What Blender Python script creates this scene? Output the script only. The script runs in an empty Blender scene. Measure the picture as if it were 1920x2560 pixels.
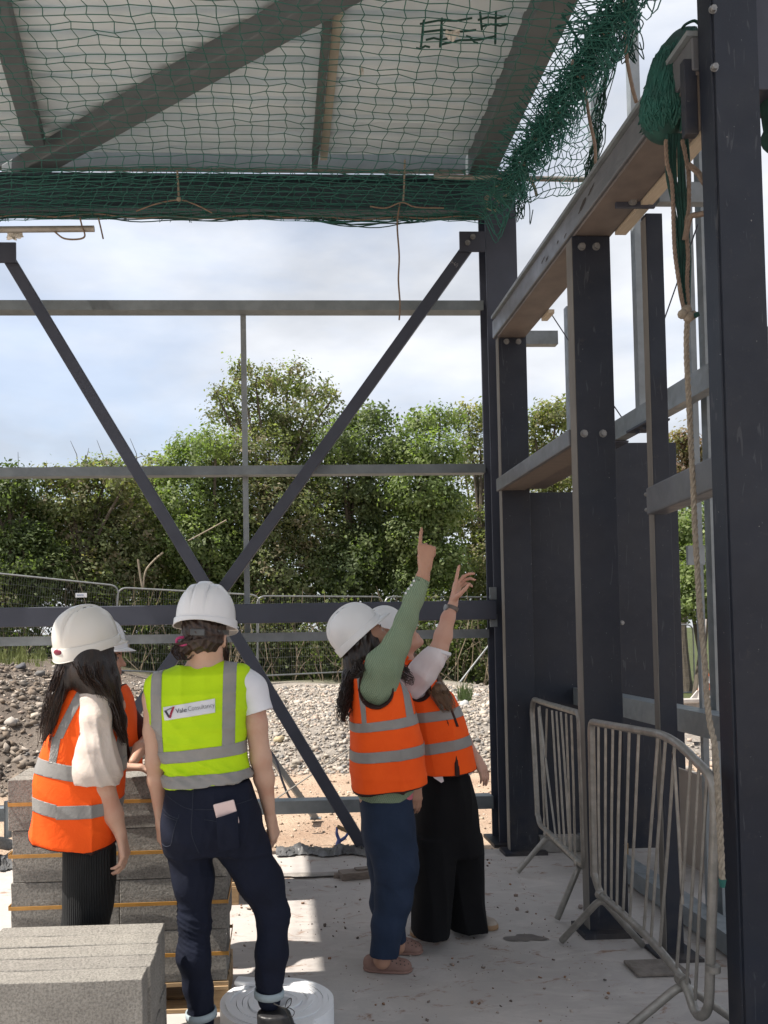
import bpy, bmesh, math, random
import numpy as np
from mathutils import Vector, Matrix
from mathutils.bvhtree import BVHTree
from math import sin, cos, pi, radians, sqrt, atan2

scene = bpy.context.scene
col = scene.collection
rnd = random.Random(11)
nrs = np.random.RandomState(11)

# ---------------------------------------------------------------- camera
F_PX, CX, CY, CAM_H = 2050.0, 780.0, 1510.0, 1.6
YAW, PITCH, ROLL = radians(2.5), radians(1.75), radians(0.95)
cam = bpy.data.cameras.new('camera')
cam_o = bpy.data.objects.new('camera', cam)
col.objects.link(cam_o)
CAM_R = Matrix.Rotation(-YAW, 3, 'Z') @ Matrix.Rotation(pi / 2 + PITCH, 3, 'X') @ Matrix.Rotation(-ROLL, 3, 'Z')
cam_o.matrix_world = Matrix.Translation((0, 0, CAM_H)) @ CAM_R.to_4x4()
cam.sensor_fit = 'VERTICAL'
cam.sensor_height = 36.0
cam.lens = F_PX / 2560 * 36.0
cam.shift_x = (960 - CX) / 2560
cam.shift_y = (CY - 1280) / 2560
cam.clip_end = 2000
scene.camera = cam_o

# ---------------------------------------------------------------- sky and sun
SUN_DIR = Vector((-1.0, -0.10, 1.6)).normalized()      # towards the sun
world = bpy.data.worlds.new('World')
scene.world = world
world.use_nodes = True
wn = world.node_tree
wn.nodes.clear()
w_out = wn.nodes.new('ShaderNodeOutputWorld')
w_bg = wn.nodes.new('ShaderNodeBackground')
w_bg.inputs['Strength'].default_value = 0.13
w_sky = wn.nodes.new('ShaderNodeTexSky')
w_sky.sky_type = 'NISHITA'
w_sky.sun_disc = False
w_sky.sun_elevation = math.asin(SUN_DIR.z)
w_sky.sun_rotation = atan2(SUN_DIR.x, SUN_DIR.y)
w_sky.air_density = 1.0
w_sky.dust_density = 1.5
w_tc = wn.nodes.new('ShaderNodeTexCoord')
w_map = wn.nodes.new('ShaderNodeMapping')
w_map.inputs['Scale'].default_value = (1.0, 1.0, 2.6)
w_map.inputs['Location'].default_value = (0.35, 0.2, 0.45)
w_n1 = wn.nodes.new('ShaderNodeTexNoise')
w_n1.inputs['Scale'].default_value = 2.3
w_n1.inputs['Detail'].default_value = 9
w_n1.inputs['Roughness'].default_value = 0.56
w_n1.inputs['Distortion'].default_value = 0.35
w_r1 = wn.nodes.new('ShaderNodeValToRGB')
w_r1.color_ramp.elements[0].position = 0.36
w_r1.color_ramp.elements[0].color = (0.56, 0.56, 0.56, 1)
w_r1.color_ramp.elements[1].position = 0.60
w_r1.color_ramp.elements[1].color = (0.96, 0.96, 0.96, 1)
w_n2 = wn.nodes.new('ShaderNodeTexNoise')
w_n2.inputs['Scale'].default_value = 3.4
w_n2.inputs['Detail'].default_value = 7
w_r2 = wn.nodes.new('ShaderNodeValToRGB')
w_r2.color_ramp.elements[0].position = 0.34
w_r2.color_ramp.elements[0].color = (2.6, 2.72, 2.95, 1)
w_r2.color_ramp.elements[1].position = 0.66
w_r2.color_ramp.elements[1].color = (4.3, 4.4, 4.6, 1)
w_mix = wn.nodes.new('ShaderNodeMix')
w_mix.data_type = 'RGBA'
L = wn.links.new
L(w_tc.outputs['Generated'], w_map.inputs['Vector'])
L(w_map.outputs[0], w_n1.inputs['Vector'])
L(w_map.outputs[0], w_n2.inputs['Vector'])
L(w_n1.outputs['Fac'], w_r1.inputs['Fac'])
L(w_n2.outputs['Fac'], w_r2.inputs['Fac'])
L(w_r1.outputs['Color'], w_mix.inputs['Factor'])
L(w_sky.outputs['Color'], w_mix.inputs['A'])
L(w_r2.outputs['Color'], w_mix.inputs['B'])
L(w_mix.outputs['Result'], w_bg.inputs['Color'])
L(w_bg.outputs[0], w_out.inputs['Surface'])

sun = bpy.data.lights.new('sun', 'SUN')
sun.energy = 5.0
sun.angle = radians(0.53)
sun.color = (1.0, 0.93, 0.84)
sun_o = bpy.data.objects.new('sun', sun)
col.objects.link(sun_o)
sun_o.rotation_euler = (-SUN_DIR).to_track_quat('-Z', 'Y').to_euler()
sun_o.location = (-20, -6, 32)

scene.view_settings.view_transform = 'Standard'
scene.view_settings.look = 'None'
scene.view_settings.gamma = 1.0
scene.view_settings.use_curve_mapping = False
scene.view_settings.exposure = 0.90
scene.cycles.max_bounces = 8
scene.cycles.transparent_max_bounces = 12

# ---------------------------------------------------------------- picture geometry -> points in the place
def ray(u, v):
    return CAM_R @ Vector(((u - CX) / F_PX, -(v - CY) / F_PX, -1.0))
def P(u, v, Y):
    d = ray(u, v)
    return Vector((0, 0, CAM_H)) + d * (Y / d.y)
def PZ(u, v, z=0.0):
    d = ray(u, v)
    return Vector((0, 0, CAM_H)) + d * ((z - CAM_H) / d.z)
def PX(u, v, X):
    d = ray(u, v)
    return Vector((0, 0, CAM_H)) + d * (X / d.x)

# ---------------------------------------------------------------- objects
OFF = {}
def tag(o, label=None, cat=None, group=None, kind=None):
    if label: o['label'] = label
    if cat: o['category'] = cat
    if group: o['group'] = group
    if kind: o['kind'] = kind
    return o
def thing(name, label, cat, loc=(0, 0, 0), group=None):
    o = bpy.data.objects.new(name, None)
    col.objects.link(o)
    o.location = loc
    o.empty_display_size = 0.1
    OFF[o.name] = Vector(loc)
    return tag(o, label, cat, group)
def link(name, me, m, parent=None, origin=None):
    """me has world coordinates; it is re-based to its parent (or to origin)"""
    off = Vector(OFF[parent.name]) if parent is not None else Vector(origin or (0, 0, 0))
    if off.length > 0:
        me.transform(Matrix.Translation(-off))
    o = bpy.data.objects.new(name, me)
    col.objects.link(o)
    if m is not None:
        me.materials.append(m)
    if parent is not None:
        o.parent = parent
    else:
        o.location = off
    OFF[o.name] = off
    return o
def np_mesh(name, V, Fq):
    me = bpy.data.meshes.new(name)
    V = np.asarray(V, np.float32); Fq = np.asarray(Fq, np.int32)
    n = Fq.shape[1]
    me.vertices.add(len(V)); me.vertices.foreach_set('co', V.ravel())
    me.loops.add(Fq.size); me.loops.foreach_set('vertex_index', Fq.ravel())
    me.polygons.add(len(Fq))
    me.polygons.foreach_set('loop_start', np.arange(0, Fq.size, n, dtype=np.int32))
    me.polygons.foreach_set('loop_total', np.full(len(Fq), n, np.int32))
    me.update(calc_edges=True)
    return me
def smooth(me, angle=None):
    me.polygons.foreach_set('use_smooth', np.ones(len(me.polygons), bool))
    if angle: me.set_sharp_from_angle(angle=angle)
def copy_tree(o, parent=None, loc=None, rotz=None):
    c = o.copy(); col.objects.link(c)
    if parent is not None: c.parent = parent
    if loc is not None: c.location = loc
    if rotz is not None: c.rotation_euler = (0, 0, rotz)
    for ch in list(o.children):
        copy_tree(ch, c)
    return c

class MB:
    def __init__(s): s.v = []; s.f = []
    def add(s, V, Fs):
        n = len(s.v); s.v.extend([tuple(x) for x in V]); s.f.extend([tuple(i + n for i in q) for q in Fs]); return s
    def box(s, c, size, rot=None):
        c = Vector(c); hx, hy, hz = [x / 2 for x in size]
        V = [Vector((x, y, z)) for x in (-hx, hx) for y in (-hy, hy) for z in (-hz, hz)]
        if rot is not None: V = [rot @ q for q in V]
        return s.add([q + c for q in V], [(0, 1, 3, 2), (4, 6, 7, 5), (0, 4, 5, 1), (2, 3, 7, 6), (0, 2, 6, 4), (1, 5, 7, 3)])
    def frame(s, a, b, up):
        t = (Vector(b) - Vector(a)).normalized(); up = Vector(up)
        x = t.cross(up).normalized(); y = x.cross(t).normalized()
        return t, x, y
    def prism(s, prof, a, b, up=(0, 0, 1), open_=False):
        """prof: 2-D outline (side, up) swept from a to b"""
        t, x, y = s.frame(a, b, up); a = Vector(a); b = Vector(b); n = len(prof)
        V = [a + x * p[0] + y * p[1] for p in prof] + [b + x * p[0] + y * p[1] for p in prof]
        Fs = [(i, (i + 1) % n, n + (i + 1) % n, n + i) for i in range(n)]
        Fs += [tuple(range(n - 1, -1, -1)), tuple(range(n, 2 * n))]
        return s.add(V, Fs)
    def bar(s, a, b, w, h, up=(0, 0, 1)):
        return s.prism([(-w / 2, -h / 2), (w / 2, -h / 2), (w / 2, h / 2), (-w / 2, h / 2)], a, b, up)
    def tube(s, pts, r, n=8, cap=True):
        pts = [Vector(p) for p in pts]; m = len(pts)
        rr = r if hasattr(r, '__len__') else [r] * m
        t0 = (pts[1] - pts[0]).normalized()
        u = t0.cross(Vector((0, 0, 1)) if abs(t0.z) < 0.9 else Vector((1, 0, 0))).normalized()
        V = []
        for i, p in enumerate(pts):
            if i == 0: t = t0
            elif i == m - 1: t = (pts[i] - pts[i - 1]).normalized()
            else:
                t = (pts[i + 1] - pts[i]).normalized() + (pts[i] - pts[i - 1]).normalized()
                t = t.normalized() if t.length > 1e-6 else t0
            u = (u - t * u.dot(t)); u = u.normalized() if u.length > 1e-6 else t.orthogonal().normalized()
            w = t.cross(u)
            for k in range(n):
                an = 2 * pi * k / n
                V.append(p + (u * cos(an) + w * sin(an)) * rr[i])
        Fs = []
        for i in range(m - 1):
            for k in range(n):
                Fs.append((i * n + k, i * n + (k + 1) % n, (i + 1) * n + (k + 1) % n, (i + 1) * n + k))
        if cap:
            Fs.append(tuple(range(n - 1, -1, -1))); Fs.append(tuple(range((m - 1) * n, m * n)))
        return s.add(V, Fs)
    def hexbolt(s, c, nrm, r=0.015, h=0.012):
        c = Vector(c); nrm = Vector(nrm).normalized()
        s.tube([c, c + nrm * h * 0.3], r * 1.28, 14)
        return s.tube([c + nrm * h * 0.35, c + nrm * h * 1.35], r, 6)
    def build(s, name, m, parent=None, sm=None, bevel=0, origin=None, seg=2):
        me = bpy.data.meshes.new(name)
        me.from_pydata(s.v, [], s.f); me.update()
        if sm: smooth(me, sm if sm is not True else radians(40))
        if parent is None and origin is None:
            xs = np.array(s.v); origin = ((xs[:, 0].min() + xs[:, 0].max()) / 2, (xs[:, 1].min() + xs[:, 1].max()) / 2, xs[:, 2].min())
        o = link(name, me, m, parent, origin)
        if bevel:
            bm_ = o.modifiers.new('bevel', 'BEVEL'); bm_.width = bevel; bm_.segments = seg; bm_.limit_method = 'ANGLE'
            bm_.angle_limit = radians(50)
        return o

def arc(pts, rad, n=5):
    """round the inner corners of a polyline"""
    pts = [Vector(p) for p in pts]; out = [pts[0]]
    for i in range(1, len(pts) - 1):
        a, b, c = pts[i - 1], pts[i], pts[i + 1]
        d1 = (a - b); d2 = (c - b); r = min(rad, d1.length * 0.49, d2.length * 0.49)
        p0 = b + d1.normalized() * r; p2 = b + d2.normalized() * r
        for k in range(n + 1):
            t = k / n
            out.append(p0 * (1 - t) ** 2 + b * 2 * t * (1 - t) + p2 * t * t)
    out.append(pts[-1]); return out

def catmull(pts, n=8):
    pts = [Vector(p) for p in pts]; q = [pts[0] * 2 - pts[1]] + pts + [pts[-1] * 2 - pts[-2]]; out = []
    for i in range(1, len(q) - 2):
        for k in range(n):
            t = k / n
            out.append(0.5 * ((2 * q[i]) + (q[i + 1] - q[i - 1]) * t + (2 * q[i - 1] - 5 * q[i] + 4 * q[i + 1] - q[i + 2]) * t * t + (3 * q[i] - q[i - 1] - 3 * q[i + 1] + q[i + 2]) * t ** 3))
    out.append(pts[-1]); return out

# ---------------------------------------------------------------- materials
class NT:
    """tiny node helper"""
    def __init__(s, m):
        m.use_nodes = True; s.t = m.node_tree; s.b = s.t.nodes['Principled BSDF']; s.out = s.t.nodes['Material Output']
        s.tc = s.t.nodes.new('ShaderNodeTexCoord')
    def n(s, typ, **kw):
        x = s.t.nodes.new('ShaderNode' + typ)
        for k, v in kw.items():
            if k in x.inputs: x.inputs[k].default_value = v
            else: setattr(x, k, v)
        return x
    def l(s, a, b): s.t.links.new(a, b)
    def noise(s, scale, detail=6, rough=0.55, dist=0.0, coord='Object', sc=None, loc=None):
        x = s.n('TexNoise', Scale=scale, Detail=detail, Roughness=rough, Distortion=dist)
        src = s.tc.outputs[coord]
        if sc is not None or loc is not None:
            mp = s.n('Mapping')
            if sc is not None: mp.inputs['Scale'].default_value = sc
            if loc is not None: mp.inputs['Location'].default_value = loc
            s.l(src, mp.inputs['Vector']); src = mp.outputs[0]
        s.l(src, x.inputs['Vector']); return x.outputs['Fac']
    def ramp(s, fac, stops):
        r = s.n('ValToRGB'); e = r.color_ramp.elements
        while len(e) < len(stops): e.new(0.5)
        for i, (p, c) in enumerate(stops):
            e[i].position = p; e[i].color = (c[0], c[1], c[2], 1) if hasattr(c, '__len__') else (c, c, c, 1)
        s.l(fac, r.inputs['Fac']); return r.outputs['Color']
    def mix(s, fac, a, b, blend='MIX'):
        x = s.n('Mix', data_type='RGBA', blend_type=blend)
        for sock, val in (('Factor', fac), ('A', a), ('B', b)):
            i = [q for q in x.inputs if q.name == sock and q.type == ('VALUE' if sock == 'Factor' else 'RGBA')][0]
            if hasattr(val, 'is_linked') or hasattr(val, 'links'): s.l(val, i)
            elif hasattr(val, '__len__'): i.default_value = (val[0], val[1], val[2], 1)
            else: i.default_value = val if sock == 'Factor' else (val, val, val, 1)
        return [q for q in x.outputs if q.type == 'RGBA'][0]
    def bump(s, fac, strength=0.3, dist=0.01, prev=None):
        b = s.n('Bump', Strength=strength, Distance=dist); s.l(fac, b.inputs['Height'])
        if prev is not None: s.l(prev, b.inputs['Normal'])
        s.l(b.outputs[0], s.b.inputs['Normal']); return b.outputs[0]
    def col(s, c):
        if hasattr(c, '__len__'): s.b.inputs['Base Color'].default_value = (c[0], c[1], c[2], 1)
        else: s.l(c, s.b.inputs['Base Color'])

def M(name, c1, c2=None, scale=6, rough=0.6, metal=0.0, bump=0.0, bscale=60, bdist=0.004, spec=0.5, rr=0.0, sc=None, lo=0.35, hi=0.65, coat=0):
    m = bpy.data.materials.new(name); t = NT(m)
    if c2 is None: c2 = tuple(x * 0.82 for x in c1)
    f = t.noise(scale, 7, 0.6, sc=sc)
    t.col(t.ramp(f, [(lo, c1), (hi, c2)]))
    t.b.inputs['Roughness'].default_value = rough
    t.b.inputs['Metallic'].default_value = metal
    t.b.inputs['Specular IOR Level'].default_value = spec
    if coat: t.b.inputs['Coat Weight'].default_value = coat; t.b.inputs['Coat Roughness'].default_value = 0.15
    if rr: t.l(t.ramp(t.noise(scale * 2.3, 5), [(0.3, max(0, rough - rr)), (0.7, min(1, rough + rr))]), t.b.inputs['Roughness'])
    if bump: t.bump(t.noise(bscale, 5, 0.6, sc=sc), bump, bdist)
    return m
# ================================================================ materials of the building
STEEL = M('navy_steel_paint', (0.046, 0.052, 0.074), (0.036, 0.042, 0.060), 3.5, 0.5, 0.0, 0.10, 130, 0.002, 0.4, 0.12)
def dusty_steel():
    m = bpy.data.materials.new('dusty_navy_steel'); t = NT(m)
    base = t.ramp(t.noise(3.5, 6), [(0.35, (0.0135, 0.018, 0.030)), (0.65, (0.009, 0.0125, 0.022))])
    sep = t.n('SeparateXYZ'); t.l(t.tc.outputs['Object'], sep.inputs[0])
    low = t.ramp(sep.outputs['Z'], [(0.0, 1.0), (0.45, 0.0)])
    spl = t.ramp(t.noise(26, 8, 0.7), [(0.60, 0.0), (0.74, 1.0)])
    spl2 = t.ramp(t.noise(3.0, 4, 0.6), [(0.42, 0.0), (0.7, 1.0)])
    dirt = t.mix(1.0, low, spl2, 'MULTIPLY')
    dirt = t.mix(1.0, dirt, t.mix(0.35, 0.0, spl), 'ADD')
    spots = t.ramp(t.noise(75, 3, 0.5), [(0.73, 0.0), (0.77, 1.0)])
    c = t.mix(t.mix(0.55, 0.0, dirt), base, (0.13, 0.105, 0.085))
    c = t.mix(t.mix(0.6, 0.0, spots), c, (0.32, 0.31, 0.30))
    scr = t.ramp(t.noise(34, 3, 0.5, 1.5, sc=(1, 1, 0.12)), [(0.66, 0.0), (0.70, 1.0)]); big = t.ramp(t.noise(1.7, 6, .65), [(.45, 0.0), (.7, 1.0)])
    c = t.mix(t.mix(0.30, 0.0, scr), c, (0.10, 0.105, 0.115)); c = t.mix(t.mix(0.35, 0.0, big), c, (0.045, 0.048, 0.055))
    t.col(c); t.b.inputs['Roughness'].default_value = 0.52; t.b.inputs['Specular IOR Level'].default_value = 0.35
    t.bump(t.noise(120, 4), 0.12, 0.002); return m
DSTEEL = dusty_steel()
GALV = M('galvanised_steel', (0.23, 0.255, 0.268), (0.165, 0.185, 0.198), 9, 0.45, 0.25, 0.05, 90, 0.001, 0.5, 0.12, hi=0.7)
GALV_D = M('weathered_galvanised_steel', (0.30, 0.285, 0.26), (0.215, 0.205, 0.185), 16, 0.5, 0.5, 0.15, 70, 0.0015, 0.5, 0.15)
BOLT = M('zinc_bolt', (0.26, 0.265, 0.265), (0.16, 0.165, 0.17), 60, 0.5, 0.5, 0.3, 150, 0.002)
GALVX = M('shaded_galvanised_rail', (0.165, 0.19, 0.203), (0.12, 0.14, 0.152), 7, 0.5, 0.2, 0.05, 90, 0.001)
TIMBER = M('sawn_timber', (0.42, 0.29, 0.16), (0.30, 0.20, 0.105), 5, 0.75, 0, 0.3, 40, 0.003, sc=(1, 12, 12))
TIMBER_G = M('weathered_timber', (0.22, 0.18, 0.15), (0.13, 0.105, 0.09), 6, 0.85, 0, 0.5, 40, 0.004, sc=(2, 14, 14))
PLY = M('pale_board', (0.42, 0.355, 0.30), (0.37, 0.31, 0.262), 3, 0.8)

def prof_I(h, b, tf, tw):
    x, y, w = b / 2, h / 2, tw / 2
    return [(-x, -y), (x, -y), (x, -y + tf), (w, -y + tf), (w, y - tf), (x, y - tf), (x, y), (-x, y), (-x, y - tf), (-w, y - tf), (-w, -y + tf), (-x, -y + tf)]
def prof_C(h, b, t, lip):
    return [(0, -h / 2), (b, -h / 2), (b, -h / 2 + lip), (b - t, -h / 2 + lip), (b - t, -h / 2 + t), (t, -h / 2 + t), (t, h / 2 - t), (b - t, h / 2 - t), (b - t, h / 2 - lip), (b, h / 2 - lip), (b, h / 2), (0, h / 2)]
def member(name, label, cat, mb, m=STEEL, bevel=0.004, group=None, bolts=(), bolt_n=(0, -1, 0), br=0.016):
    o = mb.build(name, m, bevel=bevel)
    tag(o, label, cat, group)
    for b in bolts:
        MB().hexbolt(b, bolt_n, br, br * 0.8).build('bolt', BOLT, o)
    return o
def boxm(x0, x1, y0, y1, z0, z1):
    return MB().box(((x0 + x1) / 2, (y0 + y1) / 2, (z0 + z1) / 2), (x1 - x0, y1 - y0, z1 - z0))

# ---------------------------------------------------------------- wall of posts on the right (line X = 1.6)
o = member('steel_column', 'tall dark navy corner column with the green net wrapped round its head', 'column',
       MB().prism(prof_I(0.21, 0.235, 0.014, 0.012), (1.715, 6.06, 0.0), (1.715, 6.06, 5.0), up=(0, 1, 0)), STEEL)
MB().box((1.715, 6.06, 0.012), (0.34, 0.32, 0.024)).build('base_plate', DSTEEL, o)
for s in (-1, 1): MB().box((1.59, 5.95, 1.74 - 0.2 * (s > 0) + 0.1), (0.05, 0.02, 0.09)).hexbolt((1.575, 5.945, 1.75 - 0.18 * (s > 0) + 0.06), (0, -1, 0), 0.014).build('cleat', GALV, o)
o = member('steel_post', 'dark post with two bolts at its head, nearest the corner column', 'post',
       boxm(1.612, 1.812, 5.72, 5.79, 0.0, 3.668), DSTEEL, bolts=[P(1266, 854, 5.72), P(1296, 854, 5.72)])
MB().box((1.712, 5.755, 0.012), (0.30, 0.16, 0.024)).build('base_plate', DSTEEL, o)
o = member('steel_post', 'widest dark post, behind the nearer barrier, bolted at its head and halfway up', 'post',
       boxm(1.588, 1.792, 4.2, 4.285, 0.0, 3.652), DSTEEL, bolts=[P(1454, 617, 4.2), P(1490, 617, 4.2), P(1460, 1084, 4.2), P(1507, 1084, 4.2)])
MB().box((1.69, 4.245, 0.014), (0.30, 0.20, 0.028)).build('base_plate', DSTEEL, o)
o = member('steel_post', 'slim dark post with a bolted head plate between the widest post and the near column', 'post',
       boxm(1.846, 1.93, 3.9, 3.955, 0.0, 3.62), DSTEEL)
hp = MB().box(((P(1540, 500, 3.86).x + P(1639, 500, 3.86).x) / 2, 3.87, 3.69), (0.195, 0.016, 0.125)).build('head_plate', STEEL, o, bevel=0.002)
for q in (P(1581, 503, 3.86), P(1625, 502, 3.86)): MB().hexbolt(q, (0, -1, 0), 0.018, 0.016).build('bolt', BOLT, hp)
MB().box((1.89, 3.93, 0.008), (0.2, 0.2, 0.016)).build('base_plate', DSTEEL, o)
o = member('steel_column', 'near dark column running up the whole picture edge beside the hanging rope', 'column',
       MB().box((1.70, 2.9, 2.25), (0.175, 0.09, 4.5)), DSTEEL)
MB().box((1.70, 2.9, 2.25), (0.16, 0.112, 4.49)).build('face_strip', DSTEEL, o)
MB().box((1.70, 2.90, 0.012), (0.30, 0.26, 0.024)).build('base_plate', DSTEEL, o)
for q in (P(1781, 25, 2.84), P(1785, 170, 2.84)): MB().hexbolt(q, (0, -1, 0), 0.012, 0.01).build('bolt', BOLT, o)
member('steel_beam', 'dark haunch plate beside the draped green net at the head of the near column', 'beam', boxm(1.560, 1.611, 2.952, 2.985, 3.43, 3.72), DSTEEL)
member('steel_beam', 'dark beam end at the top right corner beyond the near column', 'beam', boxm(1.86, 2.3, 3.02, 3.2, 3.65, 4.4), STEEL)

PALEB = M('pale_planed_timber', (0.46, 0.40, 0.31), (0.38, 0.325, 0.25), 6, 0.75, 0, 0.2, 40, 0.003, sc=(12, 1, 12))
EDGE = M('dusty_lit_edge', (0.17, 0.16, 0.145), (0.115, 0.108, 0.098), 7, 0.7, sc=(1, 1, .3))  # left faces of the posts: dust and light from the left put into the colour
for nm_, bx_ in (('steel_post', (1.609, 1.6118, 5.722, 5.788, .03, 3.66)), ('steel_post.001', (1.585, 1.5878, 4.202, 4.283, .03, 3.64)), ('steel_post.002', (1.843, 1.8458, 3.902, 3.953, .03, 3.6))): boxm(*bx_).build('face_strip', EDGE, bpy.data.objects[nm_])
# eaves channel carried by the posts: web, top lip and soffit
BEAMF = M('primer_grey_steel', (0.135, 0.14, 0.15), (0.095, 0.10, 0.112), 5, 0.42, 0.1, 0.08, 60, 0.002, 0.5, 0.1)
SOFF = M('dusty_brown_soffit_steel', (0.15, 0.125, 0.11), (0.10, 0.085, 0.078), 5, 0.6, 0, 0.1, 60, 0.002)
o = tag(boxm(1.59, 1.80, 2.947, 5.80, 3.672, 3.80).build('eaves_channel', BEAMF, bevel=0.006),
        'long grey steel channel rising over the dark posts towards the camera', 'beam')
boxm(1.572, 1.66, 2.947, 5.76, 3.803, 3.823).build('top_lip', GALV, o)
boxm(1.605, 1.80, 2.95, 5.72, 3.6545, 3.669).build('soffit_plate', SOFF, o)
MARK = M('rust_brown_mark', (0.05, 0.04, 0.035), (0.02, 0.018, 0.016), 60, 0.8)
for k_, (y_, z_, a_, b_) in enumerate(((4.05, 3.735, .055, .016), (3.93, 3.752, .05, .010), (4.3, 3.70, .02, .007), (4.42, 3.72, .014, .008), (4.6, 3.71, .03, .006), (4.66, 3.735, .04, .005))):
    r__ = random.Random(k_); q_ = [(1.5885, y_ + a_ * cos(2 * pi * i / 14) * r__.uniform(.6, 1.2), z_ + b_ * sin(2 * pi * i / 14) * r__.uniform(.5, 1.3) - .25 * a_ * cos(2 * pi * i / 14)) for i in range(14)]
    MB().add(q_, [tuple(range(14))]).build('paint_mark', MARK, o)
tag(boxm(1.805, 1.865, 3.0, 4.17, 3.640, 3.668).build('timber_batten', PALEB, bevel=0.002), 'pale timber batten along the outer edge of the grey eaves channel', 'batten')
tag(boxm(1.803, 1.845, 5.22, 5.36, 3.636, 3.662).build('timber_batten', PALEB, bevel=0.002), 'short pale timber offcut under the far end of the grey eaves channel', 'batten')
# ledge between post and widest post
o = tag(boxm(1.575, 1.60, 4.29, 5.74, 2.555, 2.645).build('ledge_channel', BEAMF, bevel=0.005), 'grey steel ledge channel at mid height between two dark posts', 'beam')
boxm(1.602, 1.93, 4.78, 5.74, 2.572, 2.588).build('soffit_plate', SOFF, o)
boxm(1.602, 1.775, 4.29, 5.73, 2.560, 2.570).build('soffit_board', M('brown_ply_soffit', (0.17, 0.14, 0.115), (0.11, 0.09, 0.08), 7, 0.8, sc=(1, 10, 1)), o)
# dark cladding panels
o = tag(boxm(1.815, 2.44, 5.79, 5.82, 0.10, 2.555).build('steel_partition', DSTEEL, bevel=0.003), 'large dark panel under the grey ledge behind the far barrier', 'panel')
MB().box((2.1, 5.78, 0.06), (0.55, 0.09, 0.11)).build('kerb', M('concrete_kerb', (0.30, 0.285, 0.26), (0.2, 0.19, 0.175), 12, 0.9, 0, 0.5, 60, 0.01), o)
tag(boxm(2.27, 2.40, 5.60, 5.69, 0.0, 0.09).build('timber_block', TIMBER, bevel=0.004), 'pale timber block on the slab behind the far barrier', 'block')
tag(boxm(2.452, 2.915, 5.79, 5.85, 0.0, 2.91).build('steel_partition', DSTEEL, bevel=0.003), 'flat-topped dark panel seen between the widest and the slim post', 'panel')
MB().hexbolt(P(1555, 1557, 5.78), (0, -1, 0), 0.013).build('bolt', BOLT, o)
# cladding rails and mullions outside the posts (X = 2.15)
GR = 'galvanised cladding rails and mullions outside the posts'
def railY(x, y0, y1, z0, z1, label, w=0.075):
    h = z1 - z0
    mb = MB().prism([(p[0] - w / 2, p[1]) for p in prof_C(h, w, 0.006, 0.018)], (x, y0, (z0 + z1) / 2), (x, y1, (z0 + z1) / 2))
    return tag(mb.build('cladding_rail', GALV), label, 'rail', GR)
r_ = railY(2.17, 2.6, 6.0, 2.75, 2.87, 'galvanised rail running out behind the hanging rope at mid height')
MB().box((2.16, 4.62, 2.742), (0.12, 0.30, 0.012)).hexbolt((2.14, 4.70, 2.735), (0, 0, -1), 0.014).hexbolt((2.14, 4.6, 2.735), (0, 0, -1), 0.014).hexbolt((2.14, 4.52, 2.735), (0, 0, -1), 0.014).build('splice_plate', STEEL, r_)
MB().box((2.16, 5.12, 2.742), (0.12, 0.22, 0.012)).hexbolt((2.14, 5.17, 2.735), (0, 0, -1), 0.014).hexbolt((2.14, 5.1, 2.735), (0, 0, -1), 0.014).build('splice_plate', STEEL, r_)
r_ = railY(2.17, 3.55, 6.0, 1.03, 1.15, 'galvanised rail at hip height behind the nearer barrier', 0.12)
for yy in (4.55, 4.3, 4.05): MB().hexbolt((2.1, yy, 1.0), (0, 0, -1), 0.014).build('bolt', BOLT, r_)
railY(2.17, 3.3, 6.0, 0.02, 0.12, 'galvanised base rail at floor level behind the nearer barrier', 0.12)
def mull(u, vt, vb, Y, w, label, x=None, d=0.06):
    a = P(u, vt, Y); b = P(u, vb, Y)
    x = a.x if x is None else x
    o = tag(MB().prism(prof_C(w, d, 0.004, 0.015), (x, Y, b.z), (x, Y, a.z), up=(1, 0, 0)).build('cladding_mullion', GALV), label, 'mullion', GR)
    return o
mull(1570, -400, 1068, 5.02, 0.062, 'tall galvanised mullion rising past the eaves channel below the net')
mull(1482, 100, 1000, 5.6, 0.055, 'galvanised mullion standing behind the hanging net curtain')
o = mull(1757, 291, 2400, 4.2, 0.055, 'galvanised mullion directly left of the near column, behind the rope')
MB().box((2.18, 4.16, 1.95), (0.09, 0.02, 0.10)).build('bracket', GALV, o)
MB().box((2.24, 4.24, 2.1), (0.03, 0.03, 4.1)).build('flange', GALV, o)
mull(1424, 765, 1075, 6.05, 0.05, 'galvanised corner mullion right of the corner column under the eaves channel')
tag(MB().bar((1.83, 6.0, 3.745), (2.13, 6.0, 3.745), 0.07, 0.10).build('cladding_rail', GALV), 'short galvanised rail between the corner column and the corner mullion', 'rail', GR)
tag(MB().bar((1.92, 3.93, 3.73), (2.17, 3.93, 3.73), 0.05, 0.10).build('cladding_rail', GALV), 'short galvanised rail bolted to the head plate of the slim post', 'rail', GR)
# transom between slim post and near column
o = tag(MB().prism([(-.05, -.065), (.05, -.065), (.05, .065), (-.05, .065)], (1.83, 3.84, 2.185), (1.745, 2.98, 2.185)).build('steel_transom', BEAMF, bevel=0.008), 'short grey box transom from the slim post to the near column', 'beam')
for dz in (0.04, -0.035): MB().tube([(1.80, 3.84, 2.185 + dz), (1.80, 3.885, 2.185 + dz)], 0.011, 8).build('bolt', BOLT, o)
for dz in (0.04, -0.04): MB().hexbolt((1.69, 2.955, 2.185 + dz), (-1, 0, 0), 0.013).build('bolt', BOLT, o)
MB().box((1.742, 2.965, 2.185), (0.13, 0.012, 0.155)).build('end_plate', STEEL, o)
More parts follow.
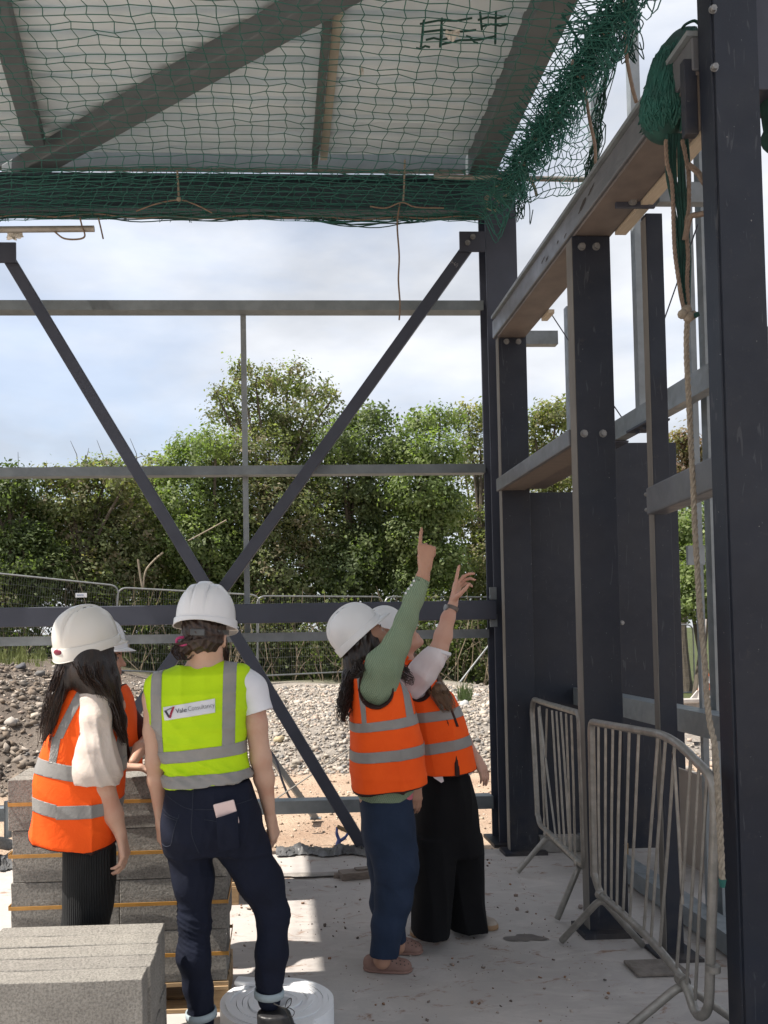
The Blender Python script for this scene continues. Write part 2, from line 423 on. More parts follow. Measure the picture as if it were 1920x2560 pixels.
# pale board beyond the base rail
tag(boxm(2.7, 2.72, 4.75, 5.5, -0.1, 0.62).build('insulation_board', PLY, bevel=0.002), 'pale board standing outside behind the nearer barrier', 'board')
MB()
# thin tie wires
for a, b, lab in ((P(1362, 760, 5.5), P(1430, 864, 5.6), 'thin tie wire under the far end of the eaves channel'), (P(1745, 560, 4.1), P(1655, 815, 4.6), 'thin tie wire left of the galvanised mullion'), (P(1535, 1015, 5.2), P(1560, 1052, 5.2), 'short thin tie wire above the mid-height galvanised rail')):
    tag(MB().tube([a, b], 0.004, 5).build('tie_wire', STEEL), lab, 'wire')

# ---------------------------------------------------------------- back frame (Y = 5.95)
YF = 5.95
tag(MB().bar((-3.2, YF, 1.718), (1.60, YF, 1.718), 0.12, 0.14).build('steel_rail', STEEL, bevel=0.006), 'thick dark horizontal box rail behind the helmets', 'rail')
def brace(a, b, label):
    o = tag(MB().bar(a, b, 0.085, 0.088, up=(0, 1, 0)).build('steel_brace', STEEL, bevel=0.006), label, 'brace', 'crossed braces of the back frame'); return o
b1 = brace(P(18, 640, YF - 0.03), P(908, 2118, YF - 0.03), 'dark diagonal brace falling from top left to the slab by the blue spade')
b2 = brace(P(1186, 596, YF + 0.07), P(95, 2118, YF + 0.07), 'dark diagonal brace rising to a bolted gusset on the corner column')
CHALK = M('chalk_mark', (0.30, 0.31, 0.33), (0.2, 0.21, 0.23), 90, 0.9)
for st in ([(1127, 659), (1131, 650), (1133, 660)], [(1129, 656), (1132.5, 656)], [(1139, 656), (1136, 659), (1136, 663), (1139, 665), (1141, 662), (1137, 661)], [(1141, 660), (1145, 659), (1144, 664), (1140, 669)]):
    MB().tube([P(u, v, YF + 0.0215) for u, v in st], 0.0016, 4).build('chalk_stroke', CHALK, b2)
g = MB().box((P(1181, 603, YF).x, YF + 0.01, P(1181, 603, YF).z), (0.19, 0.014, 0.15)).build('gusset_plate', STEEL, b2)
for q in (P(1169, 607, YF), P(1182, 592, YF)): MB().hexbolt(q, (0, -1, 0), 0.016).build('bolt', BOLT, g)
g = MB().box((P(22, 646, YF).x - 0.07, YF - 0.09, P(22, 646, YF).z), (0.30, 0.014, 0.145)).build('gusset_plate', STEEL, b1)
tag(MB().prism(prof_I(0.2, 0.2, 0.014, 0.012), (-2.26, YF, 0), (-2.26, YF, 5.0), up=(0, 1, 0)).build('steel_column', STEEL, bevel=0.003), 'dark column at the left end of the back frame', 'column')
def railX(z0, z1, x0, x1, Y, label, d=0.1):
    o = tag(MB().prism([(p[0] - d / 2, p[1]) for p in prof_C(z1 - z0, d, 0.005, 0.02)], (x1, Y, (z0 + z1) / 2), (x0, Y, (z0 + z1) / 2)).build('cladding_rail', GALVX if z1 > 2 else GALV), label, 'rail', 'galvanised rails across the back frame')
    return o
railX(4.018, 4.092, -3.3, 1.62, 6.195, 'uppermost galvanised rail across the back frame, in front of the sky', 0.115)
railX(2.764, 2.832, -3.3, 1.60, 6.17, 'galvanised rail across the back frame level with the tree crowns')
railX(1.512, 1.578, -3.3, 1.60, 6.17, 'thin galvanised rail just under the thick dark rail')
railX(0.235, 0.33, -3.3, 1.60, 6.17, 'lowest galvanised rail of the back frame, just above the sandy ground', 0.12)
tag(MB().prism(prof_C(0.042, 0.05, 0.004, 0.01), (P(612, 1100, 6.24).x, 6.24, 1.58), (P(612, 1100, 6.24).x, 6.24, 4.03), up=(1, 0, 0)).build('cladding_mullion', GALV), 'slender galvanised mullion in front of the tallest tree', 'mullion')

# ---------------------------------------------------------------- roof
o = tag(MB().prism(prof_I(0.26, 0.15, 0.02, 0.014), (-3.1, 5.93, 4.775), (1.60, 5.93, 4.775)).build('eaves_beam', M('teal_navy_paint', (0.030, 0.055, 0.072), (0.022, 0.042, 0.056), 4, 0.5)), 'long dark eaves beam behind the lower edge of the green net', 'beam')
ROOFST = M('net_hazed_roof_steel', (0.10, 0.118, 0.13), (0.075, 0.09, 0.10), 4, 0.5, 0, 0.08, 80, .002)  # lighter than the frame steel: haze of the net put into the colour
PURL = M('dull_grey_purlin', (0.085, 0.10, 0.10), (0.065, 0.078, 0.08), 6, 0.6)
tag(MB().bar((-3.2, 6.13, 5.15), (1.55, 6.13, 5.15), 0.06, 0.13).build('roof_purlin', PURL), 'grey purlin along the edge of the roof deck', 'purlin')
tag(MB().bar((0.33, 6.0, 5.03), (0.36, -1.5, 5.03), 0.045, 0.07).build('roof_purlin', PURL), 'thin grey purlin crossing the roof deck towards the camera', 'purlin')
tag(MB().bar((1.57, 6.0, 5.03), (1.57, -1.5, 5.03), 0.20, 0.17).build('roof_rafter', ROOFST, bevel=0.004), 'dark rafter along the right edge of the roof deck', 'rafter')
tag(MB().bar((-1.92, 6.06, 4.975), (0.72, 3.95, 4.975), 0.15, 0.13).build('roof_brace', ROOFST, bevel=0.01), 'long dark roof brace slanting across the deck above the net', 'brace')
tag(MB().bar((-1.61, 5.62, 5.00), (-1.40, 4.0, 5.00), 0.13, 0.10).build('roof_brace', ROOFST, bevel=0.01), 'short dark roof tie at the left of the deck above the net', 'brace')
deck = thing('roof_deck', 'pale corrugated roof deck seen from below through the green net', 'roof', (-0.7, 2.5, 5.1))
DECKM = M('pale_deck_steel', (0.60, 0.685, 0.735), (0.50, 0.58, 0.625), 2.2, 0.55, 0.0, 0.05, 30, 0.002)
def sheet(x0, x1, y0, y1, z, pitch=0.19):
    ys = []; zs = []; y = y0
    while y < y1:
        for fr, dz in ((0.0, 0.0), (0.56, 0.0), (0.64, 0.042), (0.92, 0.042)):
            if y + fr * pitch <= y1: ys.append(y + fr * pitch); zs.append(z + dz)
        y += pitch
    mb = MB(); n = len(ys)
    V = [(x0, a, b) for a, b in zip(ys, zs)] + [(x1, a, b) for a, b in zip(ys, zs)]
    return mb.add(V, [(i, i + 1, n + i + 1, n + i) for i in range(n - 1)])
xs = [-2.97, -1.57, -0.62, 0.335, 1.57]
for i in range(4):
    s_ = sheet(xs[i] + (0 if i == 0 else -0.012), xs[i + 1], -1.5, 5.95, 5.085 + 0.004 * (i % 2))  # deck runs on unseen behind the camera, extended to cut fill light
    q = s_.build('roof_panel', DECKM, deck); md = q.modifiers.new('thick', 'SOLIDIFY'); md.thickness = 0.004
STRIP = M('beige_joint_strip', (0.40, 0.375, 0.31), (0.33, 0.305, 0.25), 10, 0.7)
boxm(-2.985, -2.955, -1.5, 5.95, 5.06, 5.13).build('shadow_edge_trim', STEEL, deck)  # unseen trim, added to make the roof's shadow edge straight
MB().box((0.40, 4.2, 5.07), (0.055, 3.5, 0.012)).build('joint_strip', STRIP, deck)

# ================================================================ ground, slab, gravel
def sstep(a, b, x):
    t = np.clip((np.asarray(x, float) - a) / (b - a), 0, 1); return t * t * (3 - 2 * t)
def wav(x, y, seed, s):
    r = np.random.RandomState(seed); o = 0
    for k in range(9):
        an = r.uniform(0, 2 * pi); f = s * r.uniform(0.6, 2.2); o = o + np.sin((x * cos(an) + y * sin(an)) * f + r.uniform(0, 6.28)) / (0.7 + f / s)
    return o / 4
def terr(x, y):
    x = np.asarray(x, float); y = np.asarray(y, float)
    z = -0.14 + 0 * x * y
    up = sstep(9.6, 11.5, y + 0.35 * wav(x, y, 3, 0.9))
    right = sstep(3.5, 8.0, x)
    z = z + up * (0.44 - 0.65 * right)
    left = sstep(-1.3, -5.6, x + 0.25 * wav(x, y, 5, 1.3)) * up
    z = z + 0.70 * left
    near = sstep(6.4, 8.2, y)
    z = z + near * (0.035 + 0.05 * up + 0.10 * left * (1 - sstep(15, 18, y))) * wav(x, y, 1, 2.4) + near * 0.015 * wav(x, y, 2, 7) + 0.05 * left * wav(x, y, 8, 5.5)
    z = z - 0.12 * (1 - sstep(5.7, 5.95, y)) * (1 - sstep(3.9, 4.2, np.abs(x - (-3.0)) - 3.8))
    return z
def on_ground(u, v):
    d = ray(u, v); p = Vector((0, 0, CAM_H)); t = 3.0
    ts = np.arange(3.0, 60.0, 0.03); X = p.x + d.x * ts; Y = p.y + d.y * ts; Z = p.z + d.z * ts
    hit = np.nonzero(Z < terr(X, Y))[0]
    return p + d * float(ts[hit[0]] if len(hit) else 40.0)
def lines(dense0, dense1, step, far):
    a = np.arange(dense0, dense1, step); out = list(a); s = step
    x = dense1
    while x < far: out.append(x); s *= 1.35; x += s
    x = dense0; s = step
    while x > -far: s *= 1.35; x -= s; out.insert(0, x)
    return np.array(out)
gx = lines(-8, 7, 0.11, 420); gy = lines(5.6, 20, 0.11, 420)
GX, GY = np.meshgrid(gx, gy, indexing='ij'); GZ = terr(GX, GY)
nx, ny = GX.shape
idx = np.arange(nx * ny).reshape(nx, ny)
me = np_mesh('ground', np.stack([GX.ravel(), GY.ravel(), GZ.ravel()], 1), np.stack([idx[:-1, :-1].ravel(), idx[1:, :-1].ravel(), idx[1:, 1:].ravel(), idx[:-1, 1:].ravel()], 1))
smooth(me)
def ground_mat():
    m = bpy.data.materials.new('sandy_gravelly_ground'); t = NT(m)
    sand = t.ramp(t.noise(1.1, 8, 0.6), [(0.3, (0.50, 0.385, 0.28)), (0.5, (0.43, 0.325, 0.24)), (0.72, (0.33, 0.215, 0.15))])
    grav = t.ramp(t.noise(14, 8, 0.7), [(0.3, (0.16, 0.14, 0.125)), (0.55, (0.30, 0.27, 0.235)), (0.75, (0.44, 0.41, 0.37))])
    dark = t.ramp(t.noise(3.0, 8, 0.65), [(0.3, (0.085, 0.07, 0.06)), (0.7, (0.21, 0.175, 0.145))])
    sep = t.n('SeparateXYZ'); t.l(t.tc.outputs['Object'], sep.inputs[0])
    def rng(sock, a, b):
        r = t.n('MapRange', interpolation_type='SMOOTHSTEP'); r.inputs['From Min'].default_value = a; r.inputs['From Max'].default_value = b; t.l(sep.outputs[sock], r.inputs['Value']); return r.outputs[0]
    c = t.mix(rng('Y', 9.5, 10.2), sand, grav)
    lx = t.n('Math', operation='MULTIPLY'); t.l(rng('X', -1.6, -3.6), lx.inputs[0]); t.l(rng('Y', 8.6, 9.6), lx.inputs[1])
    c = t.mix(lx.outputs[0], c, dark)
    grass = t.ramp(t.noise(5, 6, 0.7), [(0.35, (0.05, 0.075, 0.025)), (0.7, (0.09, 0.085, 0.045))])
    c = t.mix(rng('Y', 19.0, 21.5), c, grass)
    t.col(c); t.b.inputs['Roughness'].default_value = 0.95; t.b.inputs['Specular IOR Level'].default_value = 0.15
    t.bump(t.noise(22, 10, 0.7), 0.9, 0.05); return m
tag(link('ground', me, ground_mat()), kind='structure')

def slab_mat():
    m = bpy.data.materials.new('dusty_concrete_floor'); t = NT(m)
    b = t.ramp(t.noise(0.9, 9, 0.62, 0.4), [(0.28, (0.45, 0.415, 0.385)), (0.5, (0.39, 0.365, 0.345)), (0.72, (0.325, 0.305, 0.292))])
    sc = t.ramp(t.noise(2.4, 10, 0.75, 0.8, sc=(1, 2.6, 1)), [(0.50, 0.0), (0.66, 1.0)])
    c = t.mix(t.mix(0.45, 0.0, sc), b, (0.54, 0.50, 0.47))
    clay = t.ramp(t.noise(5.5, 9, 0.78, 0.5, sc=(1, 1.8, 1)), [(0.555, 0.0), (0.64, 1.0)])
    clay2 = t.ramp(t.noise(1.3, 4, 0.6, loc=(4, 2, 0)), [(0.34, 0.0), (0.54, 1.0)])
    cm = t.mix(1.0, clay, clay2, 'MULTIPLY')
    c = t.mix(t.mix(0.9, 0.0, cm), c, (0.22, 0.13, 0.085))
    sp = t.ramp(t.noise(48, 4, 0.6), [(0.70, 0.0), (0.75, 1.0)])
    c = t.mix(t.mix(0.7, 0.0, sp), c, (0.14, 0.105, 0.085))
    t.col(c)
    t.l(t.ramp(t.noise(3, 6), [(0.3, 0.55), (0.7, 0.85)]), t.b.inputs['Roughness'])
    t.b.inputs['Specular IOR Level'].default_value = 0.3
    t.bump(t.noise(40, 9, 0.7), 0.25, 0.006, t.bump(t.noise(3, 5), 0.2, 0.02)); return m
SLABM = slab_mat()
mb = MB(); n = 160; ex = [-7.0 + 11.0 * i / n for i in range(n + 1)]
ey = [5.90 + 0.018 * rnd.uniform(-1, 1) + 0.02 * sin(3 * x) for x in ex]
top = [(x, y, 0) for x, y in zip(ex, ey)]
V = top + [(x, y + 0.01 * rnd.random(), -0.2) for x, y in zip(ex, ey)] + [(4.0, -6, 0), (-7.0, -6, 0)]
F_ = [tuple(range(n, -1, -1)) + (2 * n + 3, 2 * n + 2)] + [(i, i + 1, n + 2 + i, n + 1 + i) for i in range(n)]
tag(mb.add(V, F_).build('floor_slab', SLABM, origin=(0, 0, 0)), kind='structure')
# wet stain on the slab: a thin irregular sheet
def blob_sheet(name, c, rx, ry, z, m, seed, wob=0.35, n=56):
    r = random.Random(seed); ph = [r.uniform(0, 6.28) for _ in range(6)]; V = [(c[0], c[1], z)]
    for k in range(n):
        a = 2 * pi * k / n; q = 1 + wob * sum(sin((j + 2) * a + ph[j]) / (j + 1.6) for j in range(6))
        V.append((c[0] + rx * q * cos(a), c[1] + ry * q * sin(a), z))
    o = MB().add(V, [(0, 1 + k, 1 + (k + 1) % n) for k in range(n)]).build(name, m, origin=(c[0], c[1], z)); return o
STAIN = M('damp_concrete', (0.115, 0.10, 0.09), (0.17, 0.15, 0.135), 9, 0.45, 0, 0.2, 60)
tag(blob_sheet('damp_patch', PZ(1312, 2346), 0.085, 0.055, 0.004, STAIN, 3), kind='structure')

# ---------------------------------------------------------------- stones
def ico(n=1):
    b = bmesh.new(); bmesh.ops.create_icosphere(b, subdivisions=n, radius=1.0)
    V = np.array([v.co[:] for v in b.verts]); Fs = np.array([[v.index for v in f.verts] for f in b.faces]); b.free(); return V, Fs
ICO0 = np.array([(x, y, z) for x in (-.62, .62) for y in (-.62, .62) for z in (-.62, .62)]); ICOF0 = np.array([(0, 1, 3), (0, 3, 2), (4, 7, 5), (4, 6, 7), (0, 4, 5), (0, 5, 1), (2, 3, 7), (2, 7, 6), (0, 2, 6), (0, 6, 4), (1, 5, 7), (1, 7, 3)]); ICO1, ICOF1 = ico(2)
def rot_rand(k, r):
    q = r.normal(size=(k, 4)); q /= np.linalg.norm(q, axis=1)[:, None]
    w, x, y, z = q.T
    return np.stack([np.stack([1 - 2 * (y * y + z * z), 2 * (x * y - z * w), 2 * (x * z + y * w)], 1), np.stack([2 * (x * y + z * w), 1 - 2 * (x * x + z * z), 2 * (y * z - x * w)], 1), np.stack([2 * (x * z - y * w), 2 * (y * z + x * w), 1 - 2 * (x * x + y * y)], 1)], 1)
def stones(name, pts, size, tint, m, fine=False, seed=1):
    r = np.random.RandomState(seed); B, BF = (ICO1, ICOF1) if fine else (ICO0, ICOF0)
    k = len(pts); Rm = rot_rand(k, r)
    base = (B[None] * (1 + 0.30 * r.uniform(-1, 1, (k, len(B), 1))) + (0 if fine else 0.28) * r.uniform(-1, 1, (k, len(B), 3))) * r.uniform(0.5, 1.3, (k, 1, 3)) * np.asarray(size)[:, None, None]
    V = np.einsum('kij,knj->kni', Rm, base); V[:, :, 2] *= 0.75
    V += np.asarray(pts)[:, None, :]
    Fs = BF[None] + (np.arange(k) * len(B))[:, None, None]
    me = np_mesh(name, V.reshape(-1, 3), Fs.reshape(-1, 3))
    ca = me.color_attributes.new('tint', 'FLOAT_COLOR', 'POINT')
    C4 = np.ones((k, len(B), 4), np.float32); C4[:, :, :3] = np.asarray(tint)[:, None, :]
    ca.data.foreach_set('color', C4.ravel()); me.materials.append(m); return me
def tint_mat(name, rough=0.9, bump=0.5):
    m = bpy.data.materials.new(name); t = NT(m)
    a = t.n('Attribute', attribute_name='tint')
    t.col(t.mix(0.6, a.outputs['Color'], t.ramp(t.noise(60, 5), [(0.3, 0.75), (0.7, 1.25)]), 'MULTIPLY'))
    t.b.inputs['Roughness'].default_value = rough; t.b.inputs['Specular IOR Level'].default_value = 0.25
    t.bump(t.noise(90, 5), bump, 0.004); return m
STONEM = tint_mat('gravel_stone')
def tints(k, r, pal, jit=0.2):
    p = np.array(pal)[r.randint(0, len(pal), k)] * .88; return p * r.uniform(1 - jit, 1 + jit, (k, 1))
GRAV = [(0.42, 0.365, 0.31), (0.33, 0.30, 0.265), (0.48, 0.42, 0.35), (0.38, 0.30, 0.245), (0.22, 0.21, 0.20), (0.44, 0.40, 0.35), (0.28, 0.245, 0.20)]
r_ = np.random.RandomState(5)
k = 30000
gxp = r_.uniform(-4.6, 4.4, k); gyp = 9.75 + (r_.rand(k) ** 1.5) * 9.0
gsz = 0.010 + 0.024 * r_.rand(k) ** 2.2 + 0.0011 * (gyp - 9)
gsz *= np.where(r_.rand(k) < 0.05, 2.0, 1.0)
keep = ~((gxp < -1.2) & (r_.rand(k) < 0.35 + 0.55 * sstep(-1.5, -3.2, gxp)))
gxp, gyp, gsz = gxp[keep], gyp[keep], gsz[keep]
pts = np.stack([gxp, gyp, terr(gxp, gyp) + gsz * 0.25], 1)
me = stones('gravel', pts, gsz, tints(len(pts), r_, GRAV), STONEM)
tag(link('gravel', me, None), kind='stuff')
k = 3600
gxp = r_.uniform(-3.2, 6.5, k); gyp = r_.uniform(5.97, 9.8, k); gsz = 0.006 + 0.02 * r_.rand(k) ** 3
pts = np.stack([gxp, gyp, terr(gxp, gyp) + gsz * 0.3], 1)
me = stones('loose_pebbles', pts, gsz, tints(k, r_, [(0.46, 0.37, 0.28), (0.36, 0.27, 0.2), (0.5, 0.44, 0.37), (0.28, 0.2, 0.15)]), STONEM, seed=2)
tag(link('loose_pebbles', me, None), kind='stuff')
k = 7500
gxp = r_.uniform(-6.2, -1.3, k); gyp = 9.0 + 6.5 * r_.rand(k) ** 1.2; gsz = 0.012 + 0.065 * r_.rand(k) ** 4
pts = np.stack([gxp, gyp, terr(gxp, gyp) + gsz * 0.2], 1)
me = stones('rubble', pts, gsz, tints(k, r_, [(0.13, 0.108, 0.088), (0.20, 0.16, 0.125), (0.26, 0.22, 0.18), (0.11, 0.095, 0.08), (0.34, 0.295, 0.25), (0.17, 0.135, 0.105)]), STONEM, seed=3)
tag(link('rubble', me, None), kind='stuff')
# gravel on the far right side, glimpsed between the posts
k = 1500
gxp = r_.uniform(4.4, 11, k); gyp = r_.uniform(8.5, 20, k); gsz = 0.03 + 0.03 * r_.rand(k)
pts = np.stack([gxp, gyp, terr(gxp, gyp) + gsz * 0.25], 1)
tag(link('gravel', stones('gravel', pts, gsz, tints(k, r_, GRAV), STONEM, seed=4), None), kind='stuff')
# crumbs of mortar and clay on the slab
k = 900
gxp = r_.uniform(-0.9, 1.55, k); gyp = 2.9 + 3.0 * r_.rand(k); gsz = 0.0025 + 0.008 * r_.rand(k) ** 4
pts = np.stack([gxp, gyp, gsz * 0.4], 1)
tag(link('slab_crumbs', stones('slab_crumbs', pts, gsz, tints(k, r_, [(0.25, 0.2, 0.17), (0.14, 0.11, 0.095), (0.4, 0.35, 0.31), (0.28, 0.16, 0.1)]), STONEM, seed=5), None), kind='stuff')
# larger rocks, one object each
ROCKS = [(1128, 1757, .13, (.42, .42, .41), 'large pale grey rock on the gravel beside the corner column'), (1160, 1764, .085, (.38, .38, .37), 'grey rock just right of the large pale rock on the gravel'), (1098, 1790, .075, (.5, .46, .42), 'cream rock below the large pale rock on the gravel'), (1190, 1742, .07, (.33, .33, .33), 'small grey rock high on the gravel at the corner column'),
         (697, 1853, .085, (.40, .33, .21), 'flat yellowish stone right of the white sleeve'), (52, 1672, .13, (.10, .10, .11), 'dark slate lump on the rubble mound at the left edge'), (100, 1690, .10, (.13, .125, .12), 'dark lump behind the white helmet on the rubble mound'), (86, 1794, .09, (.38, .33, .27), 'pale pointed stone on the rubble beside the long dark hair'),
         (28, 1812, .10, (.34, .31, .28), 'grey stone low on the rubble at the left edge'), (1165, 1885, .06, (.5, .46, .4), 'pale stone beside the hanging hand'), (560, 1790, .09, (.30, .28, .25), 'grey stone behind the yellow vest'), (740, 1912, .10, (.30, .27, .23), 'brown clod at the foot of the gravel bank'), (790, 1900, .08, (.36, .33, .29), 'small brown clod at the foot of the gravel bank')]
for i, (u, v, s, c, lab) in enumerate(ROCKS):
    q = on_ground(u, v)
    me = stones('rock', np.array([[q.x, q.y, q.z + s * 0.2]]), [s], np.array([c]), STONEM, True, 20 + i)
    tag(link('rock', me, None, None, (q.x, q.y, q.z)), lab, 'rock', 'larger rocks on the gravel and rubble')
# clay lumps on the slab
for i, (u, v, s, c, lab) in enumerate([(623, 2273, .022, (.5, .43, .37), 'pale broken lump on the slab in the sunlit patch'), (632, 2279, .012, (.46, .38, .32), 'small chip beside the pale lump in the sunlit patch'), (812, 2316, .011, (.10, .085, .075), 'dark chip on the slab at the edge of the sunlit patch'), (894, 2347, .010, (.12, .1, .09), 'dark crumb on the slab left of the blue jeans'), (1293, 2275, .014, (.2, .16, .14), 'brown clay lump on the slab near the near barrier foot'), (1452, 2271, .017, (.26, .22, .2), 'brown lump on the slab beside the widest post'), (1290, 2241, .012, (.22, .17, .14), 'small brown lump on the slab before the far barrier'), (1512, 2452, .010, (.1, .09, .085), 'dark crumb on the slab under the near barrier')]):
    q = PZ(u, v)
    me = stones('clay_lump', np.array([[q.x, q.y, s * 0.5]]), [s], np.array([c]), STONEM, True, 50 + i)
    tag(link('clay_lump', me, None, None, (q.x, q.y, 0)), lab, 'lump', 'loose lumps on the slab')
# grass tuft by the gravel
GRASS = M('grass', (0.09, 0.14, 0.035), (0.06, 0.10, 0.025), 6, 0.7)
def tuft(q, n, h, seed):
    r = random.Random(seed); mb = MB()
    for _ in range(n):
        a = r.uniform(0, 6.28); d = r.uniform(0, 0.14); hh = h * r.uniform(0.5, 1); bx = q[0] + d * cos(a); by = q[1] + d * sin(a)
        lx, ly = r.uniform(-.1, .1), r.uniform(-.1, .1)
        mb.add([(bx - .005, by, q[2]), (bx + .005, by, q[2]), (bx + lx * .5 + .003, by + ly * .5, q[2] + hh * .65), (bx + lx * .5 - .003, by + ly * .5, q[2] + hh * .65), (bx + lx, by + ly, q[2] + hh)], [(0, 1, 2, 3), (3, 2, 4)])
    return mb
q = on_ground(1160, 1755)
tag(tuft(q, 130, 0.4, 4).build('grass_tuft', GRASS), 'green grass tuft on the gravel left of the corner column', 'grass')
mb = MB(); rw = random.Random(31)
for _ in range(46):
    q = on_ground(rw.uniform(-20, 330), rw.uniform(1640, 1668)); t_ = tuft((q[0] + rw.uniform(-.2, .2), q[1] + rw.uniform(-.2, .6), q[2]), 26, rw.uniform(.15, .45), rw.randint(0, 999)); mb.add(t_.v, t_.f)
tag(mb.build('weeds', M('yellow_green_weeds', (0.17, 0.19, 0.045), (0.11, 0.14, 0.035), 3, 0.7)), kind='stuff')
# ================================================================ trees, undergrowth, fence
def leaf_mat(name):
    m = bpy.data.materials.new(name); t = NT(m)
    a = t.n('Attribute', attribute_name='tint')
    t.col(a.outputs['Color']); t.b.inputs['Roughness'].default_value = 0.55; t.b.inputs['Specular IOR Level'].default_value = 0.25
    tr = t.n('BsdfTranslucent'); t.l(t.mix(1.0, a.outputs['Color'], (1.15, 1.35, 0.55), 'MULTIPLY'), tr.inputs['Color'])
    mx = t.n('MixShader'); mx.inputs[0].default_value = 0.50
    t.l(t.b.outputs[0], mx.inputs[1]); t.l(tr.outputs[0], mx.inputs[2]); t.l(mx.outputs[0], t.out.inputs['Surface']); return m
LEAF = leaf_mat('hawthorn_leaf')
BARK = M('bark', (0.10, 0.085, 0.065), (0.055, 0.046, 0.036), 14, 0.9, 0, 0.6, 40, 0.02, sc=(1, 1, 0.25))
def leaves_mesh(name, C, size, tint, r, N=None):
    """C leaf centres; each leaf a folded four-point blade"""
    k = len(C)
    if N is None: Rm = rot_rand(k, r)
    else:
        z = N + r.normal(size=(k, 3)) * 0.42; z /= np.linalg.norm(z, axis=1)[:, None]
        x = np.cross(z, r.normal(size=(k, 3))); x /= np.linalg.norm(x, axis=1)[:, None] + 1e-9
        Rm = np.stack([x, np.cross(z, x), z], 2)
    base = np.array([[0, -1, 0], [0.55, 0.05, 0.16], [0, 1, 0], [-0.55, 0.05, 0.16]])
    V = np.einsum('kij,nj->kni', Rm, base) * np.asarray(size)[:, None, None] + C[:, None, :]
    Fs = np.arange(k * 4).reshape(k, 4)
    me = np_mesh(name, V.reshape(-1, 3), Fs)
    ca = me.color_attributes.new('tint', 'FLOAT_COLOR', 'POINT')
    C4 = np.ones((k, 4, 4), np.float32); C4[:, :, :3] = tint[:, None, :]
    ca.data.foreach_set('color', C4.ravel()); me.materials.append(LEAF); return me
def crown_points(blobs, twigs, per, r, spread=0.16):
    vol = np.array([b[3] * b[4] * b[5] for b in blobs]) ** 0.75; vol /= vol.sum()
    out = []; tw = []; nn = []
    for b, f in zip(blobs, vol):
        n = max(6, int(twigs * f)); d = r.normal(size=(n, 3)); d /= np.linalg.norm(d, axis=1)[:, None]
        rad = (0.45 + 0.62 * r.rand(n) ** 0.6)
        c = np.array(b[:3]) + d * rad[:, None] * np.array(b[3:6])
        out.append(c); e = d / np.array(b[3:6]) * np.mean(b[3:6]); e[:, 2] += 0.55; nn.append(e)
    tw = np.concatenate(out)
    ax = r.normal(size=(len(tw), 1, 3)) * np.array([1, 1, 0.5]); ax /= np.linalg.norm(ax, axis=2)[:, :, None]
    tt = r.uniform(-1, 1, (len(tw), per, 1)) * spread * 1.7
    L_ = tw[:, None, :] + ax * tt + r.normal(size=(len(tw), per, 3)) * spread * 0.55
    nn = np.concatenate(nn); nn /= np.linalg.norm(nn, axis=1)[:, None]; nn = nn + r.normal(size=nn.shape) * .30
    return tw, L_, np.repeat(nn, per, axis=0)
def tree(label, base, blobs, twigs, per, pal, seed, leaf=0.056, limbs=7, trunk_r=0.13, group='trees beyond the site fence', name='tree', cat='tree'):
    r = np.random.RandomState(seed)
    t = thing(name, label, cat, base, group)
    tw, L_, LN = crown_points(blobs, int(twigs * 1.1), per, r)
    hue = np.array(pal)[r.randint(0, len(pal), len(tw))][:, None, :] * r.uniform(0.8, 1.2, (len(tw), per, 1))
    sz = leaf * r.uniform(0.65, 1.35, L_.shape[:2])
    me = leaves_mesh('crown', L_.reshape(-1, 3), sz.ravel(), np.clip(hue.reshape(-1, 3) * np.array([1.30, 1.42, 1.62]) + 0.008, 0, 1), r, LN)
    link('crown', me, None, t)
    zt = max(b[2] for b in blobs); cx = np.mean([b[0] for b in blobs]); cy = np.mean([b[1] for b in blobs])
    b0 = Vector(base)
    mb = MB(); top = Vector((cx, cy, b0.z + (zt - b0.z) * 0.8))
    tp = catmull([b0, b0.lerp(top, 0.35) + Vector((r.normal() * .15, r.normal() * .1, 0)), b0.lerp(top, 0.7) + Vector((r.normal() * .2, r.normal() * .15, 0)), top], 5)
    mb.tube(tp, list(np.linspace(trunk_r, 0.03, len(tp))), 8); mb.build('trunk', BARK, t, sm=True)
    order = sorted(range(len(blobs)), key=lambda i: -blobs[i][2])[:limbs]
    for i in order:
        bb = Vector(blobs[i][:3]); st = tp[int(len(tp) * rnd.uniform(0.2, 0.7))]
        tip = bb + Vector((r.normal() * .2, r.normal() * .2, blobs[i][5] * 0.3))
        pts = catmull([st, st.lerp(bb, 0.5) + Vector((0, 0, .2)), bb, tip], 4)
        mb = MB().tube(pts, list(np.linspace(trunk_r * 0.45, 0.01, len(pts))), 6)
        for q in range(4):
            a = pts[min(len(pts) - 3, 3 + q)]; e = a + Vector((r.normal() * .35, r.normal() * .3, abs(r.normal()) * .15 + .05))
            mb.tube([a, a.lerp(e, .5) + Vector((0, 0, .05)), e], [0.018, 0.012, 0.005], 4)
        mb.build('limb', BARK, t, sm=True)
    return t
G1 = [(0.095, 0.115, 0.040), (0.075, 0.092, 0.034), (0.125, 0.14, 0.055), (0.055, 0.07, 0.026)]
G2 = [(0.13, 0.14, 0.052), (0.095, 0.108, 0.040), (0.17, 0.17, 0.075), (0.11, 0.105, 0.048), (0.16, 0.125, 0.07)]
G3 = [(0.105, 0.132, 0.042), (0.135, 0.158, 0.052), (0.082, 0.10, 0.034), (0.17, 0.19, 0.07)]
G4 = [(0.15, 0.14, 0.058), (0.115, 0.118, 0.045), (0.19, 0.155, 0.08), (0.09, 0.098, 0.038)]
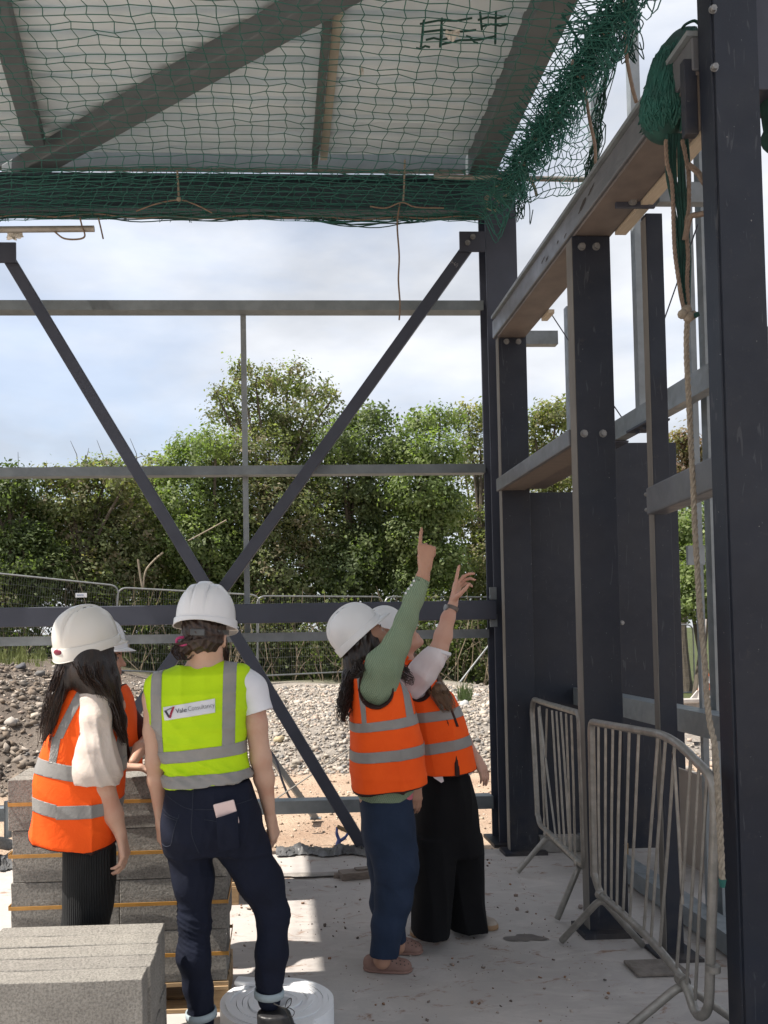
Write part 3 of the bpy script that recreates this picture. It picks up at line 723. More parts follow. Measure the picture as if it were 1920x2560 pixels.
def blobs_px(lst, Y, seed, yr=1.3):
    """(u, v, half-width px, half-height px) -> ellipsoids standing around depth Y"""
    r = random.Random(seed); out = []
    for (u, v, a, b) in lst:
        y = Y + r.uniform(-yr, yr) * 0.6; c = P(u, v, y); s = y / F_PX
        out.append((c.x, c.y, c.z, a * s, max(a, b) * s * r.uniform(0.75, 1.1), b * s))
    return out
def T(label, u0, Y, lst, twigs, per, pal, seed, **kw):
    b = P(u0, 1700, Y); base = (b.x, Y, float(terr(b.x, Y)))
    return tree(label, base, blobs_px(lst, Y, seed), twigs, per, pal, seed, **kw)
T('tallest tree with an open domed top behind the slender mullion', 690, 23.5, [(640, 960, 60, 40), (720, 950, 62, 45), (790, 985, 45, 32), (575, 985, 45, 22), (600, 925, 30, 22), (560, 1040, 46, 30), (660, 1050, 75, 60), (755, 1060, 80, 60), (640, 1150, 110, 80), (760, 1170, 100, 90), (690, 1270, 130, 100), (600, 1330, 90, 90), (790, 1330, 90, 100), (700, 1430, 120, 110), (545, 990, 28, 12), (830, 1000, 22, 14)], 1900, 18, G2, 1)
T('broad green tree between the tall tree and the left brace', 520, 22.6, [(480, 1120, 60, 32), (540, 1110, 65, 35), (450, 1175, 65, 45), (540, 1190, 80, 55), (470, 1260, 90, 65), (560, 1290, 85, 70), (480, 1360, 95, 75), (570, 1400, 80, 80), (505, 1470, 90, 70)], 900, 23, G3, 2)
T('loose bushy tree at the left, with bare twigs on top', 200, 22.0, [(150, 1200, 60, 28), (210, 1190, 62, 30), (270, 1180, 55, 34), (320, 1200, 50, 40), (170, 1260, 80, 55), (260, 1260, 85, 60), (335, 1280, 70, 65), (190, 1350, 95, 70), (290, 1370, 90, 75), (240, 1450, 110, 70), (360, 1400, 60, 80)], 1050, 23, G2, 3)
T('dark bushy tree at the left edge of the fence', 30, 21.5, [(20, 1200, 50, 34), (70, 1225, 55, 36), (-30, 1240, 60, 45), (30, 1290, 85, 60), (100, 1310, 70, 60), (-40, 1350, 80, 70), (60, 1390, 90, 75), (110, 1440, 70, 60), (0, 1470, 90, 60)], 900, 23, G1, 4)
T('yellowish tree right behind the right end of the left brace', 400, 24.0, [(400, 1180, 48, 40), (365, 1240, 55, 55), (420, 1290, 60, 60), (390, 1370, 70, 80), (410, 1460, 70, 70)], 520, 22, G4, 5)
T('mid green tree left of the rising brace top, beside the tall tree', 890, 23.0, [(880, 1060, 55, 34), (930, 1050, 58, 36), (850, 1110, 60, 50), (935, 1130, 75, 60), (870, 1200, 80, 70), (960, 1220, 75, 70), (900, 1300, 95, 80), (960, 1380, 85, 85), (870, 1420, 90, 85)], 1000, 23, G1, 6)
T('bright leaved tree behind the pointing hands', 1070, 22.4, [(1040, 1065, 45, 30), (1100, 1050, 55, 30), (1010, 1130, 55, 48), (1090, 1140, 70, 55), (1050, 1230, 80, 65), (1110, 1270, 60, 60), (1040, 1340, 80, 75), (1100, 1400, 70, 60), (1030, 1450, 80, 70)], 900, 22, G3, 7)
T('thin tree with sky showing through, left of the corner column', 1190, 24.5, [(1170, 1045, 45, 28), (1220, 1030, 40, 30), (1200, 1110, 55, 50), (1160, 1170, 45, 40), (1225, 1210, 45, 55), (1180, 1300, 60, 50), (1220, 1390, 60, 70), (1170, 1440, 70, 60)], 420, 21, G4, 8)
T('olive tree behind the grey ledge between the posts', 1370, 24.0, [(1335, 1060, 45, 34), (1390, 1035, 52, 38), (1440, 1050, 45, 40), (1350, 1140, 60, 60), (1430, 1150, 65, 65), (1390, 1250, 90, 80), (1390, 1380, 90, 90)], 700, 22, G4, 9)
T('rust tipped small tree right of the flat-topped panel', 1720, 22.5, [(1705, 1105, 28, 24), (1735, 1135, 32, 26), (1700, 1190, 40, 30), (1760, 1190, 40, 40)], 260, 20, [(0.15, 0.11, 0.06), (0.12, 0.115, 0.045), (0.17, 0.10, 0.07)], 10)
T('green tree standing behind the hanging rope', 1740, 21.0, [(1740, 1320, 70, 60), (1700, 1400, 60, 60), (1780, 1420, 70, 70), (1735, 1490, 80, 60)], 520, 22, G3, 12)
# dense undergrowth behind the fence: one mass
r_ = np.random.RandomState(77)
bl = []
for i in range(46):
    x = -8.6 + 17.6 * i / 45 + r_.normal() * .2; y = 21.2 + r_.uniform(-.4, 1.0); bl.append((x, y, float(terr(x, y)) + r_.uniform(.5, 1.5), r_.uniform(.6, 1.0), .6, r_.uniform(.7, 1.3)))
tw, L_, LN = crown_points(bl, 2300, 14, r_, 0.17)
hue = np.array([(0.085, 0.11, 0.036), (0.06, 0.08, 0.028), (0.11, 0.135, 0.045), (0.12, 0.12, 0.055)])[r_.randint(0, 4, len(tw))][:, None, :] * r_.uniform(0.8, 1.25, (len(tw), 14, 1))
me = leaves_mesh('undergrowth', L_.reshape(-1, 3), 0.05 * r_.uniform(.7, 1.4, L_.shape[0] * 14), hue.reshape(-1, 3), r_, LN)
tag(link('undergrowth', me, None), kind='stuff')
bl = []
for i in range(70):
    x = -10 + 21 * i / 69 + r_.normal() * .3; y = 26.0 + r_.uniform(-.6, 1.0); bl.append((x, y, r_.uniform(.2, 5.0), r_.uniform(1.0, 1.5), .9, r_.uniform(1.3, 2.2)))
tw, L_, LN = crown_points(bl, 4200, 13, r_, 0.26)
hue = np.array([(0.07, 0.095, 0.032), (0.09, 0.12, 0.04), (0.055, 0.075, 0.027)])[r_.randint(0, 3, len(tw))][:, None, :] * r_.uniform(0.8, 1.2, (len(tw), 13, 1))
me = leaves_mesh('far_wood', L_.reshape(-1, 3), 0.085 * r_.uniform(.7, 1.4, L_.shape[0] * 13), hue.reshape(-1, 3), r_, LN)
tag(link('far_wood', me, None), kind='stuff')
STEM = M('dry_stem', (0.20, 0.155, 0.10), (0.12, 0.095, 0.065), 10, 0.9)
mb = MB()
for i in range(150):
    x = r_.uniform(-8, 7.5); y = r_.uniform(20.2, 21.4); z = float(terr(x, y)); h = r_.uniform(.8, 2.4)
    p = [Vector((x, y, z))]
    for q in range(4): p.append(p[-1] + Vector((r_.normal() * .2, r_.normal() * .12, h / 4)))
    mb.tube(p, [0.016, 0.013, 0.01, 0.008, 0.004], 4)
tag(mb.build('bramble_stems', STEM), kind='stuff')
# pale bare branches in front of the leaves
mb = MB()
for px, rr in ([((357, 1475), (350, 1435), (345, 1398)), .028], [((357, 1472), (364, 1428), (386, 1400), (408, 1381)), .026], [((470, 1352), (515, 1328), (566, 1300)), .018], [((95, 1432), (130, 1412), (170, 1400)), .018]):
    mb.tube(catmull([P(u, v, 20.9) for u, v in px], 5), rr, 6)
tag(mb.build('bare_branches', M('pale_bare_wood', (0.30, 0.255, 0.19), (0.2, 0.165, 0.12), 8, 0.85)), 'pale bare branches standing up among the leaves', 'branches', kind='stuff')
# twigs standing up over the left hedge
mb = MB()
for (u0, v0, u1, v1) in ((196, 1180, 176, 1102), (205, 1160, 222, 1120), (262, 1190, 242, 1100), (280, 1165, 240, 1150), (345, 1180, 325, 1096), (330, 1150, 368, 1140), (35, 1200, 45, 1130)):
    a = P(u0, v0, 22); b = P(u1, v1, 22); m_ = a.lerp(b, .5) + Vector((.06, 0, .05)); mb.tube([a, m_, b], [.014, .010, .005], 5)
mb.build('bare_twigs', BARK)
tag(bpy.data.objects['bare_twigs'], kind='stuff')

# ---------------------------------------------------------------- site fence of mesh panels
FENCE = M('galvanised_fence_tube', (0.27, 0.28, 0.28), (0.20, 0.205, 0.205), 12, 0.42, 0.5)
WIRE = M('fence_wire', (0.19, 0.195, 0.195), (0.14, 0.145, 0.145), 8, 0.5, 0.4)
def fence_panel(label, W=3.3, H=2.0):
    t = thing('site_fence', label, 'fence', (0, 0, 0), 'mesh panels of the site fence')
    pts = arc([(0, 0, 0), (0, 0, H), (W, 0, H), (W, 0, 0)], 0.22, 6)
    MB().tube(pts, 0.021, 8).build('frame_tube', FENCE, t, sm=True)
    MB().tube([(0, 0, 0.12), (W, 0, 0.12)], 0.019, 8).build('bottom_rail', FENCE, t, sm=True)
    mb = MB(); n = int(W / 0.055)
    for i in range(1, n): mb.tube([(W * i / n, 0.012, 0.12), (W * i / n, 0.012, H - 0.01 - 0.03 * (i in (1, n - 1)))], 0.0021, 3, False)
    for j in range(1, 9): mb.tube([(0, 0.012, 0.12 + (H - 0.12) * j / 9), (W, 0.012, 0.12 + (H - 0.12) * j / 9)], 0.0024, 3, False)
    o = mb.build('wire_mesh', WIRE, t); tag(o, kind='stuff')
    return t
FEET = M('fence_foot_block', (0.30, 0.285, 0.265), (0.21, 0.2, 0.185), 10, 0.9)
p0 = fence_panel('site fence panel in front of the dark trees, leftmost')
spots = [((-6.9, 18.3), (-3.75, 18.7), 1.02, 'leftmost site fence panel, on the high part of the rubble mound'), ((-3.7, 18.75), (-0.5, 19.3), 0.62, 'site fence panel behind the helmet with the red badge'), ((-0.45, 19.35), (2.75, 21.0), 0.40, 'site fence panel behind the pointing women'), ((2.8, 21.05), (6.0, 22.4), 0.40, 'site fence panel ending behind the corner column'), ((8.4, 22.0), (11.6, 22.4), -0.45, 'site fence panel glimpsed behind the broom and hanging rope'), ((-10.2, 18.0), (-6.95, 18.25), 1.15, 'site fence panel at the very left edge, running out of view')]
for i, (a, b, z, lab) in enumerate(spots):
    t = p0 if i == 0 else copy_tree(p0)
    t['label'] = lab
    d = Vector((b[0] - a[0], b[1] - a[1], 0)); zb = spots[i + 1][2] if i in (0, 1, 2) else z
    t.location = (a[0], a[1], z)
    L_ = d.length
    t.rotation_euler = (0, atan2(z - zb, L_) * 0.9, atan2(d.y, d.x)); t.scale = (L_ / 3.3, 1, 1)
    if i < 4:
        zf = float(terr(a[0], a[1]))
        f = tag(MB().box((a[0], a[1], zf + 0.06), (0.24, 0.62, 0.13)).build('concrete_footing', FEET, bevel=0.02), 'concrete foot of the site fence, ' + ['at the left edge on the mound', 'behind the helmet with the red badge', 'behind the yellow vest', 'behind the pointing women'][i], 'foot block', 'concrete fence feet')
# small white notice on the fence and the oblique strut panel
q = P(203, 1488, 18.5)
NOTICE = M('white_notice', (0.75, 0.75, 0.76), (0.66, 0.67, 0.7), 30, 0.6)
o = tag(MB().box(q, (0.25, 0.01, 0.10)).build('fence_notice', NOTICE), 'small white notice tied to the site fence at the left', 'sign')
MB().box(q + Vector((-0.02, -0.007, 0.005)), (0.15, 0.003, 0.022)).build('printed_line', M('blue_grey_print', (0.2, 0.25, 0.36)), o)
tag(MB().tube([P(1150, 1705, 19.3), P(1240, 1590, 20.0)], 0.021, 8).build('fence_brace', FENCE), 'slanting galvanised strut bracing the site fence left of the corner column', 'strut')
# ================================================================ safety net, ropes
NETM = M('green_net_twine', (0.013, 0.118, 0.098), (0.009, 0.08, 0.068), 30, 0.7)
NETD = M('dark_green_net_twine', (0.006, 0.055, 0.042), (0.004, 0.032, 0.027), 30, 0.75)
ROPE = M('weathered_rope', (0.30, 0.26, 0.205), (0.19, 0.162, 0.125), 60, 0.9, 0, 0.5, 200, 0.002)
CORDM = M('brown_cord', (0.22, 0.165, 0.125), (0.15, 0.11, 0.085), 60, 0.9)
def twisted(pts, r, m, turns=40, name='rope', parent=None):
    """three-strand rope along a path"""
    pts = catmull(pts, 6); L_ = [0]
    for a, b in zip(pts, pts[1:]): L_.append(L_[-1] + (b - a).length)
    n = max(30, int(L_[-1] / (r * 1.1))); P_ = []
    for i in range(n + 1):
        s = L_[-1] * i / n; k = 0
        while k < len(L_) - 2 and L_[k + 1] < s: k += 1
        t = (s - L_[k]) / max(1e-9, L_[k + 1] - L_[k]); P_.append(pts[k].lerp(pts[k + 1], t))
    mb = MB()
    for j in range(3):
        q = []
        for i, p in enumerate(P_):
            t = (P_[min(i + 1, n)] - P_[max(i - 1, 0)]).normalized(); x = t.cross(Vector((0, 1, 0.2))).normalized(); y = t.cross(x)
            a = 2 * pi * (j / 3) + L_[-1] * i / n / (r * 7.5) * 2 * pi
            q.append(p + (x * cos(a) + y * sin(a)) * r * 0.5)
        mb.tube(q, r * 0.58, 5)
    return mb.build(name, m, parent, sm=True)
# main sheet: cells of 0.1 m, sagging between the eaves beam and the hall
r_ = np.random.RandomState(9)
xs = np.arange(-2.75, 1.70, 0.1); ys = np.array([5945 / (1574 - v) for v in list(range(-420, 420, 20)) + list(range(424, 548, 11))]); ys = ys[(ys > 2.9) & (ys < 5.84)]
def net_z(x, y):
    sag = 0.13 * np.sin(np.clip((y - 2.0) / 3.9, 0, 1) * pi) + 0.05 * np.sin((x + 2.7) / 4.4 * pi * 2 + 0.6)
    e = np.clip((y - 5.45) / 0.4, 0, 1)
    r = np.clip((x - 1.2) / 0.5, 0, 1)
    return 4.62 - sag * (1 - e) - 0.05 * e + 0.03 * np.sin(x * 3.1) * e + 0.10 * r * np.sin(np.clip((y - 2.9) / 2.95, 0, 1) * pi * 3) ** 2 - 0.03 * r
XX, YY = np.meshgrid(xs, ys, indexing='ij')
jx = r_.normal(size=XX.shape) * 0.004 + 0.011 * ((np.arange(len(ys))[None, :] % 2) * 2 - 1) * (0.45 + 0.55 * np.sin(XX * 2.2 + 1) ** 2)
skew = -0.22 * np.clip((YY - 5.2) / 0.6, 0, 1) * np.sin((XX + 2.75) / 4.4 * pi) + 0.05 * np.sin(YY * 1.7)
NX = XX + jx + skew; NY = YY + r_.normal(size=XX.shape) * 0.006 + 0.05 * np.sin(XX * 1.3 + 0.5)
NX = np.minimum(NX, 1.70)
NZ = net_z(XX, YY) + r_.normal(size=XX.shape) * 0.005
net = thing('safety_net', 'green safety net slung under the pale roof deck', 'net', (-0.5, 4.4, 4.5))
mb = MB()
for i in range(len(xs)): mb.tube([(NX[i, j], NY[i, j], NZ[i, j]) for j in range(len(ys))], 0.0026, 4, False)
for j in range(len(ys)): mb.tube([(NX[i, j], NY[i, j], NZ[i, j]) for i in range(len(xs))], 0.0026, 4, False)
tag(mb.build('net_mesh', NETM, net), kind='stuff')
# second, slack layer folded over the eaves beam
mb = MB(); fx = np.arange(-2.7, 1.6, 0.095); fv = [406, 424, 440, 458, 474, 490, 506, 520, 534]
for a in range(2):
    G2 = {}
    for i, x in enumerate(fx):
        for j, v in enumerate(fv):
            y = 5.76 - 0.02 * a; z = 1.6 + (1574 - v - 6 * sin(x * 3 + a)) / F_PX * y
            G2[i, j] = (x + 0.02 * (j % 2) + 0.25 * (j / 8) * sin(x * 0.9 + 1.2 * a) + rnd.uniform(-.012, .012), y + rnd.uniform(-.01, .01), z + rnd.uniform(-.006, .006))
    for i in range(len(fx)): mb.tube([G2[i, j] for j in range(len(fv))], 0.0024, 4, False)
    for j in range(len(fv)): mb.tube([G2[i, j] for i in range(len(fx))], 0.0024, 4, False)
tag(mb.build('net_fold', NETM, net), kind='stuff')
# loose lower border of the sheet, bunched below the eaves beam
mb = MB()
for k in range(9):
    pts = []
    for i in range(60):
        x = -2.7 + 4.2 * i / 59
        dip = 0.03 * abs(sin(x * 2.4)) + 0.035 * max(0, sin((x - 0.2) * 3.3)) * (1 if -0.5 < x < 1.3 else 0.3)
        pts.append((x, 5.80 + 0.03 * sin(k * 2 + x * 3), 4.575 - dip * (0.3 + 0.12 * k) + 0.012 * sin(x * 9 + k * 1.7)))
    mb.tube(pts, 0.0042, 4, False)
for i in range(70):
    x = -2.7 + 4.2 * rnd.random(); z = 4.56 - 0.03 * abs(sin(x * 2.4))
    mb.tube([(x, 5.78, z + .02), (x + rnd.uniform(-.03, .03), 5.77, z - .03), (x + rnd.uniform(-.05, .05), 5.78, z + .01)], 0.003, 3, False)
tag(mb.build('net_border', NETD, net), kind='stuff')
mb = MB()
pts = [(-2.7 + 4.25 * i / 50, 5.77, 4.555 - 0.02 * abs(sin((-2.7 + 4.25 * i / 50) * 2.4)) - 0.01 * sin(i)) for i in range(51)]
mb.tube(pts, 0.0045, 6); mb.build('border_rope', CORDM, net)
# bunched right edge under the rafter
mb = MB(); mb2 = MB()
def edge_pt(t):       # t 0 (column head) .. 1 (towards camera)
    Y = 5.75 - 2.4 * t; return Vector((1.56 + 0.15 * t, Y, 4.57 + 0.02 * sin(t * 9)))
for k in range(170):
    t0 = rnd.random() * 0.85; n = rnd.randint(5, 10); pts = []
    amp = rnd.uniform(.02, .10)
    for i in range(n):
        t = t0 + 0.22 * i / n; e = edge_pt(t)
        pts.append(e + Vector((rnd.uniform(-.10, .10), rnd.uniform(-.03, .03), rnd.uniform(-amp * 1.7, amp * .6))))
    mb.tube(catmull(pts, 4), 0.0036, 4, False)
for k in range(120):
    t0 = rnd.random(); e = edge_pt(t0); a = e + Vector((-.22, rnd.uniform(-.2, .2), .03)); d = rnd.uniform(.05, .22)
    mb.tube(catmull([a, e + Vector((-.05, 0, -.02)), e + Vector((.06, rnd.uniform(-.05, .05), -d)), e + Vector((.11, rnd.uniform(-.08, .08), -d * .3))], 4), 0.0032, 4, False)
tag(mb.build('net_bunched_edge', NETM, net), kind='stuff')
for k in range(9):
    t = 0.04 + 0.95 * k / 8; e = edge_pt(t)
    mb2 = MB().tube([e + Vector((.0, 0, .08)), e + Vector((.05, -.01, .02)), e + Vector((.02, -.02, -.05)), e + Vector((-.04, 0, -.02)), e + Vector((-.02, .01, .07))], 0.009, 5)
    mb2.build('tie_cord', ROPE, net)
# net curtain hanging outside the rafter
c = [P(1283, 470, 5.6), P(1478, 446, 5.45), P(1535, 60, 4.8), P(1430, 60, 4.6)]
cur = thing('net_curtain', 'green net curtain hanging open against the sky right of the rafter', 'net', c[0])
mb = MB(); na, nb = 17, 26; G_ = {}
for i in range(na):
    for j in range(nb):
        a = i / (na - 1); b = j / (nb - 1)
        p = c[0].lerp(c[1], a).lerp(c[3].lerp(c[2], a), b)
        w = 0.07 * sin(a * 9 + b * 4) * (1 - b * .4) + 0.05 * sin(b * 11 + a * 3)
        p = p + Vector((0.10 * sin(b * pi) * (1 - a) * -0.4 + rnd.uniform(-.012, .012) + (0.012 if j % 2 else -0.012), w, rnd.uniform(-.012, .012) - 0.10 * sin(a * pi) * (1 - b) ** 2))
        G_[i, j] = p
for i in range(na): mb.tube([G_[i, j] for j in range(nb)], 0.0031, 4, False)
for j in range(nb): mb.tube([G_[i, j] for i in range(na)], 0.0031, 4, False)
tag(mb.build('net_mesh', NETM, cur), kind='stuff')
mb = MB()
for k in range(16):       # gathered strip at its right side and at the column head
    a0 = rnd.uniform(-.03, .03)
    mb.tube([G_[na - 1, j] + Vector((a0 + rnd.uniform(-.02, .02), rnd.uniform(-.04, .04), rnd.uniform(-.02, .02))) for j in range(0, nb, 2)], 0.0038, 4, False)
for k in range(26):
    p = P(rnd.uniform(1285, 1310), rnd.uniform(430, 470), 5.75); L_ = rnd.uniform(.1, .28)
    mb.tube(catmull([p, p + Vector((rnd.uniform(-.04, .04), 0, -L_ * .5)), p + Vector((rnd.uniform(-.05, .05), 0, -L_)), p + Vector((rnd.uniform(.0, .08), 0, -L_ * .6))], 4), 0.0035, 4, False)
for k in range(30):
    p = P(rnd.uniform(1540, 1590), rnd.uniform(0, 100), 4.2)
    mb.tube(catmull([p, p + Vector((rnd.uniform(-.06, .06), 0, -.05)), p + Vector((rnd.uniform(-.08, .08), .02, -.12)), p + Vector((rnd.uniform(-.05, .05), 0, -.04))], 4), 0.0035, 4, False)
tag(mb.build('gathered_net', NETD, cur), kind='stuff')
tag(MB().tube([P(1085, 442, 5.72), P(1478, 449, 5.5)], 0.018, 10).build('scaffold_tube', GALV_D, sm=True), 'scaffold tube running out below the net curtain at the column head', 'tube')
o = tag(MB().tube([P(-120, 575, 5.55), P(236, 572, 5.6)], 0.021, 12).build('scaffold_tube', GALV_D, sm=True), 'scaffold tube end under the net at the left edge', 'tube')
tag(MB().tube(catmull([P(135, 578, 5.58), P(160, 596, 5.58), P(195, 598, 5.58), P(212, 590, 5.58), P(205, 565, 5.58), P(200, 545, 5.6)], 5), 0.006, 6).build('rope_loop', CORDM), 'brown rope loop hanging from the scaffold tube end', 'rope')
WHITEP = M('white_plastic_scrap', (0.62, 0.61, 0.57), (0.5, 0.49, 0.45), 20, 0.7)
def crumple(name, c, w, h, d, seed, m):
    r = random.Random(seed); mb = MB(); n = 7; V = []
    for i in range(n):
        for j in range(n): V.append(Vector(c) + Vector(((i / (n - 1) - .5) * w + r.uniform(-1, 1) * w * .07, r.uniform(-d, d), (j / (n - 1) - .5) * h * (1 - .5 * abs(i / (n - 1) - .5)) + r.uniform(-1, 1) * h * .08)))
    mb.add(V, [(i * n + j, i * n + j + 1, (i + 1) * n + j + 1, (i + 1) * n + j) for i in range(n - 1) for j in range(n - 1)])
    o = mb.build(name, m); md = o.modifiers.new('thick', 'SOLIDIFY'); md.thickness = 0.004; return o
tag(crumple('plastic_scrap', P(38, 588, 5.6), 0.11, 0.07, 0.02, 3, WHITEP), 'white plastic scrap tied under the scaffold tube at the left', 'scrap')
tag(crumple('plastic_scrap', P(1131, 86, 4.25), 0.075, 0.05, 0.02, 4, WHITEP), 'white scrap caught in the net near its mended patch', 'scrap')
tag(crumple('plastic_scrap', P(904, 178, 4.4), 0.022, 0.05, 0.01, 5, WHITEP), 'thin white tag caught in the net left of the mended patch', 'scrap')
mb = MB()       # mended patch of doubled twine
for (a, b) in (((1050, 60), (1180, 45)), ((1060, 80), (1190, 75)), ((1065, 100), (1120, 96)), ((1100, 112), (1240, 90)), ((1195, 50), (1265, 40)), ((1205, 66), (1270, 60)), ((1060, 50), (1052, 118)), ((1105, 45), (1100, 118)), ((1200, 30), (1205, 75)), ((1240, 28), (1238, 110)), ((1075, 118), (1040, 120)), ((1165, 90), (1195, 108))):
    p, q = P(a[0], a[1], 4.35), P(b[0], b[1], 4.35); mb.tube([p, p.lerp(q, .35) + Vector((0, 0, .008)), p.lerp(q, .7) - Vector((0, 0, .006)), q], 0.0065, 4)
tag(mb.build('mended_patch', NETD, net), kind='stuff')
# knots and cord ends along the border
def cord(name, label, px, Y, r=0.006, m=ROPE, group=None):
    return tag(MB().tube(catmull([P(u, v, Y) for u, v in px], 5), r, 6).build(name, m, sm=True), label, 'rope', group)
cord('hanging_string', 'thin brown cord hanging far down from the net border, left of the corner column', [(1000, 508), (993, 560), (998, 640), (996, 700), (1000, 760), (998, 800)], 5.72, 0.0065, CORDM)
cord('hanging_string', 'short brown cord end below the net near the left scaffold tube', [(246, 545), (252, 570), (258, 597)], 5.72, 0.006, CORDM)
k_ = cord('tie_rope', 'pale rope tied in a knot on the net border above the left of the frame', [(443, 425), (446, 470), (447, 498)], 5.66, 0.008)
MB().tube(catmull([P(340, 528, 5.68), P(390, 510, 5.67), P(447, 500, 5.65), P(490, 512, 5.67), P(530, 532, 5.68)], 5), 0.0048, 6).build('side_tails', CORDM, k_, sm=True)
b = bmesh.new(); bmesh.ops.create_icosphere(b, subdivisions=2, radius=0.017); me = bpy.data.meshes.new('knot'); b.to_mesh(me); b.free(); me.transform(Matrix.Translation(P(447, 498, 5.65))); smooth(me); link('knot', me, ROPE, k_)
k_ = cord('tie_rope', 'pale rope knot on the net border above the long hanging cord', [(1012, 400), (1010, 470), (1008, 505)], 5.66, 0.007)
MB().tube(catmull([P(925, 516, 5.68), P(965, 520, 5.67), P(1005, 506, 5.65), P(1040, 518, 5.67), P(1110, 520, 5.68)], 5), 0.0048, 6).build('side_tails', CORDM, k_, sm=True)
cord('tie_rope', 'pale rope tied round the corner column head', [(1210, 500), (1235, 470), (1262, 465), (1275, 480), (1258, 492)], 5.70, 0.011)
cord('tie_rope', 'pale rope end hanging beside the corner column head', [(1312, 420), (1320, 440), (1335, 465), (1342, 490)], 5.60, 0.010)
cord('hanging_rope', 'grey rope hanging in front of the sky down to the eaves channel', [(1553, -60), (1560, 60), (1567, 145), (1580, 215), (1591, 256)], 4.0, 0.009, CORDM)
cord('hanging_rope', 'grey rope hanging through the net curtain beside the rafter', [(1458, 165), (1464, 230), (1474, 300), (1487, 360), (1489, 408)], 4.6, 0.009, CORDM)

# net bundle thrown over the eaves channel
bun = thing('net_bundle', 'dark green bundle of netting thrown over the eaves channel with tails hanging down', 'net', P(1690, 350, 3.25))
spine = [(1738, 78, .022), (1705, 100, .05), (1685, 150, .078), (1676, 215, .098), (1668, 275, .108), (1665, 310, .10), (1672, 338, .06), (1680, 352, .02)]
sp = catmull([P(u, v, 3.24 - 0.05 * (v > 120)) for u, v, _ in spine], 5); rs = np.interp(np.linspace(0, len(spine) - 1, len(sp)), range(len(spine)), [s[2] for s in spine])
mb = MB().tube(sp, list(rs * 0.9), 20)
o = mb.build('bundle_core', NETD, bun, sm=True)
mb = MB()
for k in range(230):
    i0 = rnd.randint(2, len(sp) - 16); n = rnd.randint(9, 15); th = rnd.uniform(0, 2 * pi); dth = rnd.uniform(-.5, .5); pts = []
    w = rnd.uniform(.15, .5)
    for i in range(n):
        q = i / (n - 1); s = i0 + 12 * sin(pi * q) * 0.95; s = min(s, len(sp) - 1.01); ii = int(s); f = s - ii
        p = sp[ii].lerp(sp[ii + 1], f); rr_ = (rs[ii] * (1 - f) + rs[ii + 1] * f) * rnd.uniform(.96, 1.08)
        a = th + w * (q - .5) * 2 + dth
        pts.append(p + Vector((cos(a) * rr_, -abs(sin(a)) * rr_ if rnd.random() < .97 else sin(a) * rr_, 0.006 * rnd.uniform(-1, 1))))
    mb.tube(pts, 0.0042, 4, False)
tag(mb.build('netting_loops', M('bundle_twine', (0.009, 0.085, 0.068), (0.005, 0.05, 0.041), 14, 0.75), bun), kind='stuff')
mb = MB()
for k in range(11):
    u0 = 1672 + 5 * k; wob = [rnd.uniform(-9, 9) for _ in range(4)]
    mb.tube(catmull([P(u0 - 5, 335, 3.16), P(u0 - 4 + wob[0], 430, 3.15), P(1690 + 3.2 * k + wob[1], 530, 3.15), P(1697 + 3.0 * k + wob[2] * .7, 630, 3.15), P(1702 + 1.8 * k + wob[3] * .5, 720, 3.14), P(1714 + .8 * k, 790, 3.13)], 5), 0.0055 if k % 3 else 0.008, 5, False)
tag(mb.build('hanging_tails', NETD, bun), kind='stuff')
for px in ([(1664, 350), (1668, 410), (1680, 460), (1684, 560), (1688, 640), (1700, 720), (1712, 785)], [(1705, 350), (1716, 400), (1722, 440), (1722, 520), (1716, 560), (1720, 640), (1718, 700), (1722, 785)]):
    twisted([P(u, v, 3.13) for u, v in px], 0.008, CORDM, name='rope_tail', parent=bun)
MB().tube(catmull([P(1722, 412, 3.13), P(1745, 432, 3.1), P(1762, 458, 3.05)], 4), 0.012, 6).build('rope_tail', CORDM, bun, sm=True)
MB().tube(catmull([P(1712, 600, 3.13), P(1725, 545, 3.1), P(1745, 537, 3.08), P(1766, 533, 3.05)], 4), 0.011, 6).build('rope_tail', CORDM, bun, sm=True)
MB().tube(catmull([P(1748, 60, 3.2), P(1735, 52, 3.2), P(1715, 60, 3.2), P(1706, 70, 3.2)], 4), 0.006, 5).build('loop', NETD, bun)
rope = thing('long_rope', 'long pale twisted rope hanging from a knot down past the near column to the barrier', 'rope', P(1720, 790, 3.12))
twisted([P(1718, 800, 3.12), P(1716, 870, 3.11), P(1722, 1000, 3.08), P(1731, 1180, 3.05), P(1738, 1330, 3.02), P(1748, 1500, 2.98), P(1762, 1660, 2.93), P(1772, 1790, 2.88), P(1786, 1860, 2.83), P(1794, 1960, 2.80), P(1800, 2080, 2.78), P(1806, 2200, 2.76)], 0.0108, ROPE, name='rope_body', parent=rope)
for j, (u, v, r) in enumerate(((1707, 785, .02), (1722, 792, .022), (1732, 788, .018), (1716, 775, .02))):
    b = bmesh.new(); bmesh.ops.create_icosphere(b, subdivisions=2, radius=r); me = bpy.data.meshes.new('knot'); b.to_mesh(me); b.free(); me.transform(Matrix.Translation(P(u, v, 3.1))); smooth(me); link('knot', me, ROPE, rope)
MB().tube([P(1735, 790, 3.09), P(1748, 784, 3.08)], [.012, .009], 6).build('cut_end', NETD, rope)
MB().tube([P(1806, 2198, 2.76), P(1806, 2218, 2.76)], [.013, .008], 8).build('green_whipping', NETM, rope)
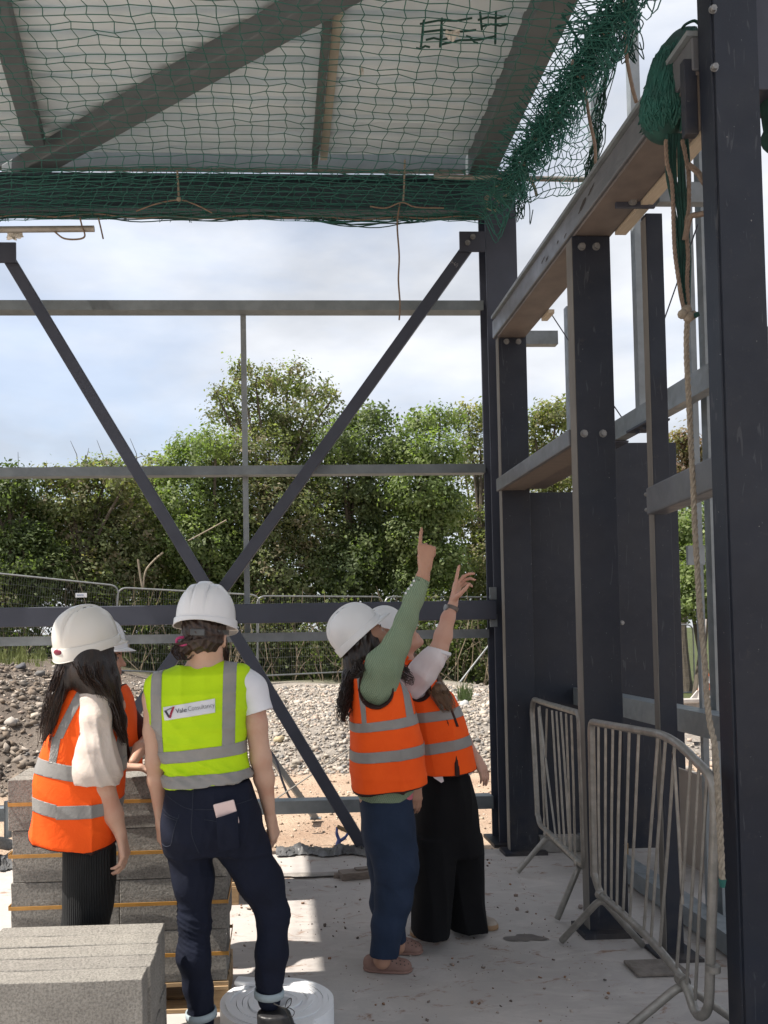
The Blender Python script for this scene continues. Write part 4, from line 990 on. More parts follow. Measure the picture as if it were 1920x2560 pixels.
# more netting beyond the near column, at the right edge
o = tag(MB().tube(catmull([P(1925, 190, 3.1), P(1935, 270, 3.1), P(1945, 330, 3.1), P(1960, 345, 3.1)], 4), [.05] * 8 + [.07] * 5, 10).build('net_bundle', NETD, sm=True), 'small dark net bundle at the right picture edge beyond the near column', 'net')
cord('hanging_string', 'dark cord crossing the sky at the right edge beyond the near column', [(1885, 330), (1905, 355), (1930, 385)], 3.3, 0.006, NETD)
# ================================================================ blocks, pallets, barriers, small things
def block_mat():
    m = bpy.data.materials.new('dense_concrete_block'); t = NT(m)
    oi = t.n('ObjectInfo')
    b = t.ramp(t.noise(7, 8, 0.65), [(0.3, (0.345, 0.33, 0.302)), (0.7, (0.26, 0.248, 0.228))])
    pit = t.ramp(t.noise(130, 5, 0.65), [(0.40, 0.25), (0.56, 1.0)])
    c = t.mix(0.45, b, pit, 'MULTIPLY')
    c = t.mix(0.35, c, t.ramp(oi.outputs['Random'], [(0, (0.75, 0.73, 0.72)), (1, (1.15, 1.13, 1.08))]), 'MULTIPLY')
    t.col(c); t.b.inputs['Roughness'].default_value = 0.95; t.b.inputs['Specular IOR Level'].default_value = 0.2
    t.bump(t.noise(95, 6, 0.7), 0.9, 0.012, t.bump(t.noise(16, 5), 0.25, 0.01)); return m
BLOCK = block_mat()
STRAP = M('orange_strapping', (0.50, 0.255, 0.055), (0.40, 0.20, 0.04), 20, 0.5)
def block_mesh(l, d, h, seed):
    r = random.Random(seed); b = bmesh.new(); bmesh.ops.create_cube(b, size=1)
    bmesh.ops.subdivide_edges(b, edges=b.edges[:], cuts=2, use_grid_fill=True)
    for v in b.verts:
        v.co = Vector((v.co.x * l, v.co.y * d, v.co.z * h)) + Vector((r.uniform(-1, 1), r.uniform(-1, 1), r.uniform(-1, 1))) * 0.0016
    me = bpy.data.meshes.new('block'); b.to_mesh(me); b.free(); return me
def pallet(label, x0, x1, y0, y1):
    t = thing('pallet', label, 'pallet', ((x0 + x1) / 2, (y0 + y1) / 2, 0), 'timber pallets under the block packs')
    W = x1 - x0; D = y1 - y0
    for i in range(5):
        y = y0 + 0.05 + (D - 0.1) * i / 4; MB().box(((x0 + x1) / 2, y, 0.119), (W, 0.09, 0.018)).build('deck_board', TIMBER, t, bevel=0.002)
    for i in range(3):
        x = x0 + 0.05 + (W - 0.1) * i / 2; MB().box((x, (y0 + y1) / 2, 0.101), (0.10, D, 0.017)).build('bearer', TIMBER, t, bevel=0.002)
        for j in range(3):
            y = y0 + 0.05 + (D - 0.1) * j / 2; MB().box((x, y, 0.055), (0.10, 0.09, 0.073)).build('foot_block', TIMBER, t, bevel=0.003)
    for j in range(3):
        y = y0 + 0.05 + (D - 0.1) * j / 2; MB().box(((x0 + x1) / 2, y, 0.0095), (W, 0.09, 0.017)).build('base_board', TIMBER, t, bevel=0.002)
    return t
def pack(label, x0, y0, nx, ny, nz, l=0.44, d=0.10, h=0.215, z0=0.13, jit=0.004, straps=True, group='packs of grey concrete blocks', seed=1):
    t = thing('block_pack', label, 'blocks', (x0 + nx * l / 2, y0 + ny * d / 2, z0), group); r = random.Random(seed)
    ms = [block_mesh(l - 0.005, d - 0.004, h - 0.003, i) for i in range(4)]
    for m_ in ms: m_.materials.append(BLOCK)
    base = Vector(t.location)
    for k in range(nz):
        ro = r.uniform(-.007, .007)
        for i in range(nx):
            for j in range(ny):
                o = bpy.data.objects.new('block', ms[r.randint(0, 3)]); col.objects.link(o); o.parent = t
                o.location = Vector((x0 + (i + .5) * l + r.uniform(-jit, jit) + ro, y0 + (j + .5) * d + r.uniform(-jit, jit) * .3, z0 + (k + .5) * h)) - base
                o.rotation_euler = (0, 0, r.uniform(-.006, .006))
                bv = o.modifiers.new('bevel', 'BEVEL'); bv.width = 0.0022; bv.segments = 1; bv.limit_method = 'ANGLE'
        if straps:
            z = z0 + (k + .5) * h + 0.004; X0, X1, Y0, Y1 = x0 - .002, x0 + nx * l + .004, y0 - .004, y0 + ny * d + .004
            mb = MB()
            for (a, b) in (((X0, Y0), (X1, Y0)), ((X1, Y0), (X1, Y1)), ((X1, Y1), (X0, Y1)), ((X0, Y1), (X0, Y0))):
                mb.bar((a[0], a[1], z), (b[0], b[1], z + .004), 0.0025, 0.015)
            mb.build('strap', STRAP, t)
    return t
pallet('timber pallet under the strapped block pack, between the legs of the jeans', -1.13, -0.225, 3.50, 3.86)
pack('grey concrete blocks strapped in four rows behind the woman in the orange vest', -1.13, 3.505, 2, 3, 4, l=0.452, d=0.105, seed=3)
pallet('timber pallet under the low block stack in the left foreground', -1.02, -0.40, 2.53, 3.0)
pack('low stack of five long grey blocks with a sunlit top in the left foreground', -0.985, 2.51, 1, 5, 2, l=0.575, d=0.096, jit=0.006, straps=False, seed=5)
pallet('timber pallet far back, seen between the legs of the dark jeans', -0.66, -0.245, 4.84, 5.30)
pack('far block pack hidden behind the yellow vest, above the far pallet', -0.66, 4.86, 1, 4, 4, l=0.40, d=0.10, seed=8)

# white foam roll
FOAM = bpy.data.materials.new('white_foam'); t_ = NT(FOAM); t_.col((0.80, 0.81, 0.82)); t_.b.inputs['Roughness'].default_value = 0.6
t_.b.inputs['Subsurface Weight'].default_value = 0.3; t_.b.inputs['Subsurface Radius'].default_value = (.05, .05, .05); t_.bump(t_.noise(35, 4), 0.15, 0.004)
fc = Vector(PZ(697, 2520)); fc = Vector((P(697, 2490, 3.37).x, 3.37, 0.0))
roll = thing('foam_roll', 'white foam strip rolled into a flat coil behind the black shoe', 'foam roll', fc)
mb = MB(); n = 460; turns = 8.5; V = []
hgt = 0.10
for i in range(n + 1):
    q = i / n; a = q * turns * 2 * pi + 2.2; rr_ = 0.045 + 0.188 * q + 0.0025 * sin(a * 3.1) + 0.0012 * sin(a * 7)
    th = 0.0224; dz = 0.003 * sin(a * 0.55 + 1) + 0.0025 * sin(a * 2.3)
    c, s = cos(a), sin(a)
    V += [(fc.x + c * (rr_ - th / 2), fc.y + s * (rr_ - th / 2), 0.002), (fc.x + c * (rr_ + th / 2), fc.y + s * (rr_ + th / 2), 0.002), (fc.x + c * (rr_ + th / 2 - .0008), fc.y + s * (rr_ + th / 2 - .0008), hgt + dz), (fc.x + c * (rr_ - th / 2 + .0008), fc.y + s * (rr_ - th / 2 + .0008), hgt + dz)]
Fs = [(4 * i + k, 4 * i + (k + 1) % 4, 4 * i + 4 + (k + 1) % 4, 4 * i + 4 + k) for i in range(n) for k in range(4)] + [(3, 2, 1, 0), (4 * n, 4 * n + 1, 4 * n + 2, 4 * n + 3)]
mb.add(V, Fs).build('coil', FOAM, roll, sm=True)
a = V[4 * 395]; 
MB().box((fc.x - 0.115, fc.y + 0.165, 0.108), (0.14, 0.055, 0.022), Matrix.Rotation(-0.25, 3, 'Z')).build('loose_end', FOAM, roll, bevel=0.006)

# crowd barriers
def PL(u, v, p, nrm):
    d = ray(u, v); o = Vector((0, 0, CAM_H)); nrm = Vector(nrm); return o + d * ((Vector(p) - o).dot(nrm) / d.dot(nrm))
BG = 'galvanised crowd barriers by the posts'
def barrier(label, p, nrm, outline, bars, legs, loop=None):
    t = thing('crowd_barrier', label, 'barrier', (p[0], p[1], 0), BG)
    q = lambda u, v: PL(u, v, p, nrm)
    MB().tube(arc([q(u, v) for u, v in outline], 0.10, 6), 0.0175, 10).build('frame_tube', GALV_D, t, sm=True)
    for (u0, v0, u1, v1) in bars:
        a, b = q(u0, v0), q(u1, v1); m_ = a.lerp(b, .5) + Vector((0, rnd.uniform(-.008, .008), 0))
        MB().tube([a, m_, b], 0.0062, 6).build('bar', GALV_D, t, sm=True)
    for (top, f1, f2) in legs:
        c = q(*top) - Vector((0, 0, 0.01))
        pts = [PZ(f1[0], f1[1], 0.016), c, PZ(f2[0], f2[1], 0.016)]
        lg = MB().tube(arc(pts, 0.05, 4), 0.0165, 10).build('leg', GALV_D, t, sm=True)
        MB().tube([c + Vector((0, -.02, .012)), c + Vector((0, .02, .012))], 0.0245, 10).build('clamp', GALV_D, lg)
    return t
near = barrier('nearer galvanised crowd barrier with a rounded top corner, beside the near column', (1.545, 3.4, 0), (1, 0, 0),
  [(1485, 2190), (1478, 1822), (1480, 1805), (1655, 1836), (1700, 1862), (1782, 1945), (1788, 2020), (1772, 2530), (1742, 2548), (1718, 2468), (1692, 2429), (1650, 2375), (1610, 2333), (1575, 2301), (1542, 2271), (1500, 2236), (1484, 2180)],
  [(1496, 1812, 1500, 2228), (1514, 1815, 1513, 2236), (1532, 1818, 1528, 2248), (1551, 1820, 1542, 2262), (1573, 1824, 1558, 2276), (1597, 1827, 1575, 2292), (1645, 1838, 1610, 2324), (1664, 1846, 1628, 2342), (1687, 1856, 1650, 2366), (1727, 1892, 1692, 2420), (1748, 1912, 1717, 2460), (1768, 1936, 1738, 2500), (1684, 1880, 1706, 2260)],
  [((1503, 2240), (1404, 2352), (1606, 2362)), ((1706, 2452), (1570, 2572), (1838, 2552))])
MB().tube([PL(1782, 2412, (1.545, 3.4, 0), (1, 0, 0)), PL(1782, 2428, (1.545, 3.4, 0), (1, 0, 0))], 0.026, 12).build('coupling_band', GALV_D, near, sm=True)
far_p = (1.60, 4.35, 0); far_n = Vector((1, -0.132, 0)).normalized()
barrier('farther galvanised crowd barrier with bent bars in front of the large dark panel', far_p, far_n,
  [(1344, 2040), (1336, 1880), (1330, 1775), (1334, 1748), (1360, 1757), (1438, 1780), (1449, 1784), (1462, 2168), (1450, 2158), (1375, 2085), (1350, 2062), (1344, 2035)],
  [(1349, 1765, 1371, 2082), (1346, 1768, 1362, 2070), (1367, 1772, 1360, 2066), (1380, 1776, 1400, 2105), (1391, 1778, 1412, 2116), (1402, 1780, 1425, 2128), (1415, 1784, 1427, 2130), (1428, 1788, 1438, 2142) , (1350, 1780, 1390, 2096)],
  [((1370, 2086), (1294, 2180), (1458, 2168)), ((1448, 2160), (1393, 2297), (1500, 2150))])

# timber offcuts on the slab
pl = thing('timber_offcut', 'dark weathered timber offcut on the slab behind the blue jeans', 'timber', PZ(900, 2203))
a = PZ(852, 2204); b = PZ(975, 2192)
MB().bar(a + Vector((0, .05, .024)), b + Vector((0, .05, .024)), 0.10, 0.045).build('plank', TIMBER_G, pl, bevel=0.004)
MB().bar(a + Vector((.10, .08, .053)), b + Vector((0, .06, .053)), 0.05, 0.010).build('lath', TIMBER_G, pl, bevel=0.002)
tag(MB().prism([(-.02, 0), (.02, 0), (.012, .02), (-.015, .028)], PZ(835, 2194, .001), PZ(852, 2194, .001)).build('timber_splinter', TIMBER_G), 'splintered brown wood end left of the timber offcut', 'timber')
# crumpled membrane along the slab edge
POLY = M('grey_membrane', (0.13, 0.13, 0.13), (0.08, 0.08, 0.082), 12, 0.35, 0, 0.5, 25, 0.01)
def crumpled_strip(name, label, u0, u1, v0, v1, seed, hgt=0.05, m=POLY):
    r = np.random.RandomState(seed); A, B, C, D = PZ(u0, v1), PZ(u1, v1), PZ(u1, v0), PZ(u0, v0); n1, n2 = 70, 9; V = []
    for i in range(n1):
        for j in range(n2):
            a = i / (n1 - 1); b = j / (n2 - 1); p = A.lerp(B, a).lerp(D.lerp(C, a), b)
            h = hgt * sin(pi * min(1, b * 1.0)) * (0.55 + 0.45 * sin(a * 21 + seed + b * 3) * sin(a * 9.1 + 2)) + 0.012 * r.rand() + 0.006
            V.append((p.x + r.normal() * .006, p.y + .03 * sin(a * 13 + seed) + r.normal() * .006, p.z + h))
    o = MB().add(V, [(i * n2 + j, (i + 1) * n2 + j, (i + 1) * n2 + j + 1, i * n2 + j + 1) for i in range(n1 - 1) for j in range(n2 - 1)]).build(name, m, sm=radians(60)); return tag(o, label, 'membrane')
crumpled_strip('membrane', 'crumpled grey membrane lying along the slab edge by the blue spade', 690, 925, 2122, 2142, 4)
crumpled_strip('membrane', 'crumpled black plastic sheet at the left edge of the slab', -60, 27, 2140, 2178, 7, 0.06)
MORT = M('spilt_mortar', (0.30, 0.275, 0.25), (0.2, 0.185, 0.17), 12, 0.9, 0, 0.6, 50, 0.01)
q = PZ(780, 2190)
me_ = blob_sheet('spilt_mortar', (q.x, q.y), 0.30, 0.055, 0.012, MORT, 8, .3)
tag(me_, 'low streak of spilt grey mortar on the slab between the two jeans wearers', 'mortar')
# flat base pad by the slim post
q = PZ(1640, 2425); o = tag(MB().box((q.x, q.y, 0.011), (0.24, 0.16, 0.018)).build('mortar_pad', M('broken_mortar', (0.2, 0.175, 0.155), (0.13, 0.115, 0.1), 20, 0.95, 0, 0.8, 50, .01), bevel=0.006), 'broken square mortar pad on the slab under the nearer barrier', 'mortar')
# spade standing behind the slab edge
BLUE = M('blue_painted_grip', (0.10, 0.14, 0.42), (0.16, 0.2, 0.46), 25, 0.45)
Ys = 6.12
sp_ = thing('spade', 'blue spade handle with a wooden grip standing behind the slab edge', 'spade', P(840, 2140, Ys))
MB().tube([P(843, 2066, Ys), P(873, 2080, Ys)], 0.015, 8).build('grip', TIMBER, sp_, sm=True)
MB().tube(catmull([P(843, 2068, Ys), P(842, 2084, Ys), P(848, 2100, Ys)], 4), [.010] * 4 + [.013] * 5, 7).build('yoke_arm', BLUE, sp_, sm=True)
MB().tube(catmull([P(872, 2080, Ys), P(862, 2094, Ys), P(850, 2102, Ys)], 4), [.010] * 4 + [.013] * 5, 7).build('yoke_arm', BLUE, sp_, sm=True)
MB().tube([P(849, 2098, Ys), P(843, 2116, Ys), P(836, 2150, Ys + .02)], [.018, .019, .017], 9).build('shaft', BLUE, sp_, sm=True)
MB().box(P(834, 2156, Ys + 0.05), (0.17, 0.20, 0.006)).build('blade', STEEL, sp_)
# galvanised prop and black cable on the sand
pr = thing('leaning_prop', 'galvanised prop leaning on the sand beyond the lowest rail', 'prop', P(789, 2046, 7.4))
MB().bar(P(668, 1878, 7.2), P(789, 2046, 7.42), 0.045, 0.05).build('channel', GALV, pr)
MB().box(P(789, 2046, 7.42), (0.10, 0.06, 0.012)).build('foot', GALV, pr)
tag(MB().tube(catmull([P(672, 1872, 7.0), P(690, 1900, 7.0), P(705, 1950, 7.0), P(728, 1999, 7.0), P(760, 2012, 7.0)], 6), 0.011, 6).build('black_cable', STEEL), 'black cable sagging beside the leaning galvanised prop', 'cable')
tag(MB().tube([P(686, 2000, 6.6), P(880, 1868, 6.6)], 0.006, 6).build('thin_rod', GALV_D), 'thin rod slanting behind the brace above the lowest rail', 'rod')
# left edge: galvanised socket and concrete lumps
o = tag(MB().tube([P(20, 2093, 6.05), P(20, 2003, 6.05)], 0.028, 14).build('galvanised_socket', GALV, sm=True), 'upright galvanised tube through the lowest rail at the left edge', 'tube')
q = PZ(8, 2125, 0.0); me = stones('concrete_lump', np.array([[q.x, q.y, .05]]), [.10], np.array([(.33, .32, .3)]), STONEM, True, 90); tag(link('concrete_lump', me, None, None, (q.x, q.y, 0)), 'broken grey concrete lump at the left edge beside the block pack', 'lump')
# traffic cone and broom outside
CONE_O = M('cone_orange', (0.85, 0.17, 0.02), (0.75, 0.14, 0.018), 5, 0.45)
CONE_W = M('cone_white_band', (0.75, 0.75, 0.72), (0.66, 0.66, 0.63), 8, 0.4)
Yc = 12.5; cb = P(1766, 1792, Yc); ct = P(1766, 1668, Yc); Hc = (ct - cb).length
cone = thing('traffic_cone', 'orange and white traffic cone behind the rope and the broom', 'traffic cone', cb)
def ring(z0, z1, m, name):
    r0 = 0.20 - 0.165 * z0; r1 = 0.20 - 0.165 * z1
    MB().tube([cb + Vector((0, 0, Hc * z0)), cb + Vector((0, 0, Hc * z1))], [r0, r1], 20).build(name, m, cone, sm=True)
for z0, z1, m, nm in ((0.04, .28, CONE_O, 'cone_body'), (.28, .5, CONE_W, 'white_band'), (.5, .68, CONE_O, 'cone_body'), (.68, .82, CONE_W, 'white_band'), (.82, 1.0, CONE_O, 'cone_tip')): ring(z0, z1, m, nm)
MB().box(cb + Vector((0, 0, .015)), (0.46, 0.46, 0.035)).build('base', CONE_O, cone, bevel=0.01)
Yb = 8.6; bh = P(1740, 1752, Yb)
br = thing('broom', 'wide pale broom with stiff bristles leaning outside behind the rope', 'broom', bh)
BRM = M('pale_broom_wood', (0.48, 0.46, 0.43), (0.38, 0.36, 0.34), 10, 0.7)
MB().box(bh, (0.34, 0.06, 0.05)).build('head', BRM, br, bevel=0.01)
MB().tube([bh + Vector((.03, 0, .02)), P(1764, 1548, Yb + .1)], 0.014, 8).build('handle', BRM, br, sm=True)
MB().add([bh + Vector(q) for q in ((-.06, 0, .02), (.12, 0, .02), (.045, 0, .11), (.02, 0, .11), (-.06, .02, .02), (.12, .02, .02), (.045, .02, .11), (.02, .02, .11))], [(0, 1, 2, 3), (7, 6, 5, 4), (0, 4, 5, 1), (1, 5, 6, 2), (2, 6, 7, 3), (3, 7, 4, 0)]).build('socket', BRM, br)
mb = MB()
for i in range(22):
    for j in range(3): p = bh + Vector((-.16 + .32 * i / 21, -.02 + .02 * j, -.02)); mb.tube([p, p + Vector((rnd.uniform(-.006, .006), rnd.uniform(-.01, .01), -.11))], 0.004, 4)
tag(mb.build('bristles', BRM, br), kind='stuff')
# ================================================================ people: implicit-surface modelling kit
class Field:
    """distance field on a grid; shapes are blended in, then skinned as one continuous surface"""
    def __init__(s, lo, hi, h):
        s.h = h; s.o = np.array(lo, float); s.n = np.ceil((np.array(hi) - s.o) / h).astype(int) + 1
        s.D = np.full(s.n, 0.5, np.float32)
    def like(s):
        q = Field.__new__(Field); q.h = s.h; q.o = s.o; q.n = s.n; q.D = np.full(s.n, 0.5, np.float32); return q
    def _box(s, lo, hi):
        a = np.maximum(0, np.floor((np.array(lo) - s.o) / s.h).astype(int)); b = np.minimum(s.n, np.ceil((np.array(hi) - s.o) / s.h).astype(int) + 1)
        if np.any(b <= a): return None
        g = [(s.o[i] + np.arange(a[i], b[i]) * s.h).astype(np.float32) for i in range(3)]
        return (slice(a[0], b[0]), slice(a[1], b[1]), slice(a[2], b[2])), g[0][:, None, None], g[1][None, :, None], g[2][None, None, :]
    def _put(s, lo, hi, fn, k, mode):
        pad = max(3 * s.h, 2.0 * k) + 0.01
        q = s._box(np.array(lo) - pad, np.array(hi) + pad)
        if q is None: return s
        sl, X, Y, Z = q; d = fn(X, Y, Z).astype(np.float32); old = s.D[sl]
        if mode == 'u':
            h = np.clip(0.5 + 0.5 * (old - d) / max(k, 1e-5), 0, 1); s.D[sl] = old * (1 - h) + d * h - k * h * (1 - h)
        else:
            d = -d; h = np.clip(0.5 - 0.5 * (old - d) / max(k, 1e-5), 0, 1); s.D[sl] = old * (1 - h) + d * h + k * h * (1 - h)
        return s
    def cap(s, a, b, ra, rb, k=0.02, flat=None, mode='u'):
        a = np.array(a, float); b = np.array(b, float); ab = b - a; L2 = max(1e-9, ab @ ab); m = max(ra, rb)
        def fn(X, Y, Z):
            px, py, pz = X - a[0], Y - a[1], Z - a[2]
            t = np.clip((px * ab[0] + py * ab[1] + pz * ab[2]) / L2, 0, 1)
            vx, vy, vz = px - ab[0] * t, py - ab[1] * t, pz - ab[2] * t
            if flat is not None:
                n = np.array(flat[0], float); n /= np.linalg.norm(n); q = (vx * n[0] + vy * n[1] + vz * n[2]) * (1 / flat[1] - 1)
                vx, vy, vz = vx + n[0] * q, vy + n[1] * q, vz + n[2] * q
            return np.sqrt(vx * vx + vy * vy + vz * vz) - (ra + (rb - ra) * t)
        return s._put(np.minimum(a, b) - m, np.maximum(a, b) + m, fn, k, mode)
    def chain(s, pts, rs, k=0.02, flat=None):
        for i in range(len(pts) - 1): s.cap(pts[i], pts[i + 1], rs[i], rs[i + 1], k, flat)
        return s
    def ell(s, c, r, k=0.02, R=None, mode='u'):
        c = np.array(c, float); r = np.array(r, float); m = r.max(); Rm = np.eye(3) if R is None else np.array(R)
        def fn(X, Y, Z):
            x, y, z = X - c[0], Y - c[1], Z - c[2]
            l = [x * Rm[0, i] + y * Rm[1, i] + z * Rm[2, i] for i in range(3)]
            k0 = np.sqrt(sum((l[i] / r[i]) ** 2 for i in range(3))); k1 = np.sqrt(sum((l[i] / r[i] ** 2) ** 2 for i in range(3))) + 1e-9
            return k0 * (k0 - 1) / k1
        return s._put(c - m, c + m, fn, k, mode)
    def loft(s, rows, k=0.01, p=2.4, tilt=0.0, mode='u', ytilt=0.0):
        """rows: (z, cx, cy, a, b) ascending in z"""
        rows = sorted(rows); Zr = np.array([r[0] for r in rows]); C = np.array([r[1:] for r in rows]); xm = C[:, 0].mean(); ym = C[:, 1].mean()
        lo = [(C[:, 0] - C[:, 2]).min(), (C[:, 1] - C[:, 3]).min(), Zr[0] - abs(tilt) * .3]; hi = [(C[:, 0] + C[:, 2]).max(), (C[:, 1] + C[:, 3]).max(), Zr[-1] + abs(tilt) * .3]
        def fn(X, Y, Z):
            z = Z - tilt * (X - xm) - ytilt * (Y - ym) + 0 * X + 0 * Y
            cx, cy, a, b = [np.interp(z, Zr, C[:, i]) for i in range(4)]
            q = (np.abs((X - cx) / a) ** p + np.abs((Y - cy) / b) ** p) ** (1 / p)
            d = (q - 1) * np.minimum(a, b)
            return np.maximum(d, np.maximum(z - Zr[-1], Zr[0] - z))
        return s._put(lo, hi, fn, k, mode)
    def keep(s, co, no, k=0.0):
        """cut away what lies on the +no side of a plane"""
        no = np.array(no, float); no /= np.linalg.norm(no); g = [s.o[i] + np.arange(s.n[i]) * s.h for i in range(3)]
        d = (g[0][:, None, None] - co[0]) * no[0] + (g[1][None, :, None] - co[1]) * no[1] + (g[2][None, None, :] - co[2]) * no[2]
        s.D = np.maximum(s.D, d.astype(np.float32)); return s
    def shell_band(s, other, th, near):
        """thin trim: where the surface of s meets the surface of other"""
        return np.maximum(np.abs(s.D) - th, np.abs(other) - near)
    def skin(s, D=None, relax=2):
        D = s.D if D is None else D; ins = D < 0; n = D.shape
        c = np.zeros((n[0] - 1, n[1] - 1, n[2] - 1), np.int8)
        for i in (0, 1):
            for j in (0, 1):
                for k in (0, 1): c += ins[i:n[0] - 1 + i, j:n[1] - 1 + j, k:n[2] - 1 + k]
        cell = np.argwhere((c > 0) & (c < 8)); N = len(cell)
        if N == 0: return np.zeros((0, 3)), np.zeros((0, 4), int)
        off = np.array([(i, j, k) for i in (0, 1) for j in (0, 1) for k in (0, 1)])
        val = np.stack([D[cell[:, 0] + o[0], cell[:, 1] + o[1], cell[:, 2] + o[2]] for o in off], 1)
        acc = np.zeros((N, 3)); cnt = np.zeros(N)
        for a in range(8):
            for b in range(a + 1, 8):
                if np.abs(off[a] - off[b]).sum() != 1: continue
                m = (val[:, a] < 0) != (val[:, b] < 0); t = val[m, a] / (val[m, a] - val[m, b])
                acc[m] += off[a] + (off[b] - off[a])[None] * t[:, None]; cnt[m] += 1
        V = (cell + acc / cnt[:, None]) * s.h + s.o
        ids = np.full(c.shape, -1, np.int32); ids[cell[:, 0], cell[:, 1], cell[:, 2]] = np.arange(N)
        Q = []
        for ax in range(3):
            sl0 = [slice(None)] * 3; sl1 = [slice(None)] * 3; sl0[ax] = slice(0, -1); sl1[ax] = slice(1, None)
            A, B = ins[tuple(sl0)], ins[tuple(sl1)]
            e = np.argwhere(A != B); u, v = (ax + 1) % 3, (ax + 2) % 3
            e = e[(e[:, u] > 0) & (e[:, v] > 0) & (e[:, u] < n[u] - 1) & (e[:, v] < n[v] - 1)]
            sgn = A[e[:, 0], e[:, 1], e[:, 2]]; q = []
            for du, dv in ((-1, -1), (0, -1), (0, 0), (-1, 0)):
                f = e.copy(); f[:, u] += du; f[:, v] += dv; q.append(ids[f[:, 0], f[:, 1], f[:, 2]])
            q = np.stack(q, 1); q[~sgn] = q[~sgn][:, ::-1]; Q.append(q)
        Q = np.concatenate(Q); Q = Q[(Q >= 0).all(1)]
        for _ in range(relax):
            S = np.zeros_like(V); W = np.zeros(N)
            for i in range(4):
                a, b = Q[:, i], Q[:, (i + 1) % 4]
                for j in range(3): S[:, j] += np.bincount(a, V[b, j], N) + np.bincount(b, V[a, j], N)
                W += np.bincount(a, minlength=N) + np.bincount(b, minlength=N)
            V = V * 0.5 + 0.5 * S / np.maximum(W, 1)[:, None]
        return V, Q
def vnormals(V, Q):
    n = np.cross(V[Q[:, 2]] - V[Q[:, 0]], V[Q[:, 3]] - V[Q[:, 1]]); N = np.zeros_like(V)
    for i in range(Q.shape[1]):
        for j in range(3): N[:, j] += np.bincount(Q[:, i], n[:, j], len(V))
    return N / (np.linalg.norm(N, axis=1)[:, None] + 1e-12)
def folds(V, Q, amp, seed, dirs=((1, .3, .25), (.7, -.5, .5), (1, .8, -.3)), f=(26, 48), warp=0.35, fade=None):
    """cloth folds pushed along the normals"""
    r = np.random.RandomState(seed); N = vnormals(V, Q); d = 0
    w = np.stack([np.sin(V @ (r.normal(size=3) * 7) + r.uniform(0, 6.28)) for _ in range(3)], 1) * 0.05 * warp / 0.35
    P_ = V + w
    for dr in dirs:
        dr = np.array(dr, float); dr /= np.linalg.norm(dr); fr = r.uniform(*f)
        env = 0.5 + 0.5 * np.sin(V @ (r.normal(size=3) * 6) + r.uniform(0, 6.28))
        sn = np.sin(P_ @ dr * fr + r.uniform(0, 6.28)); d = d + env * (1 - 2 * np.abs(sn) ** 0.8) * amp
    if fade is not None: d = d * fade
    return V + N * d[:, None]
def crease(V, Q, p, n, amp, w, z0, z1):
    """a pressed fold line: where the plane through p meets the cloth"""
    n = np.array(n, float); n /= np.linalg.norm(n); d = np.abs((V - np.array(p)) @ n); e = np.clip((V[:, 2] - z0) / .03, 0, 1) * np.clip((z1 - V[:, 2]) / .03, 0, 1)
    return V + vnormals(V, Q) * (amp * np.exp(-d / w) * e)[:, None]
def put_mesh(name, V, Q, m, parent):
    me = np_mesh(name, V, Q); smooth(me); return link(name, me, m, parent)
def patch(V, Q, planes, off, name, m, parent, face=None):
    """cut a strip out of a garment between planes (point, outward normal) and lay it just proud of the cloth"""
    C = V[Q].mean(1); ok = np.ones(len(Q), bool)
    for co, no in planes:
        no = np.array(no, float); no /= np.linalg.norm(no); ok &= ((C - np.array(co)) @ no) < 0.012
    if face is not None: ok &= (vnormals(V, Q)[Q].mean(1) @ np.array(face, float)) > 0
    if not ok.any(): return None
    q = Q[ok]; u, inv = np.unique(q, return_inverse=True); N = vnormals(V, Q)[u]; v = V[u] + N * off
    bm = bmesh.new(); vs = [bm.verts.new(x) for x in v]
    for f in inv.reshape(q.shape):
        try: bm.faces.new([vs[i] for i in f])
        except ValueError: pass
    for co, no in planes:
        bmesh.ops.bisect_plane(bm, geom=bm.verts[:] + bm.edges[:] + bm.faces[:], plane_co=Vector(co), plane_no=Vector(no), clear_outer=True)
    left = set(bm.verts); isl = []
    while left:
        st = [left.pop()]; cur = set(st)
        while st:
            for e in st.pop().link_edges:
                for w in e.verts:
                    if w in left: left.discard(w); cur.add(w); st.append(w)
        isl.append(cur)
    isl.sort(key=len, reverse=True); keep_ = isl[:1] if face is not None else [q for q in isl if len(q) > 12]
    me0 = None
    for cur in keep_:
        ix = {w: i for i, w in enumerate(cur)}; me = bpy.data.meshes.new(name)
        me.from_pydata([w.co[:] for w in cur], [], [[ix[w] for w in f.verts] for f in bm.faces if f.verts[0] in cur]); me.update()
        smooth(me); o = link(name, me, m, parent); me0 = me0 or o
        md = o.modifiers.new('thick', 'SOLIDIFY'); md.thickness = min(0.0015, off * .7); md.offset = -1
    bm.free()
    return me0
YV = Vector((0, 1, 0))
def line_plane(a, b, out):
    """plane through the world points a, b running away from the camera; out: a point on its outer side"""
    n = (Vector(b) - Vector(a)).cross(YV).normalized()
    if (Vector(out) - Vector(a)).dot(n) < 0: n = -n
    return (Vector(a), n)
